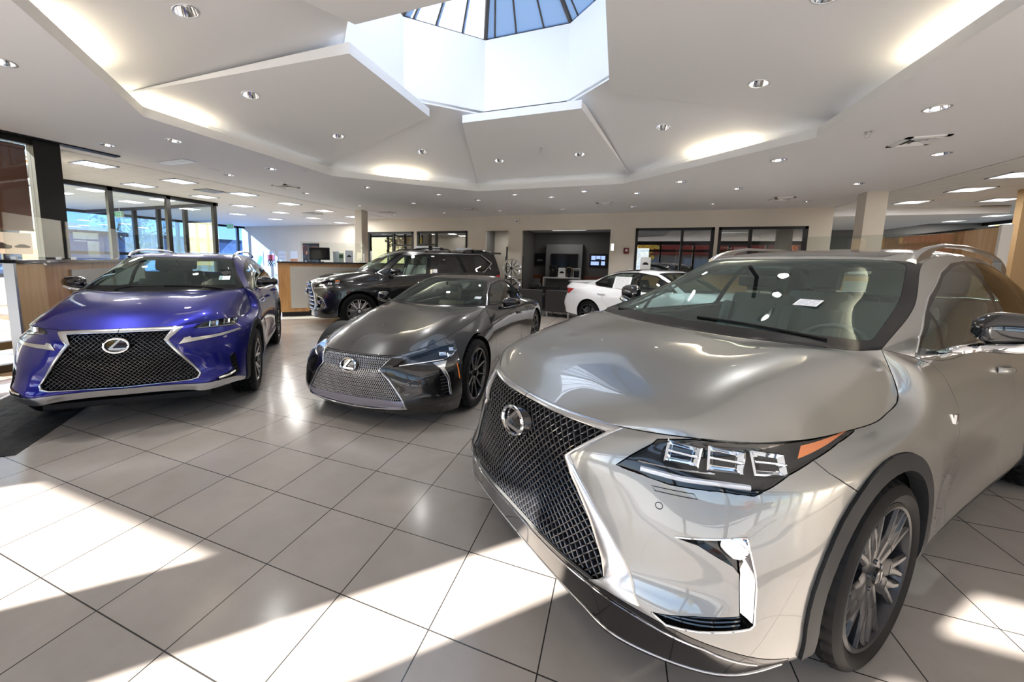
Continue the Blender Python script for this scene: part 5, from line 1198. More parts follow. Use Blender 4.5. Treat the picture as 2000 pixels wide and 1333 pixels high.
def room_mats():
    M = {}
    # polished floor tile with thin dark joints
    m = principled('floor_tile', (.36, .32, .285), .16, 0, 0, spec=.5); b = bsdf(m)
    geo = N(m, 'ShaderNodeTexCoord'); mp = N(m, 'ShaderNodeMapping'); mp.inputs['Location'].default_value = (3.854/TILE, -2.160/TILE, 0); mp.inputs['Scale'].default_value = (1/TILE, 1/TILE, 1)
    br = N(m, 'ShaderNodeTexBrick'); br.offset = 0; br.inputs['Scale'].default_value = 1; br.inputs['Mortar Size'].default_value = .006; br.inputs['Mortar Smooth'].default_value = 0
    br.inputs['Brick Width'].default_value = 1; br.inputs['Row Height'].default_value = 1; br.inputs['Bias'].default_value = 0
    br.inputs['Color1'].default_value = (.345, .305, .272, 1); br.inputs['Color2'].default_value = (.325, .29, .262, 1); br.inputs['Mortar'].default_value = (.03, .028, .026, 1)
    nz = N(m, 'ShaderNodeTexNoise'); nz.inputs['Scale'].default_value = 2.2; nz.inputs['Detail'].default_value = 8; nz.inputs['Roughness'].default_value = .65
    mx = N(m, 'ShaderNodeMix', data_type='RGBA', blend_type='SOFT_LIGHT'); mx.inputs['Factor'].default_value = .35
    L(m, geo.outputs['Object'], mp.inputs[0]); L(m, mp.outputs[0], br.inputs['Vector']); L(m, geo.outputs['Object'], nz.inputs['Vector'])
    L(m, br.outputs['Color'], mx.inputs['A']); L(m, nz.outputs['Fac'], mx.inputs['B']); L(m, mx.outputs['Result'], b.inputs['Base Color'])
    rg = N(m, 'ShaderNodeMapRange'); rg.inputs['To Min'].default_value = .12; rg.inputs['To Max'].default_value = .22; L(m, nz.outputs['Fac'], rg.inputs['Value']); L(m, rg.outputs[0], b.inputs['Roughness'])
    bp = N(m, 'ShaderNodeBump'); bp.inputs['Strength'].default_value = .25; bp.inputs['Distance'].default_value = .002; bp.invert = True; L(m, br.outputs['Fac'], bp.inputs['Height']); L(m, bp.outputs[0], b.inputs['Normal'])
    M['floor'] = m
    M['ceil'] = principled('ceiling_paint', (.84, .85, .87), .75); M['white'] = principled('white_paint_trim', (.85, .85, .84), .6)
    m = M['tileceil'] = principled('acoustic_tile', (.72, .715, .70), .85)
    tc = N(m, 'ShaderNodeTexCoord'); br = N(m, 'ShaderNodeTexBrick'); br.offset = 0; br.inputs['Scale'].default_value = 1; br.inputs['Brick Width'].default_value = .4576; br.inputs['Row Height'].default_value = .4576
    br.inputs['Mortar Size'].default_value = .004; br.inputs['Color1'].default_value = (.80, .80, .79, 1); br.inputs['Color2'].default_value = (.79, .79, .78, 1); br.inputs['Mortar'].default_value = (.55, .545, .53, 1)
    L(m, tc.outputs['Object'], br.inputs['Vector']); L(m, br.outputs['Color'], bsdf(m).inputs['Base Color'])
    M['wall'] = principled('tan_wall_paint', (.70, .645, .56), .7); noise_color(M['wall'], (.685, .63, .545), (.715, .66, .575), 1.5)
    M['greywall'] = principled('grey_wall_paint', (.15, .145, .14), .7); M['darkgrey'] = principled('charcoal_panel', (.17, .172, .18), .6)
    M['frame'] = principled('black_aluminium', (.012, .012, .013), .35, .3); M['alu'] = principled('brushed_aluminium', (.70, .71, .73), .3, .9)
    m = M['wood'] = principled('honey_wood', (.42, .22, .085), .35, 0, .3); noise_color(m, (.36, .18, .065), (.50, .28, .115), 3., (6, 6, .6), 6.)
    m = M['maple'] = principled('pale_maple', (.62, .40, .20), .35, 0, .3); noise_color(m, (.56, .35, .17), (.68, .46, .25), 3., (5, 5, .5), 6.)
    m = M['fabric'] = principled('grey_panel_fabric', (.42, .405, .38), .9); noise_color(m, (.39, .375, .35), (.46, .44, .415), 120., detail=2.)
    M['stone'] = principled('black_stone', (.012, .012, .014), .12, 0, .5); M['glass'] = glass_mat('clear_pane', (.93, .96, .95), .03); M['filmglass'] = glass_mat('blue_film_pane', (.42, .60, .92), .04)
    M['darkglass'] = glass_mat('dark_pane', (.55, .57, .58), .10); M['red_wood'] = principled('red_brown_wood', (.16, .045, .02), .4, 0, .3)
    M['lamp'] = principled('tube_light', (1, 1, 1), .4, emit=(1, .97, .92), emit_s=1.6); M['bulb'] = principled('halogen_bulb', (1, 1, 1), .4, emit=(1, .93, .82), emit_s=9.)
    M['reflector'] = principled('lamp_cone', (.86, .87, .88), .12, 1.); M['screen'] = principled('screen_black', (.008, .008, .01), .08); M['leather'] = principled('charcoal_leather', (.045, .042, .045), .45)
    M['lightbox'] = principled('tv_picture', (.1, .1, .1), .3, emit=(.35, .48, .85), emit_s=.9); M['rubber'] = principled('black_rubber_mat', (.014, .014, .015), .8)
    return M
RM = room_mats()

# ---- floor and ground
m = MB(); m.box(-17.2, 10.6, -2.3, 20, -.12, 0); struct(m.build('floor', RM['floor']))
gm = principled('asphalt', (.40, .40, .40), .9); noise_color(gm, (.36, .36, .36), (.44, .44, .435), 3.)
m = MB(); m.box(-90, 70, -40, 90, -.3, -.13); struct(m.build('ground', gm))

# ---- flat plaster ceiling with the octagonal opening
bm = bmesh.new(); outer = [(-7.67, -2.3), (4.87, -2.3), (4.87, YB+.1), (-7.67, YB+.1)]; inner = octo(3.5)
def ring_slab(bm, z0, z1):
    vs = {}
    for z in (z0, z1):
        o = [bm.verts.new((x, y, z)) for x, y in outer]; i = [bm.verts.new((x, y, z)) for x, y, _ in inner]; vs[z] = (o, i)
    # inner index: 0 E-NE ... going counter-clockwise
    tri = [(1, [0, 7, 6]), ]
    links = [(0, [5, 4]), (1, [7, 6]), (2, [1, 0]), (3, [3, 2])]
    for z in (z0, z1):
        o, i = vs[z]
        F = [[o[0], o[1], i[6], i[5]], [o[1], o[2], i[0], i[7]], [o[2], o[3], i[2], i[1]], [o[3], o[0], i[4], i[3]], [o[1], i[7], i[6]], [o[2], i[1], i[0]], [o[3], i[3], i[2]], [o[0], i[5], i[4]]]
        for f in F: bm.faces.new(f if z == z1 else f[::-1])
    for k in range(8): bm.faces.new([vs[z0][1][k], vs[z0][1][(k+1) % 8], vs[z1][1][(k+1) % 8], vs[z1][1][k]])
    for k in range(4): bm.faces.new([vs[z0][0][(k+1) % 4], vs[z0][0][k], vs[z1][0][k], vs[z1][0][(k+1) % 4]])
ring_slab(bm, ZC, ZC+.08); bmesh.ops.recalc_face_normals(bm, faces=bm.faces[:])
me = bpy.data.meshes.new('ceiling'); bm.to_mesh(me); bm.free(); ceiling = struct(add_obj('ceiling', me, RM['ceil']))
# lip, ledge and cove wall round the octagon
m = MB()
A, B_, C_, D_, E_ = octo(3.5, ZC+.08), octo(3.5, ZC+.10), octo(3.54, ZC+.10), octo(3.54, ZC+.06), octo(3.74, ZC+.06)
F_ = octo(3.74, 3.29); G_ = octo(3.80, 3.29); H_ = octo(3.80, ZC+.0)
rings = [octo(3.495, ZC-.004), octo(3.495, ZC+.10), octo(3.55, ZC+.10), octo(3.55, ZC+.085), octo(3.74, ZC+.085), octo(3.74, 3.31)]
for a, b in zip(rings, rings[1:]):
    for i in range(8): m.add([a[i], a[(i+1) % 8], b[(i+1) % 8], b[i]], [(0, 1, 2, 3)])
struct(m.build('ceiling_cove', RM['white'], fixn=False))
# sloping sectors up to the skylight shaft, then the shaft
m = MB(); lo, hi = octo(3.74, 3.265), octo(1.5, 3.80)
lo2, hi2 = octo(3.74, 3.30), octo(1.5, 3.835)
for i in range(8):
    j = (i+1) % 8; m.add([lo[i], lo[j], hi[j], hi[i], lo2[i], lo2[j], hi2[j], hi2[i]], [(0, 1, 2, 3), (7, 6, 5, 4), (0, 4, 5, 1), (3, 2, 6, 7)])
bm = bmesh.new(); me = bpy.data.meshes.new('t'); me.from_pydata(m.v, [], m.f); bm.from_mesh(me); bmesh.ops.remove_doubles(bm, verts=bm.verts[:], dist=1e-4); m = MB(); m.bm(bm); bpy.data.meshes.remove(me)
upper = struct(m.build('ceiling_upper', RM['ceil']))
m = MB(); a, b = octo(1.5, 3.78), octo(1.5, 4.85); c, d = octo(1.58, 3.84), octo(1.58, 4.85)
for i in range(8):
    j = (i+1) % 8; m.add([a[i], a[j], b[j], b[i]], [(3, 2, 1, 0)]); m.add([c[i], c[j], d[j], d[i]], [(0, 1, 2, 3)]); m.add([b[i], b[j], d[j], d[i]], [(0, 1, 2, 3)])
struct(m.build('wall_skylight', RM['white'], fixn=False))
# four lower leaves hung under the sectors, one per compass side
def leaf_z(ap): return 3.265 + (3.70-ap)*(3.60-3.265)/(3.70-1.22)
PW = {'east': 0, 'north': 1, 'west': 2, 'south': 3}
leaf = {}
for nm, k in PW.items():
    T = Matrix.Translation(OC) @ Matrix.Rotation(k*PI/2, 4, 'Z')
    q = [(3.70, -1.53), (3.70, 1.53), (1.22, .86), (1.22, -.86)]; th = [.012, .012, .11, .11]
    vs = [tuple(T @ Vector((u, v, leaf_z(u)))) for u, v in q] + [tuple(T @ Vector((u, v, leaf_z(u)+t))) for (u, v), t in zip(q, th)]
    m = MB(); m.add(vs, [(0, 1, 2, 3)[::-1], (4, 5, 6, 7), (0, 1, 5, 4), (1, 2, 6, 5), (2, 3, 7, 6), (3, 0, 4, 7)])
    leaf[nm] = struct(m.build('ceiling_leaf_' + nm, RM['ceil']))
# skylight pyramid
root = empty('skylight', (OC.x, OC.y, 4.85), 0, 'eight sided glazed skylight pyramid above the white ceiling shaft', 'skylight')
gl = bpy.data.materials.new('frosted_skylight'); gl.use_nodes = True; nt = gl.node_tree; nt.nodes.clear()
o_ = N(gl, 'ShaderNodeOutputMaterial'); tl = N(gl, 'ShaderNodeBsdfTranslucent'); tl.inputs[0].default_value = (.36, .42, .52, 1); tp = N(gl, 'ShaderNodeBsdfTransparent'); tp.inputs[0].default_value = (.55, .66, .85, 1)
mx = N(gl, 'ShaderNodeMixShader'); mx.inputs[0].default_value = .0; L(gl, tl.outputs[0], mx.inputs[1]); L(gl, tp.outputs[0], mx.inputs[2]); L(gl, mx.outputs[0], o_.inputs[0])
base = [Vector(p)-OC-Vector((0, 0, 4.85)) for p in octo(1.54, 4.86)]; apex = Vector((0, 0, 1.15))
for i in range(8):
    j = (i+1) % 8; m = MB(); m.add([tuple(base[i]), tuple(base[j]), tuple(apex)], [(0, 1, 2)]); m.build('skylight_pane', gl, root)
fm = principled('bronze_bar', (.10, .085, .075), .5, .3)
for i in range(8):
    m = MB(); m.tube([tuple(base[i]), tuple(apex)], .035, 6); m.build('skylight_rib', fm, root)
    for t in (.30, .62, .88):
        p = base[i].lerp(base[(i+1) % 8], t); m = MB(); m.tube([tuple(p), tuple(p.lerp(apex, .93))], .013, 6); m.build('skylight_bar', fm, root)
m = MB(); m.tube([tuple(p) for p in base], .03, 6, True); m.build('skylight_curb', fm, root)

# ---- acoustic tile ceilings left and right
m = MB(); m.prism([(-7.70, 2.9), (-7.70, 20), (-17.2, 20), (-17.2, 4.2), (-10.6, 4.2)], ZC, ZC+.06); struct(m.build('ceiling_left', RM['tileceil']))
m = MB(); m.box(4.90, 10.6, -2.3, 20, ZC, ZC+.06); struct(m.build('ceiling_right', RM['tileceil']))
m = MB(); m.box(-7.70, -7.67, -2.3, YB, ZC+.015, ZC+.08); m.box(4.87, 4.90, -2.3, YB, ZC+.015, ZC+.08); struct(m.build('trim_1', RM['frame']))
m = MB(); m.box(-7.72, 4.9, YB+.14, 20, 2.72, 2.78); struct(m.build('ceiling_offices', RM['tileceil']))
m = MB(); m.prism([(-7.70, 2.9), (-7.70, 20), (-17.3, 20), (-17.3, 4.15), (-10.6, 4.15)], ZC+.3, ZC+.34); m.box(4.9, 10.7, -2.3, 20, ZC+.3, ZC+.34); m.box(-7.7, 4.9, YB, 20, ZC+.3, ZC+.34)
m.box(-7.7, OC.x-3.9, -2.3, YB, ZC+.3, ZC+.34); m.box(OC.x+3.9, 4.9, -2.3, YB, ZC+.3, ZC+.34); m.box(OC.x-3.9, OC.x+3.9, -2.3, OC.y-3.9, ZC+.3, ZC+.34); m.box(OC.x-3.9, OC.x+3.9, OC.y+3.9, YB, ZC+.3, ZC+.34)
struct(m.build('roof', RM['greywall']))
m = MB(); m.grid([[octo(3.9, 3.35)[i % 8] for i in range(9)], [octo(1.56, 3.88)[i % 8] for i in range(9)]], False); struct(m.build('roof_upper', RM['greywall']))

# ---- back wall with its openings
def wall_x(name, y0, y1, x0, x1, z1, ops, mat, z0=0.):
    """wall along x with rectangular openings (xa, xb, za, zb)"""
    m = MB(); xs = sorted({x0, x1, *[o[0] for o in ops], *[o[1] for o in ops]})
    for a, b in zip(xs, xs[1:]):
        zs = sorted([(o[2], o[3]) for o in ops if o[0] <= a + 1e-6 and o[1] >= b - 1e-6]); z = z0
        for za, zb in zs:
            if za > z + 1e-4: m.box(a, b, y0, y1, z, za)
            z = zb
        if z < z1 - 1e-4: m.box(a, b, y0, y1, z, z1)
    return struct(m.build(name, mat))
def wall_y(name, x0, x1, y0, y1, z1, ops, mat, z0=0.):
    m = MB(); ys = sorted({y0, y1, *[o[0] for o in ops], *[o[1] for o in ops]})
    for a, b in zip(ys, ys[1:]):
        zs = sorted([(o[2], o[3]) for o in ops if o[0] <= a + 1e-6 and o[1] >= b - 1e-6]); z = z0
        for za, zb in zs:
            if za > z + 1e-4: m.box(x0, x1, a, b, z, za)
            z = zb
        if z < z1 - 1e-4: m.box(x0, x1, a, b, z, z1)
    return struct(m.build(name, mat))
W1, W2, W3, W4 = (-8.76, -6.82), (-6.69, -4.76), (.43, 2.38), (2.47, 4.39)
ops = [(*W1, .95, 2.59), (*W2, .95, 2.59), (-4.13, -3.35, 0, 2.58), (-2.89, -.25, 0, 2.58), (*W3, .95, 2.60), (*W4, .95, 2.60)]
wall_x('wall_back', YB, YB+.14, -9.2, 4.85, ZC+.05, ops, RM['wall'])
wall_y('wall_back_return', 4.75, 4.85, YB+.14, 20, ZC+.05, [], RM['wall'])
wall_x('wall_far_left', 13.2, 13.34, -17.2, -9.2, ZC+.05, [], RM['wall']); wall_y('wall_left_return', -9.2, -9.08, YB, 13.34, ZC+.05, [], RM['wall'])
def office_window(n, x0, x1, z0, z1, vs, hs):
    """black aluminium window: frame + mullions as one frame, one pane behind"""
    y = YB+.05; f = .07; m = MB()
    m.box(x0, x1, y-.06, y+.06, z1-f, z1); m.box(x0, x1, y-.06, y+.06, z0, z0+f); m.box(x0, x0+f, y-.06, y+.06, z0, z1); m.box(x1-f, x1, y-.06, y+.06, z0, z1)
    for v in vs: m.box(v-.03, v+.03, y-.05, y+.05, z0, z1)
    for a, b, z in hs: m.box(a, b, y-.05, y+.05, z-.03, z+.03)
    w = struct(m.build('window_%d' % n, RM['frame']))
    m = MB(); m.box(x0+.02, x1-.02, y-.006, y+.006, z0+.02, z1-.02); struct(m.build('window_pane', RM['darkglass'], w))
office_window(1, *W1, .95, 2.59, [-7.66], [(-7.66, W1[1], 2.1)])
office_window(2, *W2, .95, 2.59, [-5.94], [(W2[0], -5.94, 2.13)])
office_window(3, *W3, .95, 2.60, [1.62], [(1.62, W3[1], 2.2)])
office_window(4, *W4, .95, 2.60, [3.20], [(W4[0], 3.20, 2.14)])
# office shells behind: party walls and an outer wall with windows
for i, x in enumerate((-4.45, -3.1, -.12, 2.425)): wall_y('wall_office_%d' % (i+1), x-.05, x+.05, YB+.14, 16.4, 2.75, [], RM['greywall'])
wall_x('wall_outer', 16.4, 16.55, -9.1, 4.75, 3.1, [(-6.3, -4.9, .9, 2.35), (2.9, 4.5, .5, 2.35), (.1, 1.2, .9, 2.3)], RM['greywall'])
def simple_window(n, x0, x1, y, z0, z1, vs, glass='glass'):
    m = MB(); f = .06
    for a, b, c, d in ((x0, x1, z0, z0+f), (x0, x1, z1-f, z1), (x0, x0+f, z0, z1), (x1-f, x1, z0, z1)): m.box(a, b, y, y+.1, c, d)
    for v in vs: m.box(v-.035, v+.035, y, y+.1, z0, z1)
    w = struct(m.build('window_%d' % n, RM['frame'])); m = MB(); m.box(x0+.01, x1-.01, y+.04, y+.05, z0+.01, z1-.01); struct(m.build('window_pane', RM[glass], w))
simple_window(5, -6.3, -4.9, 16.42, .9, 2.35, [-5.75, -5.2]); simple_window(6, 2.9, 4.5, 16.42, .5, 2.35, [3.2, 3.95]); simple_window(7, .1, 1.2, 16.42, .9, 2.3, [.6])
# doorway corridor: brown door at its end
wall_x('wall_corridor', 13.6, 13.7, -4.4, -3.15, 2.75, [], RM['wall'])
m = MB(); m.box(-3.92, -3.86, 13.56, 13.6, 0, 2.15); m.box(-3.12, -3.06, 13.56, 13.6, 0, 2.15); m.box(-3.92, -3.06, 13.56, 13.6, 2.09, 2.15); d_ = struct(m.build('door_1', RM['frame']))
m = MB(); m.box(-3.86, -3.12, 13.555, 13.595, .01, 2.09, .005); struct(m.build('door_leaf', RM['red_wood'], d_)); m = MB(); m.tube([(-3.78, 13.55, 1.0), (-3.78, 13.51, 1.0), (-3.68, 13.51, 1.0)], .011, 8); struct(m.build('door_handle', RM['alu'], d_))
# lounge: charcoal back wall with a lighter panel behind the television
wall_x('wall_lounge', 14.5, 14.6, -3.05, -.17, 2.75, [], RM['greywall'])
m = MB(); m.box(-3.05, -.17, 14.46, 14.5, 0, 1.12); struct(m.build('trim_2', RM['red_wood']))
m = MB(); m.box(-2.55, -1.22, 14.18, 14.46, 0, 2.27, .01); props(m.build('media_panel', RM['darkgrey']), 'tall grey panel standing behind the television in the lounge', 'panel')

# ---- left: glass entrance box, outer facade, near storefront
def glass_wall(name, n, axis, at, a0, a1, z1, posts, rails, pw=.06, glass='glass', blocks=(), z0=0.):
    m = MB(); d = .05
    def bx(u0, u1, w0, w1, zz0, zz1): m.box(u0, u1, at+w0, at+w1, zz0, zz1) if axis == 'x' else m.box(at+w0, at+w1, u0, u1, zz0, zz1)
    bx(a0, a1, -d, d, z1-.09, z1); bx(a0, a1, -d, d, z0, z0+.10)
    for p in posts: bx(p-pw/2, p+pw/2, -d, d, z0, z1)
    for u0, u1, z in rails: bx(u0, u1, -d, d, z-.05, z+.05)
    w = struct(m.build(name, RM['frame'])); m = MB()
    if axis == 'x': m.box(a0, a1, at-.006, at+.006, z0+.05, z1-.05)
    else: m.box(at-.006, at+.006, a0, a1, z0+.05, z1-.05)
    struct(m.build('window_pane', RM[glass], w)); return w
glass_wall('window_8', 8, 'y', -10.6, 4.2, 7.42, ZC, [4.25, 5.03, 6.18, 7.33], [], .09)
glass_wall('window_15', 15, 'x', 4.2, -16.9, -10.7, ZC, [-14.9, -13.0], [], .10)
m = MB(); m.prism([(-7.45, 2.88), (-7.45, 2.96), (-10.6, 4.27), (-10.6, 4.19)], 0, ZC); struct(m.build('wall_entry', RM['wall']))
wall_y('wall_office_end', -9.08, -9.0, YB+.14, 16.4, 2.75, [], RM['greywall'])
glass_wall('window_9', 9, 'x', 7.4, -16.9, -10.6, ZC, [-14.34, -13.15, -11.93], [], .10)
glass_wall('window_10', 10, 'y', -17.05, 4.2, 13.2, ZC, [5.0, 6.5, 8.05, 8.75, 10.25, 11.0, 11.45, 12.85], [(4.2, 13.2, 1.62), (4.2, 13.2, .9)], .10, 'filmglass')
# near storefront beside the black mat, brown roller blind half drawn
glass_wall('window_11', 11, 'y', -7.36, .75, 2.70, ZC, [2.0], [(.75, 2.7, .35)], .07)
m = MB(); m.box(-7.42, -7.30, -2.2, .75, 0, ZC); struct(m.build('wall_left', RM['wall']))  # out-of-view wall, added to stop the sun streaking over the floor
m = MB(); m.box(-7.45, -7.27, 2.70, 2.96, 0, ZC); struct(m.build('wall_left_post', RM['frame']))
m = MB(); m.box(-7.36, -7.20, 2.0, 3.6, ZC-.012, ZC-.002)
for k in range(3): m.box(-7.33+.05*k, -7.30+.05*k, 2.0, 3.6, ZC-.02, ZC-.012)
struct(m.build('trim_3', RM['frame']))
bl = principled('brown_blind', (.10, .045, .028), .7); bb = bsdf(bl); bb.inputs['Alpha'].default_value = .9
m = MB(); m.box(-7.275, -7.265, .65, 2.62, 1.86, 2.88); m.tube([(-7.27, .65, 2.9), (-7.27, 2.62, 2.9)], .03, 10); m.box(-7.285, -7.255, .65, 2.62, 1.83, 1.86)
props(m.build('roller_blind', bl), 'brown roller blind half drawn on the storefront window by the black post', 'blind')
# ---- front (behind the viewer) glass wall: its openings shape the sun patches on the floor
m = MB(); Yf = -2.1
def fpost(x0, x1): m.box(x0, x1, Yf-.1, Yf+.1, 0, ZC)
fpost(-7.45, -6.95); m.box(-7.0, -4.9, Yf-.1, Yf+.1, 2.10, ZC); fpost(-5.05, -4.50); fpost(-3.80, -3.40); fpost(-3.20, -2.86); m.box(-4.9, 10.6, Yf-.1, Yf+.1, 2.84, ZC); m.box(-2.9, 10.6, Yf-.06, Yf+.06, 2.41, 2.55)
for x in (-1.2, .6, 2.4, 4.2, 6.0, 7.8, 9.6): fpost(x-.05, x+.05)
struct(m.build('window_12', RM['frame']))
# ---- right side
glass_wall('window_13', 13, 'y', 10.5, 11.8, 16.5, ZC, [13.0, 15.0], [(11.8, 16.5, 2.5)], .14)
m = MB(); m.box(10.44, 10.56, -2.2, 11.8, 0, ZC); struct(m.build('wall_right_side', RM['wall']))  # unseen length, closed up to cut bright sky in the grey car's side
wall_x('wall_far_right', 16.5, 16.62, 4.85, 10.6, ZC+.05, [(8.05, 8.95, 1.0, 2.62)], RM['greywall'])
simple_window(14, 8.05, 8.95, 16.5, 1.0, 2.62, [8.74])
m = MB(); m.box(4.9, 8.2, 12.3, 16.5, 2.88, ZC); struct(m.build('ceiling_soffit', RM['ceil']))
for nm, x0, x1, y0, y1 in (('wall_column_left', -7.56, -7.31, 9.5, 9.8), ('wall_column_right', 4.44, 4.76, 9.62, 9.92)):
    m = MB(); m.box(x0, x1, y0, y1, 0, ZC); struct(m.build(nm, RM['wall']))
m = MB(); m.box(6.82, 10.4, 10.0, 10.14, 0, ZC); struct(m.build('wall_right', principled('ochre_wall_paint', (.40, .27, .14), .7)))
COVE_FILL_E = .25
COVE_E = 2.6
# ---------------------------------------------------------------- ceiling fixtures
def downlight(p, n, label, r=.085, group='recessed downlights'):
    """open recessed can whose axis follows the ceiling normal n (pointing down)"""
    root = empty('recessed_downlight', p, 0, label, 'ceiling light', group); n = Vector(n).normalized()
    q = Vector((0, 0, -1)).rotation_difference(n); root.rotation_mode = 'QUATERNION'; root.rotation_quaternion = q
    m = MB(); m.lathe([(r*.98, .03), (r*.98, 0), (r*1.0, -.004), (r*1.13, -.003), (r*1.15, 0)], 32); m.build('trim_ring', RM['alu'], root)
    m = MB(); m.lathe([(r*.97, .0), (r*.90, .03), (r*.70, .08), (r*.45, .115), (.0, .13)], 28); m.build('reflector', RM['reflector'], root)
    m = MB(); m.lathe([(0, .055), (.018, .06), (.030, .08), (.034, .10), (.02, .115), (0, .12)], 16); m.build('bulb', RM['bulb'], root)
    return root
can_n = [0]
def can_spot(p, n, e, blend=.9, size=95):
    l = bpy.data.lights.new('downlight_lamp', 'SPOT'); l.energy = e; l.spot_size = R(size); l.spot_blend = blend; l.shadow_soft_size = .06; l.color = (1, .99, .97)
    o = bpy.data.objects.new('downlight_lamp', l); COL.objects.link(o); n = Vector(n).normalized(); o.location = Vector(p) - n*.012 + n*.02; o.rotation_mode = 'QUATERNION'; o.rotation_quaternion = Vector((0, 0, -1)).rotation_difference(n)
SPOT_E = 75.
def lab_row(pts, where):
    pts = sorted(pts, key=lambda p: p[0])
    for i, (x, y) in enumerate(pts):
        downlight((x, y, ZC), (0, 0, -1), '%s downlight from the left, ceiling row %s' % (ORD[i], where)); can_spot((x, y, ZC), (0, 0, -1), SPOT_E)
    return pts
cans = []
cans += lab_row([(-6.96, 10.66), (-5.16, 10.67), (-3.33, 10.63), (-1.53, 10.68), (.28, 10.65), (2.08, 10.6), (3.92, 10.7)], 'nearest the tan back wall')
cans += lab_row([(-6.85, 8.76), (-5.11, 8.75), (-3.29, 8.73), (-1.5, 8.73), (.29, 8.71), (2.08, 8.70), (3.89, 8.73)], 'second from the back wall')
cans += lab_row([(-3.89, 7.78), (-2.23, 8.48-.25), (-.74, 8.48-.25), (.97, 7.75)], 'hugging the far side of the octagon recess')
for (x, y), w in (((-4.98, 6.66), 'off the far left corner of the octagon recess'), ((-5.6, 4.89), 'midway along the left side of the octagon recess'), ((-5.56, 3.37), 'off the near left corner of the octagon recess'), ((-4.69, 1.61), 'cut by the left picture edge'),
                  ((2.04, 6.6), 'off the far right corner of the octagon recess'), ((2.71, 4.96), 'beside the bright sun reflection on the right ceiling'),
                  ((-6.7, 3.2), 'above the tall black storefront post'), ((-6.79, 5.01), 'over the blue SUV, beside the left tiled ceiling'), ((-6.84, 6.88), 'beside the left tiled ceiling, farther one'), ((3.84, 6.83), 'beside the square vent on the right ceiling')):
    downlight((x, y, ZC), (0, 0, -1), 'recessed downlight ' + w); can_spot((x, y, ZC), (0, 0, -1), SPOT_E); cans.append((x, y))
holes(ceiling, [(x, y, ZC+.04, .083) for x, y in cans])
# downlights in the sloping octagon ceiling: two per leaf, one per diagonal sector
def slope(k):
    a = k*PI/4; d = Vector((math.cos(a), math.sin(a), 0)); t = Vector((-d.y, d.x, 0)); g = .335/2.48 if k % 2 == 0 else .535/2.24
    return d, t, g, (Vector((0, 0, -1)) + d*(-g)).normalized()
lh, uh = {}, []
for k, ap, v, w in ((4, 2.65, .82, 'near one in the left leaf'), (4, 2.66, -.64, 'far one in the left leaf'), (2, 2.65, .72, 'glowing left one in the far leaf'),
                    (2, 2.66, -.71, 'right one in the far leaf'), (0, 2.67, .64, 'far one in the right leaf'), (0, 2.67, -.70, 'near one in the right leaf'),
                    (5, 2.75, 0, 'largest, at the top left'), (3, 2.80, -.02, 'alone between left and far leaves'), (1, 2.76, .05, 'alone between far and right leaves')):
    d, t, g, n = slope(k); z = 3.265 + ((3.70 if k % 2 == 0 else 3.74)-ap)*g
    p = OC + d*ap + t*v; p = Vector((p.x, p.y, z)); downlight(p, n, 'sloping octagon ceiling downlight, ' + w); can_spot(p, n, SPOT_E)
    if k % 2 == 0: lh.setdefault({0: 'east', 2: 'north', 4: 'west'}[k], []).append((p.x, p.y, z, .083)); uh.append((p.x, p.y, z, .095))
    else: uh.append((p.x, p.y, z, .083))
for nm, hs in lh.items(): holes(leaf[nm], hs)
holes(upper, uh)
# warm cove tubes that still burn, hidden on the ledge
for (x, y), w in (((-4.22, 1.88), 'near left'), ((-4.72, 3.04), 'left'), ((-3.82, 6.35), 'far left'), ((1.15, 6.42), 'far right'), ((2.13, 3.9), 'right')):
    v = Vector((x, y, 0)) - OC; k = round(math.atan2(v.y, v.x)/(PI/4)); d = Vector((math.cos(k*PI/4), math.sin(k*PI/4), 0)); t = Vector((-d.y, d.x, 0)); p = OC + d*3.64 + t*v.dot(t); p.z = ZC+.125
    m = MB(); m.tube([tuple(p - t*.4), tuple(p + t*.4)], .013, 8); m.build('cove_tube', principled('warm_tube', (1, .9, .7), .4, emit=(1, .86, .62), emit_s=8.)); o = bpy.context.scene.objects[-1] if 0 else bpy.data.objects[[o.name for o in bpy.data.objects if o.name.startswith('cove_tube')][-1]]
    props(o, 'warm fluorescent tube on the cove ledge, %s side of the octagon recess' % w, 'lamp', 'cove tubes')
    l = bpy.data.lights.new('cove_lamp', 'AREA'); l.shape = 'RECTANGLE'; l.size = .8; l.size_y = .04; l.energy = COVE_E; l.color = (1, .84, .60); lo_ = bpy.data.objects.new('cove_lamp', l); COL.objects.link(lo_)
    lo_.location = p + Vector((0, 0, .03)); lo_.rotation_euler = (PI, 0, math.atan2(t.y, t.x))
# added neutral fill lamps round the cove ledge, lifting the ceiling brightness
for k in range(8):
    d = Vector((math.cos(k*PI/4), math.sin(k*PI/4), 0)); t = Vector((-d.y, d.x, 0)); p = OC + d*3.65; p.z = ZC+.11
    l = bpy.data.lights.new('cove_fill', 'AREA'); l.shape = 'RECTANGLE'; l.size = 2.7; l.size_y = .05; l.energy = COVE_FILL_E; l.color = (1, .98, .96); o = bpy.data.objects.new('cove_fill', l); COL.objects.link(o); o.location = p; o.rotation_euler = (PI, 0, math.atan2(t.y, t.x))
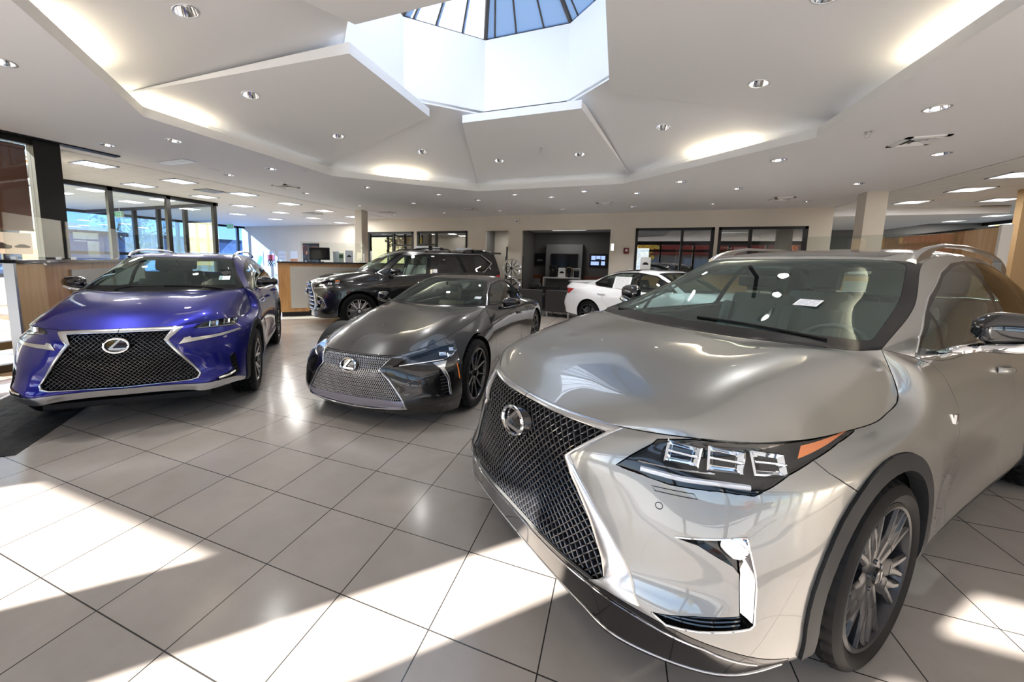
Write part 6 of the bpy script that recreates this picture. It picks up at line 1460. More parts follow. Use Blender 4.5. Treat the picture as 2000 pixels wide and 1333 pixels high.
# ---- fluorescent troffers in the tiled ceilings
def troffer(x, y, label, z=ZC, sx=.46, sy=.46, group='fluorescent ceiling panels'):
    root = empty('ceiling_panel_light', (x, y, z), 0, label, 'ceiling light', group)
    m = MB(); f = .03
    for a, b, c, d in ((-sx/2, sx/2, -sy/2, -sy/2+f), (-sx/2, sx/2, sy/2-f, sy/2), (-sx/2, -sx/2+f, -sy/2, sy/2), (sx/2-f, sx/2, -sy/2, sy/2)): m.box(a, b, c, d, -.012, .0)
    m.build('panel_frame', RM['frame'] if 0 else RM['alu'], root)
    m = MB(); m.box(-sx/2+f, sx/2-f, -sy/2+f, sy/2-f, -.006, -.002); m.build('diffuser', RM['lamp'], root)
    m = MB()
    for i in range(1, 3): m.box(-sx/2+f, sx/2-f, -sy/2+sy*i/3-.01, -sy/2+sy*i/3+.01, -.012, -.006)
    m.box(-.01, .01, -sy/2+f, sy/2-f, -.012, -.006); m.build('louver', RM['alu'], root)
    return root
colA = [(-8.32, 3.79), (-8.36, 5.12), (-8.42, 6.55), (-8.55, 8.0), (-8.63, 9.42), (-8.75, 10.92)]; colB = [(-9.71, 5.15), (-9.78, 6.55), (-10.29, 7.96), (-10.4, 9.39), (-10.53, 10.92), (-10.63, 12.48)]; colC = [(-12.37, 10.88), (-12.4, 9.4)]
for nm, cl in (('beside the plaster', colA), ('second from the plaster', colB), ('third from the plaster', colC)):
    for i, (x, y) in enumerate(cl): troffer(x, y, '%s fluorescent panel from the front, left ceiling row %s' % (ORD[i], nm))
for (x, y), w in (((5.72, 8.54), 'cut by the right edge of the picture'), ((5.99, 9.82), 'second from the front, row beside the plaster ceiling'), ((6.0, 11.31), 'right behind the tan column'), ((7.37, 11.31), 'in the outer row, nearest the viewer'), ((9.32, 14.36), 'in the far corner, last but one'), ((9.3, 15.7), 'in the far corner, last one')):
    troffer(x, y, 'fluorescent panel in the right tiled ceiling, ' + w)
for x, y, w in ((-3.74, 12.7, 'in the narrow corridor'), (-1.65, 13.4, 'over the lounge'), (-7.5, 13.6, 'in the office behind the leftmost office window'), (-5.3, 13.6, 'in the office with yellow leaves behind'), (1.0, 13.4, 'in the office behind the counter'), (3.2, 13.4, 'in the office with red leaves behind'), (3.4, 15.0, 'deeper in the office with red leaves behind')):
    troffer(x, y, 'fluorescent ceiling panel ' + w, 2.72, 1.2, .3)
# ---- air vents, speakers, sprinklers, exit signs
def vent(x, y, label, s=.19, dark=True):
    root = empty('ceiling_vent', (x, y, ZC), 0, label, 'air vent', 'ceiling air vents'); m = MB()
    for a, b, c, d in ((-s, s, -s, -s+.05), (-s, s, s-.05, s), (-s, -s+.05, -s, s), (s-.05, s, -s, s)): m.box(a, b, c, d, -.014, 0)
    m.build('vent_frame', RM['white'], root); m = MB(); m.box(-s+.05, s-.05, -s+.05, s-.05, -.004, -.001); m.build('vent_throat', RM['frame'], root)
    m = MB()
    for k in range(3):
        q = s-.055-k*.045
        for i in range(4):
            old = m.M; m.M = Matrix.Rotation(i*PI/2, 4, 'Z') @ Matrix.Translation((0, -q, -.012)) @ Matrix.Rotation(R(35), 4, 'X'); m.box(-q, q, -.014, .014, -.0015, .0015); m.M = old
    m.build('vent_louver', RM['white'], root)
for x, y, w in ((-6.61, 6.11, 'left of the octagon recess'), (-6.84, 10.18, 'beside the left tan column'), (-4.06, 10.13, 'above the black SUV'), (-.39, 9.98, 'above the lounge opening'), (3.2, 6.08, 'largest, on the right ceiling above the grey SUV'), (3.26, 10.14, 'over the right office window')):
    vent(x, y, 'square louvered ceiling vent ' + w)
for x, y, w in ((-8.81, 6.04, 'dark return grille among the near left ceiling panels'), (-9.51, 9.85, 'dark return grille near the far left ceiling panels'), (7.94, 12.46, 'dark round-slotted grille in the right tiled ceiling')):
    root = empty('return_grille', (x, y, ZC), 0, w, 'air vent', 'return air grilles'); m = MB(); m.box(-.23, .23, -.23, .23, -.010, 0); m.build('grille_plate', principled('grille_grey', (.16, .155, .15), .6), root)
    m = MB(); [m.box(-.21, .21, -.20+.045*k, -.19+.045*k, -.016, -.010) for k in range(10)]; m.build('grille_fin', RM['alu'], root)
for x, y, z, w in ((-5.10, 5.15, ZC, 'outside the octagon recess, left'), (2.5, 5.55, ZC, 'on the right ceiling above the square vent'), (-1.31, 6.45, 3.452, 'in the far ceiling leaf')):
    root = empty('sprinkler_head', (x, y, z), 0, 'small sprinkler head ' + w, 'sprinkler', 'sprinkler heads'); m = MB(); m.lathe([(.03, 0), (.03, -.006), (0, -.008)], 16); m.build('escutcheon', RM['alu'], root)
    m = MB(); m.tube([(0, 0, -.005), (0, 0, -.03)], .008, 8); m.tube([(-.012, 0, -.025), (-.016, 0, -.045), (0, 0, -.06)], .003, 6); m.tube([(.012, 0, -.025), (.016, 0, -.045), (0, 0, -.06)], .003, 6); m.lathe([(0, -.060), (.020, -.062), (.020, -.064), (0, -.064)], 14); m.build('sprinkler_body', RM['alu'], root)
m = MB(); m.lathe([(.16, 0), (.15, -.012), (0, -.016)], 28); m.M = Matrix.Identity(4); o = m.build('ceiling_speaker', RM['ceil'], None, (-7.05+.3, 4.62, ZC)); props(o, 'round white speaker plate in the left part of the flat ceiling', 'speaker')
m = MB(); m.box(-.35, .35, -.10, .10, -.008, 0); [m.box(-.32, .32, -.08+.04*k, -.07+.04*k, -.012, -.008) for k in range(5)]; o = m.build('slot_diffuser', RM['alu'], None, (-6.75, 4.1, ZC)); props(o, 'flat slotted air grille in the flat ceiling left of the round speaker', 'air vent')
def letters(txt, root, name, mat, p, rz, h, depth=.004):
    """raised block letters drawn on a 3 x 5 grid"""
    G = {'E': ['111', '100', '110', '100', '111'], 'X': ['101', '101', '010', '101', '101'], 'I': ['111', '010', '010', '010', '111'], 'T': ['111', '010', '010', '010', '010']}
    m = MB(); u = h/5; w = len(txt)*4*u - u; T = Matrix.Translation(p) @ Matrix.Rotation(rz, 4, 'Z')
    m.M = T
    for i, c in enumerate(txt):
        for r_, row in enumerate(G[c]):
            for k, b in enumerate(row):
                if b == '1': m.box(-w/2 + (i*4+k)*u, -w/2 + (i*4+k+1)*u, -depth, 0, h/2 - (r_+1)*u, h/2 - r_*u)
    return m.build(name, mat, root)
green = principled('exit_green', (.02, .32, .14), .4, emit=(.02, .5, .2), emit_s=.35)
for x, y, z, rz, w in ((-14.9, 7.30, 2.84, 0, 'hanging in the glass entrance box'), (-16.2, 11.9, 2.93, 0, 'hanging in front of the far left wall')):
    root = empty('exit_sign', (x, y, z), rz, 'pale exit sign with green letters ' + w, 'sign', 'exit signs'); m = MB(); m.box(-.19, .19, -.025, .025, -.10, .10, .01); m.build('sign_plate', principled('sign_cream', (.75, .78, .66), .5), root)
    letters('EXIT', root, 'sign_lettering', green, (0, -.027, 0), 0, .13); m = MB(); m.tube([(0, 0, .10), (0, 0, ZC-z)], .012, 8); m.build('sign_stem', RM['alu'], root)
# ---- wall fittings
root = empty('wall_sconce', (-.175, YB, 1.95), 0, 'small white rectangular wall sconce right of the lounge opening', 'wall lamp'); m = MB(); m.box(-.05, .05, -.07, 0, 0, .22, .008); m.build('sconce_body', RM['white'], root); m = MB(); m.box(-.042, .042, -.076, -.07, .01, .21); m.build('sconce_lens', principled('sconce_lens', (.9, .9, .88), .4, emit=(1, .98, .95), emit_s=.6), root)
root = empty('fire_alarm', (.21, YB, 1.96), 0, 'small dark red fire alarm box on the tan wall', 'alarm'); m = MB(); m.box(-.07, .07, -.05, .002, -.08, .08, .008); m.build('alarm_box', principled('alarm_red', (.16, .008, .01), .35), root); m = MB(); m.box(-.028, .028, -.056, -.05, -.02, .04); m.build('alarm_label', RM['white'], root)
root = empty('thermostat', (-3.07, YB, 2.86), 0, 'small cream sensor box high on the tan wall', 'sensor'); m = MB(); m.box(-.05, .05, -.035, 0, -.06, .06, .006); m.build('sensor_box', RM['white'], root); m = MB(); m.box(-.018, .018, -.038, -.035, -.02, .02); m.build('sensor_window', RM['frame'], root)
# ---------------------------------------------------------------- counters, lounge, displays
def counter(name, p, ang, length, h, depth, label, panels, end='maple', ret=None, glassz=None, post=False):
    """tall reception counter along local +x, front facing local -y"""
    root = empty(name, (p[0], p[1], 0), ang, label, 'reception counter', 'reception counters')
    m = MB(); m.box(0, length, 0, depth, .12, h-.04); m.build('counter_body', RM['wood'], root)
    m = MB(); m.box(.05, length-.05, min(.03, depth*.2), depth*.9, 0, .12); m.build('plinth', RM['frame'], root)
    m = MB(); m.box(-.03, length+.03, -.04, depth+.10, h-.04, h, .006); m.build('counter_top', RM['stone'], root)
    m = MB(); m.box(-.012, 0, -.005, depth, .12, h-.045); m.build('end_panel', RM[end], root)
    for a, b in panels:
        q = MB(); q.box(a, b, -.022, 0, .22, h-.13, .006); q.build('fabric_panel', RM['fabric'], root)
    if post: m = MB(); m.box(-.05, -.013, -.03, min(depth, .05), 0, h-.04); m.build('corner_post', RM['alu'], root)
    return root
H1 = 1.47
c1 = counter('reception_counter', (-8.34, 7.37), R(45), 4.2, H1, .35, 'wood counter with grey fabric panels and black top behind the black SUV', [(.28, 2.05), (2.25, 3.9)])
c2 = counter('reception_counter', (-5.97, 1.97), R(134.4), 3.4, H1, .06, 'wood counter with grey fabric panel behind the blue SUV', [(1.0, 2.1), (2.2, 3.3)], post=True)
# pale maple end cabinet on the near end of the counter behind the blue car
mm = MB(); mm.box(-.004, .46, -.026, -.002, .12, H1-.05); o = mm.build('end_panel', RM['maple'], c2)
def screen_glass(name, p, ang, length, z0, z1, label, group='glass counter screens'):
    root = empty(name, (p[0], p[1], z0), ang, label, 'glass screen', group); m = MB(); m.box(0, length, -.005, .005, .012, z1-z0); m.build('glass_sheet', RM['glass'], root)
    for x in (.12, length-.12): m = MB(); m.box(x-.02, x+.02, -.02, .02, 0, .03); m.build('glass_clip', RM['alu'], root)
d45 = Vector((math.cos(R(45)), math.sin(R(45)), 0))
screen_glass('glass_screen', Vector((-8.34, 7.37, 0)) + d45*.55 + Vector((-.20, .20, 0)), R(45), 1.7, H1, 2.02, 'clear glass screen standing on the counter behind the black SUV')
d2 = Vector((math.cos(R(134.4)), math.sin(R(134.4)), 0))
screen_glass('glass_screen', Vector((-5.97, 1.97, 0)) + d2*.25 + Vector((-.12, -.12, 0)), R(134.4), 1.05, H1, 1.98, 'nearer clear glass screen on the counter behind the blue SUV')
screen_glass('glass_screen', Vector((-5.97, 1.97, 0)) + d2*1.40 + Vector((-.12, -.12, 0)), R(134.4), 1.5, H1, 1.98, 'farther clear glass screen on the counter behind the blue SUV')
# monitor and printed cards on the counter behind the black SUV
def on_counter(t, o): return Vector((-8.34, 7.37, 0)) + d45*t + Vector((-.7071, .7071, 0))*o + Vector((0, 0, H1))
p = on_counter(1.02, .16); root = empty('computer_monitor', p, R(28), 'black computer monitor on the counter behind the black SUV', 'monitor')
m = MB(); m.box(-.27, .27, -.02, .02, .06, .40, .008); m.build('monitor_body', RM['frame'], root); m = MB(); m.box(-.10, .10, -.07, .07, 0, .012); m.tube([(0, .02, .01), (0, .02, .1)], .02, 8); m.build('monitor_stand', RM['frame'], root)
m = MB(); m.box(-.25, .25, -.023, -.02, .08, .38); m.build('monitor_screen', RM['screen'], root)
def car_card(name, p, rz, w, h, label, bg, cat='brochure', tilt=0., group=None, cars=1):
    """printed card standing upright: plain ground with a dark car front drawn as flat shapes"""
    root = empty(name, p, rz, label, cat, group); root.rotation_euler = (-tilt, 0, rz)
    m = MB(); m.box(-w/2, w/2, 0, .012, 0, h); m.build('card_board', bg, root)
    m = MB()
    for i in range(cars):
        cx = (i-(cars-1)/2)*w*.5; s = w*(.30 if cars == 1 else .20); cz = h*.52 if cars == 1 else h*.42
        P = [(-1, -.30), (-.95, .05), (-.70, .15), (-.45, .48), (.45, .48), (.70, .15), (.95, .05), (1, -.30), (.8, -.42), (-.8, -.42)]
        m.prism([(cx + u*s, cz + v*s) for u, v in P], -.002, 0, 'Y')
    m.build('card_picture', RM['frame'], root); return root
silver = principled('silver_card', (.52, .55, .62), .4)
car_card('brochure_stand', on_counter(1.80, .16), R(33), .21, .34, 'silver card with a dark car on the counter behind the black SUV', silver)
for t, o, w, h, lb, mt in ((1.45, .18, .16, .30, 'pale blue card left of the silver car card on the counter', principled('pale_blue_card', (.62, .74, .80), .5)), (1.58, .2, .15, .26, 'card with a green picture beside the silver car card', principled('green_card', (.55, .62, .52), .5)), (2.20, .18, .05, .26, 'thin white card near the right end of the counter glass', RM['white']), (2.42, .18, .05, .34, 'tall thin white card at the right end of the counter glass', RM['white'])):
    root = empty('brochure_card', on_counter(t, o), R(30), lb, 'brochure', 'cards on the counter'); m = MB(); m.box(-w/2, w/2, 0, .01, 0, h); m.build('card_board', mt, root)
    if 'green' in lb: m = MB(); m.box(-w*.42, w*.42, -.002, 0, h*.45, h*.85); m.build('card_picture', principled('leaf_green', (.06, .12, .05), .6), root)
# dark framed panel on the far left wall above the monitor
m = MB(); m.box(-13.35, -12.45, 13.15, 13.2, 1.35, 2.25); props(m.build('wall_panel', RM['frame']), 'dark square panel on the far left wall behind the counter monitor', 'panel')
# row of posters on the far left wall
art = [(-16.28, 'blue', 'blue and white poster, nearest the sunlit window wall'), (-15.55, 'check', 'poster with a red field over black and white checks'), (-14.84, 'glyph', 'white poster with grey letter shapes'), (-14.12, 'orange', 'poster with an orange lower half'), (-13.42+.03, 'green', 'poster with a green picture, just left of the monitor')]
AC = dict(blue=(.12, .32, .52), red=(.42, .035, .03), orange=(.62, .28, .12), green=(.14, .36, .20), grey=(.45, .46, .5), black=(.02, .02, .02), white=(.82, .83, .84), sky=(.45, .62, .75))
AM = {k: principled('print_' + k, v, .55) for k, v in AC.items()}
for x, kind, lb in art:
    w = .43; h = .70; root = empty('poster', (x+w/2, 13.2, 1.20), 0, lb, 'poster', 'posters on the far left wall'); m = MB(); m.box(-w/2, w/2, -.03, 0, 0, h); m.build('poster_board', AM['white'], root)
    def patch(col, u0, u1, v0, v1, nm='poster_picture'): m = MB(); m.box(u0*w, u1*w, -.033, -.03, v0*h, v1*h); return m.build(nm, AM[col], root)
    if kind == 'blue': patch('sky', -.5, .5, .1, .72); m = MB(); m.prism([(-.5*w, .0), (.1*w, .0), (.5*w, .55*h), (.1*w, .70*h)], -.036, -.033, 'Y'); m.build('poster_picture', AM['blue'], root)
    if kind == 'check':
        patch('red', -.5, .5, .32, .74); m = MB()
        for i in range(6):
            for j in range(4):
                if (i+j) % 2 == 0: m.box(-.5*w+i*w/6, -.5*w+(i+1)*w/6, -.036, -.033, j*h*.11, (j+1)*h*.11)
        m.build('poster_checks', AM['black'], root)
    if kind == 'glyph':
        m = MB()
        for j in range(3):
            for i in range(3): a = -.3+.3*i; z = .2+.25*j; m.tube([((a-.08)*w, -.033, z*h), ((a)*w, -.033, (z+.13)*h), ((a+.08)*w, -.033, z*h)], .008, 5)
        m.build('poster_picture', AM['grey'], root)
    if kind == 'orange': patch('orange', -.5, .5, .12, .50); patch('white', -.3, .3, .2, .3, 'poster_caption')
    if kind == 'green': patch('green', -.4, .4, .14, .50); patch('sky', -.4, .4, .50, .62, 'poster_sky')
# cards on the sill of the second office window
for x, w, h, lb in ((-6.55, .56, .30, 'wide printed board with a pale car behind the black SUV roof'), (-5.98, .28, .26, 'small printed board between the roof racks'), (-4.95, .55, .24, 'printed board at the right end of the office sill')):
    root = empty('sill_board', (x+.1, YB-.10, 1.78), 0, lb, 'printed board', 'boards before the office window'); m = MB(); m.box(-w/2, w/2, 0, .012, .0, h); m.build('board_sheet', principled('board_blue_white', (.70, .76, .86), .5), root); m = MB(); m.prism([(-w*.4, .03), (w*.1, .05), (w*.4, h*.5), (w*.05, h*.75), (-w*.3, h*.45)], -.002, 0, 'Y'); m.build('board_picture', AM['grey'], root)
m = MB(); m.box(-6.70, -4.70, YB-.20, YB-.005, 1.72, 1.78); m.box(-6.65, -4.75, YB-.02, YB-.005, 0, 1.72); props(m.build('display_ledge', RM['wood']), 'wooden display ledge in front of the office window behind the black SUV', 'ledge')
# white side room wall glimpsed through the first office window
m = MB(); m.box(-8.62, -8.05, 13.2, 13.26, 0, 2.05); m.box(-7.55, -7.45, 13.2, 13.26, 0, 2.3); props(m.build('partition_screen', RM['white']), 'white partition standing inside the office behind the leftmost office window', 'partition')
# alloy wheels on a rack
rk = empty('wheel_rack', (-3.09, 11.38, 0), 0, 'thin black wall rack holding two bare alloy wheels by the corridor', 'rack'); m = MB()
for x in (-.30, .27): m.tube([(x, .28, 0), (x, .28, 1.75)], .012, 8)
for z in (.45, 1.02): m.tube([(-.30, .28, z), (.27, .28, z)], .010, 8); m.tube([(-.30, .28, z), (-.30, -.02, z)], .010, 8); m.tube([(.27, .28, z), (.27, -.02, z)], .010, 8); m.tube([(-.30, -.02, z), (.27, -.02, z)], .010, 8)
m.build('rack_frame', RM['frame'], rk)
for z, n, lb, wd in ((1.39, 10, 'upper chrome display wheel on the rack, many thin spokes', .02), (.80, 7, 'lower chrome display wheel on the rack, fewer wide spokes', .035)):
    root = empty('alloy_wheel', (-3.09, 11.30, z), PI, lb, 'alloy wheel', 'display wheels'); m = MB(); m.lathe([(.29, -.02), (.275, .0), (.262, -.01), (.258, -.06), (.26, -.16), (.285, -.17)], 48, 'Y'); star_rim(n, wd, wd*.7, R(5), -.03, .06, .03, .6)(m, .275, .2); m.build('wheel_rim', RM['reflector'], root)
    m = MB(); m.lathe([(0, 0), (.03, -.004), (.034, -.03)], 20, 'Y'); m.build('hub_cap', RM['frame'], root)
# ---- lounge
def armchair(x, y, rz, label):
    root = empty('armchair', (x, y, 0), rz, label, 'armchair', 'charcoal lounge chairs')   # seat faces local +y, back panel at -y
    m = MB(); m.box(-.36, .36, -.36, -.24, .15, .78, .02); m.build('backrest', RM['leather'], root)
    m = MB(); m.box(-.27, .27, -.24, .36, .15, .44, .03); m.build('seat', RM['leather'], root)
    for s in (1, -1): m = MB(); m.box(s*.315-.055, s*.315+.055, -.24, .38, .15, .62, .02); m.build('armrest', RM['leather'], root)
    for sx in (1, -1):
        for sy in (-.31, .32): m = MB(); m.lathe([(.028, 0), (.03, .15)], 12); m.M = Matrix(); o = m.build('leg', RM['alu'], root, (sx*.31, sy, 0))
    return root
armchair(-2.40, 11.25, R(4), 'charcoal leather armchair seen from behind, just right of the black coupe'); armchair(-1.53, 11.22, R(-6), 'charcoal leather armchair seen from behind, against the white sedan')
armchair(-2.25, 12.45, R(175), 'dark armchair facing the viewer deeper in the lounge, left one'); armchair(-1.35, 12.5, R(185), 'dark armchair facing the viewer deeper in the lounge, right one')
def tub(x, y, label):
    root = empty('side_cabinet', (x, y, 0), 0, label, 'cabinet'); m = MB(); m.box(-.2, .2, -.25, .25, 0, .72, .03); m.build('cabinet_body', RM['leather'], root); m = MB(); m.box(-.17, .17, -.255, -.25, .05, .66); m.build('cabinet_door', RM['screen'], root)
tub(-2.75, 13.55, 'low black cabinet in the left corner of the lounge')
tv = empty('television', (-1.86, 14.162, 1.62), 0, 'large black flat television on the grey lounge panel', 'television'); m = MB(); m.box(-.49, .49, -.05, .018, -.33, .31, .01); m.build('television_case', RM['frame'], tv); m = MB(); m.box(-.46, .46, -.053, -.05, -.29, .28); m.build('television_screen', RM['screen'], tv)
cs = empty('console_table', (-1.87, 13.85, 0), 0, 'white framed console table with glass shelf below the television', 'table'); m = MB(); m.box(-.66, .66, -.22, .2, 1.02, 1.07, .006); [m.box(x-.025, x+.025, -.22, .2, 0, 1.02) for x in (-.635, .635)]; m.build('console_frame', RM['white'], cs); m = MB(); m.box(-.61, .61, -.2, .18, .62, .635); m.build('console_shelf', RM['glass'], cs); m = MB(); m.box(-.61, .61, .16, .19, 0, 1.02); m.build('console_back', RM['darkgrey'], cs)
cm = empty('coffee_machine', (-2.2, 13.85, 1.07), 0, 'black coffee machine on the left of the white console table', 'coffee machine'); m = MB(); m.box(-.13, .13, -.14, .16, 0, .06, .01); m.box(-.12, .12, .02, .16, .06, .30, .01); m.box(-.13, .13, -.12, .16, .28, .42, .015); m.build('machine_body', RM['frame'], cm); m = MB(); m.tube([(0, -.06, .28), (0, -.06, .23)], .02, 10); m.build('spout', RM['alu'], cm); m = MB(); m.box(-.09, .09, -.125, -.12, .32, .39); m.build('machine_display', RM['screen'], cm)
car_card('framed_picture', (-1.88, 13.80, 1.07), 0, .26, .34, 'white card with a dark car on the console table', RM['white'], 'picture')
ck = empty('desk_clock', (-1.62+.0, 13.78, 1.07), 0, 'round gold rimmed clock standing on the console table', 'clock'); m = MB(); m.M = Matrix.Translation((0, 0, .26)); m.lathe([(.10, .02), (.115, 0), (.115, -.03), (.095, -.035)], 28, 'Y'); m.build('clock_rim', principled('brass', (.55, .42, .16), .25, 1.), ck); m = MB(); m.M = Matrix.Translation((0, 0, .26)); m.lathe([(0, -.028), (.098, -.028)], 28, 'Y'); m.tube([(0, -.032, 0), (.04, -.032, .03)], .005, 5); m.tube([(0, -.032, 0), (0, -.032, .07)], .004, 5); m.build('clock_face', RM['screen'], ck); m = MB(); m.box(-.05, .05, -.05, .05, 0, .15, .01); m.build('clock_base', RM['frame'], ck)
bx = empty('display_box', (-1.36+.0, 13.85, 1.07), 0, 'white open display box at the right end of the console table', 'box'); m = MB(); m.box(-.14, .14, .10, .12, 0, .33); m.box(-.14, .14, -.1, .1, .31, .33); m.box(.12, .14, -.1, .1, 0, .31); m.build('box_shell', RM['white'], bx); m = MB(); m.box(-.10, .08, -.04, .08, 0, .24); m.build('box_content', RM['screen'], bx)
for x, w, lb, lit in ((-.68, .62, 'wall screen with blue car pictures at the right of the lounge', True), (-2.83, .42, 'dark framed picture at the left of the lounge', False)):
    root = empty('wall_screen', (x, 14.5, 1.70), 0, lb, 'screen'); m = MB(); m.box(-w/2, w/2, -.05, 0, -.24, .24, .008); m.build('screen_frame', RM['frame'], root); m = MB(); m.box(-w/2+.05, w/2-.05, -.053, -.05, -.19, .19); m.build('screen_face', RM['screen'], root)
    m = MB()
    if lit:
        for a, b, c, d in ((-.24, -.09, .02, .17), (-.07, .08, .05, .17), (.10, .24, .03, .17), (-.25, .03, -.17, -.04), (.11, .24, -.17, -.03)): m.box(a, b, -.056, -.053, c, d)
        m.build('screen_picture', RM['lightbox'], root)
    else: m.prism([(-.12, -.06), (-.08, .02), (.08, .03), (.14, -.05)], -.056, -.053, 'Y'); m.build('screen_picture', RM['darkgrey'], root)
root = empty('side_table', (-2.75, 13.55, .72), 0, 'small grey fax machine on the low black cabinet', 'machine'); m = MB(); m.box(-.16, .16, -.14, .14, 0, .12, .02); m.box(-.12, .12, .02, .12, .12, .28, .01); m.build('machine_case', RM['darkgrey'], root)
# ---- service counter before the third office window
c3 = empty('service_counter', (.50, 11.28, 0), 0, 'long wooden counter with black top under the big office window', 'counter'); m = MB(); m.box(0, 2.6, 0, .42, 0, 1.36); m.build('counter_body', RM['wood'], c3); m = MB(); m.box(-.05, 2.65, -.05, .45, 1.36, 1.41, .006); m.build('counter_top', RM['stone'], c3)
car_card('brochure_stand', (.72, 11.4, 1.41), 0, .26, .36, 'white card with a dark car on the counter before the office window', RM['white'])
for i, (x, w) in enumerate(((1.78, .62), (2.06+.36, .0),)):
    if w: m = MB(); m.box(x-.12, x+.62, 13.0, 13.05, 0, 2.15); props(m.build('office_cabinet', RM['wood']), 'brown wooden cabinet doors seen through the big office window', 'cabinet')
m = MB(); m.box(2.55, 3.1, 12.9, 12.95, 0, 2.08); props(m.build('office_cabinet', RM['wood']), 'brown wooden panel in the lower left of the right office window', 'cabinet')
# ---- right hand side: tall wood wall and a counter glass
wd = empty('wood_partition', (5.5, 8.36, 0), 0, 'tall honey wood partition with pale end panels, right of the tan column', 'partition')
m = MB(); m.box(0, .10, .62, 3.2, 0, 2.23); m.build('partition_core', RM['wood'], wd); m = MB(); m.box(-.006, .10, .0, .61, 0, 2.23); m.build('end_panel', RM['maple'], wd)
m = MB(); m.box(-.012, .11, -.05, -.002, 0, 2.27); m.build('edge_post', RM['white'], wd); m = MB(); m.box(-.02, .12, .0, 3.2, 2.23, 2.26); m.build('partition_cap', RM['stone'], wd)
m = MB(); m.box(-.02, 0, .75, 1.9, 1.1, 1.72, .01); m.build('opening_panel', RM['frame'], wd)
c4 = counter('reception_counter', (3.62, 8.42), R(-31), 1.25, H1, .35, 'wood counter hidden behind the grey SUV, only its glass screen showing over the roof', [(.1, 1.1)])
screen_glass('glass_screen', (3.2, 8.70), R(-31), 1.75, H1, 2.12, 'clear glass screen above the grey SUV roof, in front of the tan column')
# ---- floor mats and the car poster at the storefront
def mat(p, ang, w, l, label):
    root = empty('entrance_mat', (p[0], p[1], 0), ang, label, 'floor mat', 'black entrance mats'); m = MB(); m.box(0, l, -w, 0, 0, .005); m.build('mat_base', RM['rubber'], root)
    m = MB()
    for i in range(int(l/.16)):
        for j in range(int(w/.16)):
            x, y = i*.16+.03, -j*.16-.03
            for k in range(5):
                if (i+j) % 2: m.box(x+.02*k, x+.02*k+.010, y-.10, y, .005, .007)
                else: m.box(x, x+.10, y-.02*k-.010, y-.02*k, .005, .007)
    m.build('mat_ribs', principled('mat_rib', (.022, .022, .024), .7), root)
mat((-4.22, 1.29), R(135), -.0 + .88, 2.8, 'black ribbed entrance mat running under the nose of the blue SUV')
for o in [c for c in bpy.data.objects if c.parent and c.parent.name.startswith('entrance_mat')]: o.scale = (1, -1, 1)
root = empty('entrance_mat', (-4.22-.67, 1.29-.67, 0), R(135), 'plain black floor mat at the left edge, beyond the white strip', 'floor mat', 'black entrance mats'); m = MB(); m.box(0, 1.3, 0, .7, 0, .005); m.build('mat_base', RM['rubber'], root)
m = MB(); m.M = Matrix.Translation((-4.22-.646, 1.29-.646, 0)) @ Matrix.Rotation(R(135), 4, 'Z'); m.box(0, 1.9, -.02, .02, 0, .012, .004); props(m.build('threshold_strip', principled('strip_white', (.72, .74, .80), .3, .3)), 'pale metal threshold strip between the two black mats', 'threshold')  # plain pale strip laid in the gap between the mats
root = empty('car_poster', (-7.20, 2.36, 1.53), R(90), 'white poster with two grey cars on the storefront window at far left', 'poster'); m = MB(); m.box(-.40, .21, 0, .015, 0, .27); m.build('poster_board', RM['white'], root)
for cx, s in ((-.09, .13), (.12, .075)):
    s *= .9; P = [(-1, -.22), (-1.02, .02), (-.72, .10), (-.40, .34), (.35, .34), (.72, .12), (1.02, .02), (1, -.22), (.78, -.30), (-.78, -.30)]
    m = MB(); m.prism([(cx+u*s, .10+v*s) for u, v in P], -.003, 0, 'Y'); m.build('printed_car', principled('print_dark', (.05, .05, .055), .4), root)
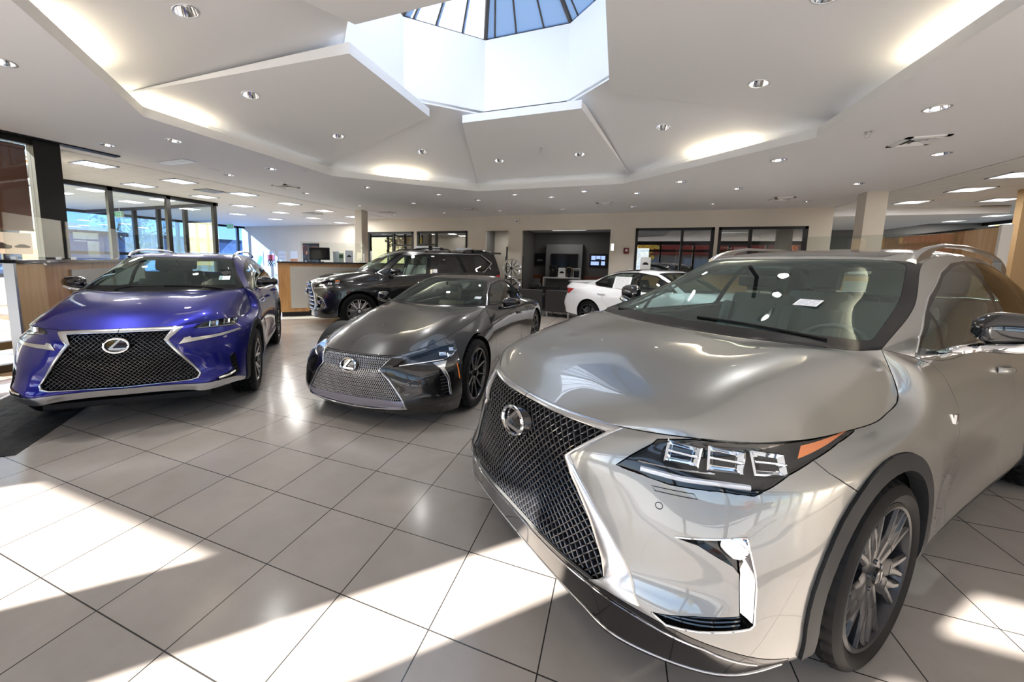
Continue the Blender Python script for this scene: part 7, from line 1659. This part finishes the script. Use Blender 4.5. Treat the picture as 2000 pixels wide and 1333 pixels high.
# ---------------------------------------------------------------- what stands outside the windows
BARK = principled('bark', (.10, .075, .055), .9)
def leaf_mat(name, c0, c1):
    m = principled(name, c0, .7); nz = noise_color(m, c0, c1, 3., detail=3.); return m
LEAF = dict(yellow=leaf_mat('yellow_leaves', (.62, .42, .04), (.80, .62, .12)), red=leaf_mat('red_leaves', (.42, .09, .03), (.62, .26, .06)), green=leaf_mat('green_leaves', (.05, .10, .03), (.12, .20, .05)), amber=leaf_mat('amber_leaves', (.45, .24, .06), (.62, .40, .12)))
def tree(x, y, h, kind, label, n=900, spread=1.8, leaf=.16, bare=False, seed=1):
    rnd = random.Random(seed); root = empty('tree', (x, y, -.13), 0, label, 'tree', 'trees outside'); m = MB()
    m.tube([(0, 0, 0), (.05, .03, h*.3), (0, .05, h*.62), (.02, 0, h*.9)], [.13, .10, .06, .015], 8); tips = []
    for i in range(22):
        a = rnd.uniform(0, 2*PI); z0 = h*rnd.uniform(.28, .75); l = spread*rnd.uniform(.5, 1.)*(1.15 - z0/h*.5); e = Vector((math.cos(a)*l, math.sin(a)*l, z0 + l*rnd.uniform(.4, .9)))
        mid = Vector((e.x*.5, e.y*.5, z0 + (e.z-z0)*.35)); m.tube([(0, 0, z0), tuple(mid), tuple(e)], [.04, .025, .008], 5); tips += [mid, e]
        for k in range(3):
            s = mid.lerp(e, rnd.uniform(.2, .9)); q = s + Vector((rnd.uniform(-.5, .5), rnd.uniform(-.5, .5), rnd.uniform(.1, .6))); m.tube([tuple(s), tuple(q)], [.012, .004], 4); tips.append(q)
    m.build('trunk', BARK, root); f = MB()
    for i in range(n):
        c = rnd.choice(tips) + Vector((rnd.gauss(0, .28), rnd.gauss(0, .28), rnd.gauss(0, .24))); s = leaf*rnd.uniform(.6, 1.2)
        u = Vector((rnd.gauss(0, 1), rnd.gauss(0, 1), rnd.gauss(0, 1))).normalized(); v = u.cross(Vector((rnd.gauss(0, 1), rnd.gauss(0, 1), rnd.gauss(0, 1)))).normalized()
        f.add([tuple(c-u*s), tuple(c+v*s*.5), tuple(c+u*s), tuple(c-v*s*.5)], [(0, 1, 2, 3)])
    f.build('foliage', LEAF[kind], root, fixn=False); return root
tree(-8.6, 20.5, 6., 'yellow', 'yellow leaved tree outside the office behind the black SUV, left one', 1500, 2.2, .2, seed=3); tree(-4.4, 23., 6.5, 'yellow', 'yellow leaved tree outside the office behind the black SUV, right one', 1500, 2.2, .2, seed=4)
tree(4.6, 21.5, 5.5, 'red', 'red leaved tree outside the right office window, left one', 1300, 1.9, .2, seed=5); tree(8.0, 31., 5.5, 'red', 'red leaved tree outside the right office window, right one', 1300, 1.9, .2, seed=6)
tree(12.2, 21.5, 5., 'yellow', 'yellow leaved tree filling the small far right window', 2200, 2., .2, seed=7)
tree(-20.5, 7.0, 6.0, 'amber', 'nearly bare tree with amber leaves outside the glass entrance', 260, 2.0, .12, seed=8); tree(-21.5, 11.2, 6.0, 'amber', 'nearly bare tree outside the far left windows', 160, 2.0, .12, seed=9)
tree(-11.5, 1.2, 4.6, 'yellow', 'yellow green tree outside the storefront at the left edge', 1300, 1.6, .16, seed=10); tree(-15.5, -2.2, 5.0, 'amber', 'tree with amber leaves behind the brown blind', 1100, 1.8, .16, seed=12)
tree(6.2, 26, 4.2, 'green', 'rounded dark green tree far beyond the right office window', 1500, 1.8, .22, seed=11)
bw = principled('far_building_wall', (.33, .35, .40), .8); rw = principled('far_roof', (.06, .07, .08), .7)
def building(x0, x1, y0, y1, h, label, wins):
    root = empty('building', ((x0+x1)/2, (y0+y1)/2, -.13), 0, label, 'building'); m = MB(); a, b = (x1-x0)/2, (y1-y0)/2; m.box(-a, a, -b, b, 0, h); m.build('walls', bw, root)
    m = MB(); m.box(-a-.2, a+.2, -b-.2, b+.2, h, h+.35); m.build('roof_edge', rw, root)
    for i in range(wins):
        m = MB(); y = -b + (i+.5)*2*b/wins; m.box(a, a+.05, y-.9, y+.9, .8, 2.2); m.build('shop_window', principled('far_window', (.25, .32, .42), .1), root)
building(-52, -42, -6, 34, 3.4, 'low grey building with dark roof edge far beyond the left windows', 8)
building(-6, 16, 40, 48, 4.0, 'low grey building far behind the office windows', 0)
# parked white pick-up truck glimpsed through the far left windows
def parked(x, y, rz, label, col):
    root = empty('parked_car', (x, y, -.13), rz, label, 'car'); m = MB(); P = [(-2.2, .35), (-2.2, .85), (-1.2, .95), (-.7, 1.42), (.7, 1.45), (1.35, .95), (2.15, .82), (2.2, .35)]
    m.prism(P, -.85, .85, 'Y'); m.build('car_body', col, root)
    m = MB(); m.prism([(-1.05, .97), (-.66, 1.36), (.66, 1.38), (1.15, .97)], -.86, .86, 'Y'); m.build('car_windows', RM['screen'], root)
    for sx in (-1.35, 1.35):
        for s in (1, -1): m = MB(); m.M = Matrix.Translation((sx, s*.80, .32)); m.lathe([(0, .08*s), (.2, .08*s), (.32, .07*s), (.33, 0), (.32, -.1*s)], 24, 'Y'); m.build('wheel', RM['rubber'], root)
wc = principled('far_white_paint', (.80, .80, .82), .3, 0, 1.)
parked(-26, 9.5, R(80), 'white car parked outside, seen low through the far left windows', wc); parked(-25.5, 15., R(95), 'white car parked outside nearer the art wall', wc)
parked(-24.5, 4.0, R(85), 'dark car parked outside behind the glass entrance', principled('far_dark_paint', (.05, .05, .06), .3, 0, 1.))
def red_building():
    root = empty('building', (6, -30, -.13), 0, 'long building with a red fascia across the street behind the viewer', 'building'); m = MB(); m.box(-30, 30, -5, 5, 0, 3.2); m.build('walls', principled('street_wall', (.30, .27, .24), .8), root)
    m = MB(); m.box(-30.3, 30.3, 4.8, 5.6, 3.0, 4.6); m.build('fascia', principled('fascia_red', (.30, .03, .02), .5), root)
    for i in range(10): m = MB(); m.box(-28+5.8*i, -24.5+5.8*i, 5, 5.05, .5, 2.6); m.build('shop_window', principled('far_window', (.25, .32, .42), .1), root)
red_building()
for i, (x, y) in enumerate(((-14, -16), (2, -18), (15, -15), (22, -6))): tree(x, y, 5.5, ('amber', 'yellow', 'red', 'green')[i], ('amber', 'yellow', 'red', 'green')[i] + ' leaved tree in the street behind the viewer', 900, 2., .22, seed=20+i)
build_rx(); build_nx(); build_lc(); build_lx(); build_gs()
# ---------------------------------------------------------------- daylight
EL, AZ = R(23.8), R(45)     # low autumn sun from behind the viewer's left shoulder
w = bpy.data.worlds.new('world'); SC.world = w; w.use_nodes = True; nt = w.node_tree; bg = nt.nodes['Background']
sk = nt.nodes.new('ShaderNodeTexSky'); sk.sky_type = 'NISHITA'; sk.sun_disc = False; sk.sun_elevation = EL; sk.sun_rotation = R(225); sk.air_density = 1.; sk.dust_density = .6
nt.links.new(sk.outputs[0], bg.inputs[0]); bg.inputs[1].default_value = .36
s = bpy.data.lights.new('sun', 'SUN'); s.energy = 30.; s.angle = R(.6); s.color = (1, .96, .90); so = bpy.data.objects.new('sun', s); COL.objects.link(so)
d = Vector((math.cos(EL)*math.cos(AZ), math.cos(EL)*math.sin(AZ), -math.sin(EL))); so.rotation_mode = 'QUATERNION'; so.rotation_quaternion = Vector((0, 0, -1)).rotation_difference(d)
def lamp_area(name, x, y, z, sx, sy, e, col=(1, .97, .92), rx=0.):
    l = bpy.data.lights.new(name, 'AREA'); l.shape = 'RECTANGLE'; l.size = sx; l.size_y = sy; l.energy = e; l.color = col; o = bpy.data.objects.new(name, l); COL.objects.link(o); o.location = (x, y, z); o.rotation_euler = (rx, 0, 0); return o
for o in list(bpy.data.objects):
    if o.type == 'EMPTY' and o.name.startswith('ceiling_panel_light'): lamp_area('panel_lamp', o.location.x, o.location.y, o.location.z-.02, .4, .4, 16. if o.location.z > 2.8 else 6.)
SC.view_settings.exposure = .55
cy = SC.cycles; cy.use_denoising = True; cy.max_bounces = 10; cy.diffuse_bounces = 5; cy.glossy_bounces = 5; cy.transmission_bounces = 6; cy.transparent_max_bounces = 24; cy.caustics_reflective = False; cy.caustics_refractive = False; cy.sample_clamp_indirect = 6.; cy.blur_glossy = .5
# ---------------------------------------------------------------- camera, world, output settings
cam = bpy.data.cameras.new('camera'); co = bpy.data.objects.new('camera', cam); COL.objects.link(co); SC.camera = co
F_PX = 728.; cam.sensor_fit = 'HORIZONTAL'; cam.sensor_width = 36.; cam.lens = 36.*F_PX/2000
cam.shift_x = (1000-929.)/2000; cam.shift_y = (597-666.5)/2000
cam.clip_start = .05; cam.clip_end = 500
yaw, pitch, roll = R(20.62), R(6.53), R(1.11)
co.matrix_world = Matrix.Translation((0, 0, 1.53)) @ Matrix.Rotation(yaw, 4, 'Z') @ Matrix.Rotation(PI/2-pitch, 4, 'X') @ Matrix.Rotation(roll, 4, 'Z')
SC.view_settings.view_transform = 'Standard'; SC.view_settings.look = 'None'; SC.view_settings.gamma = 1.; SC.view_settings.use_curve_mapping = False
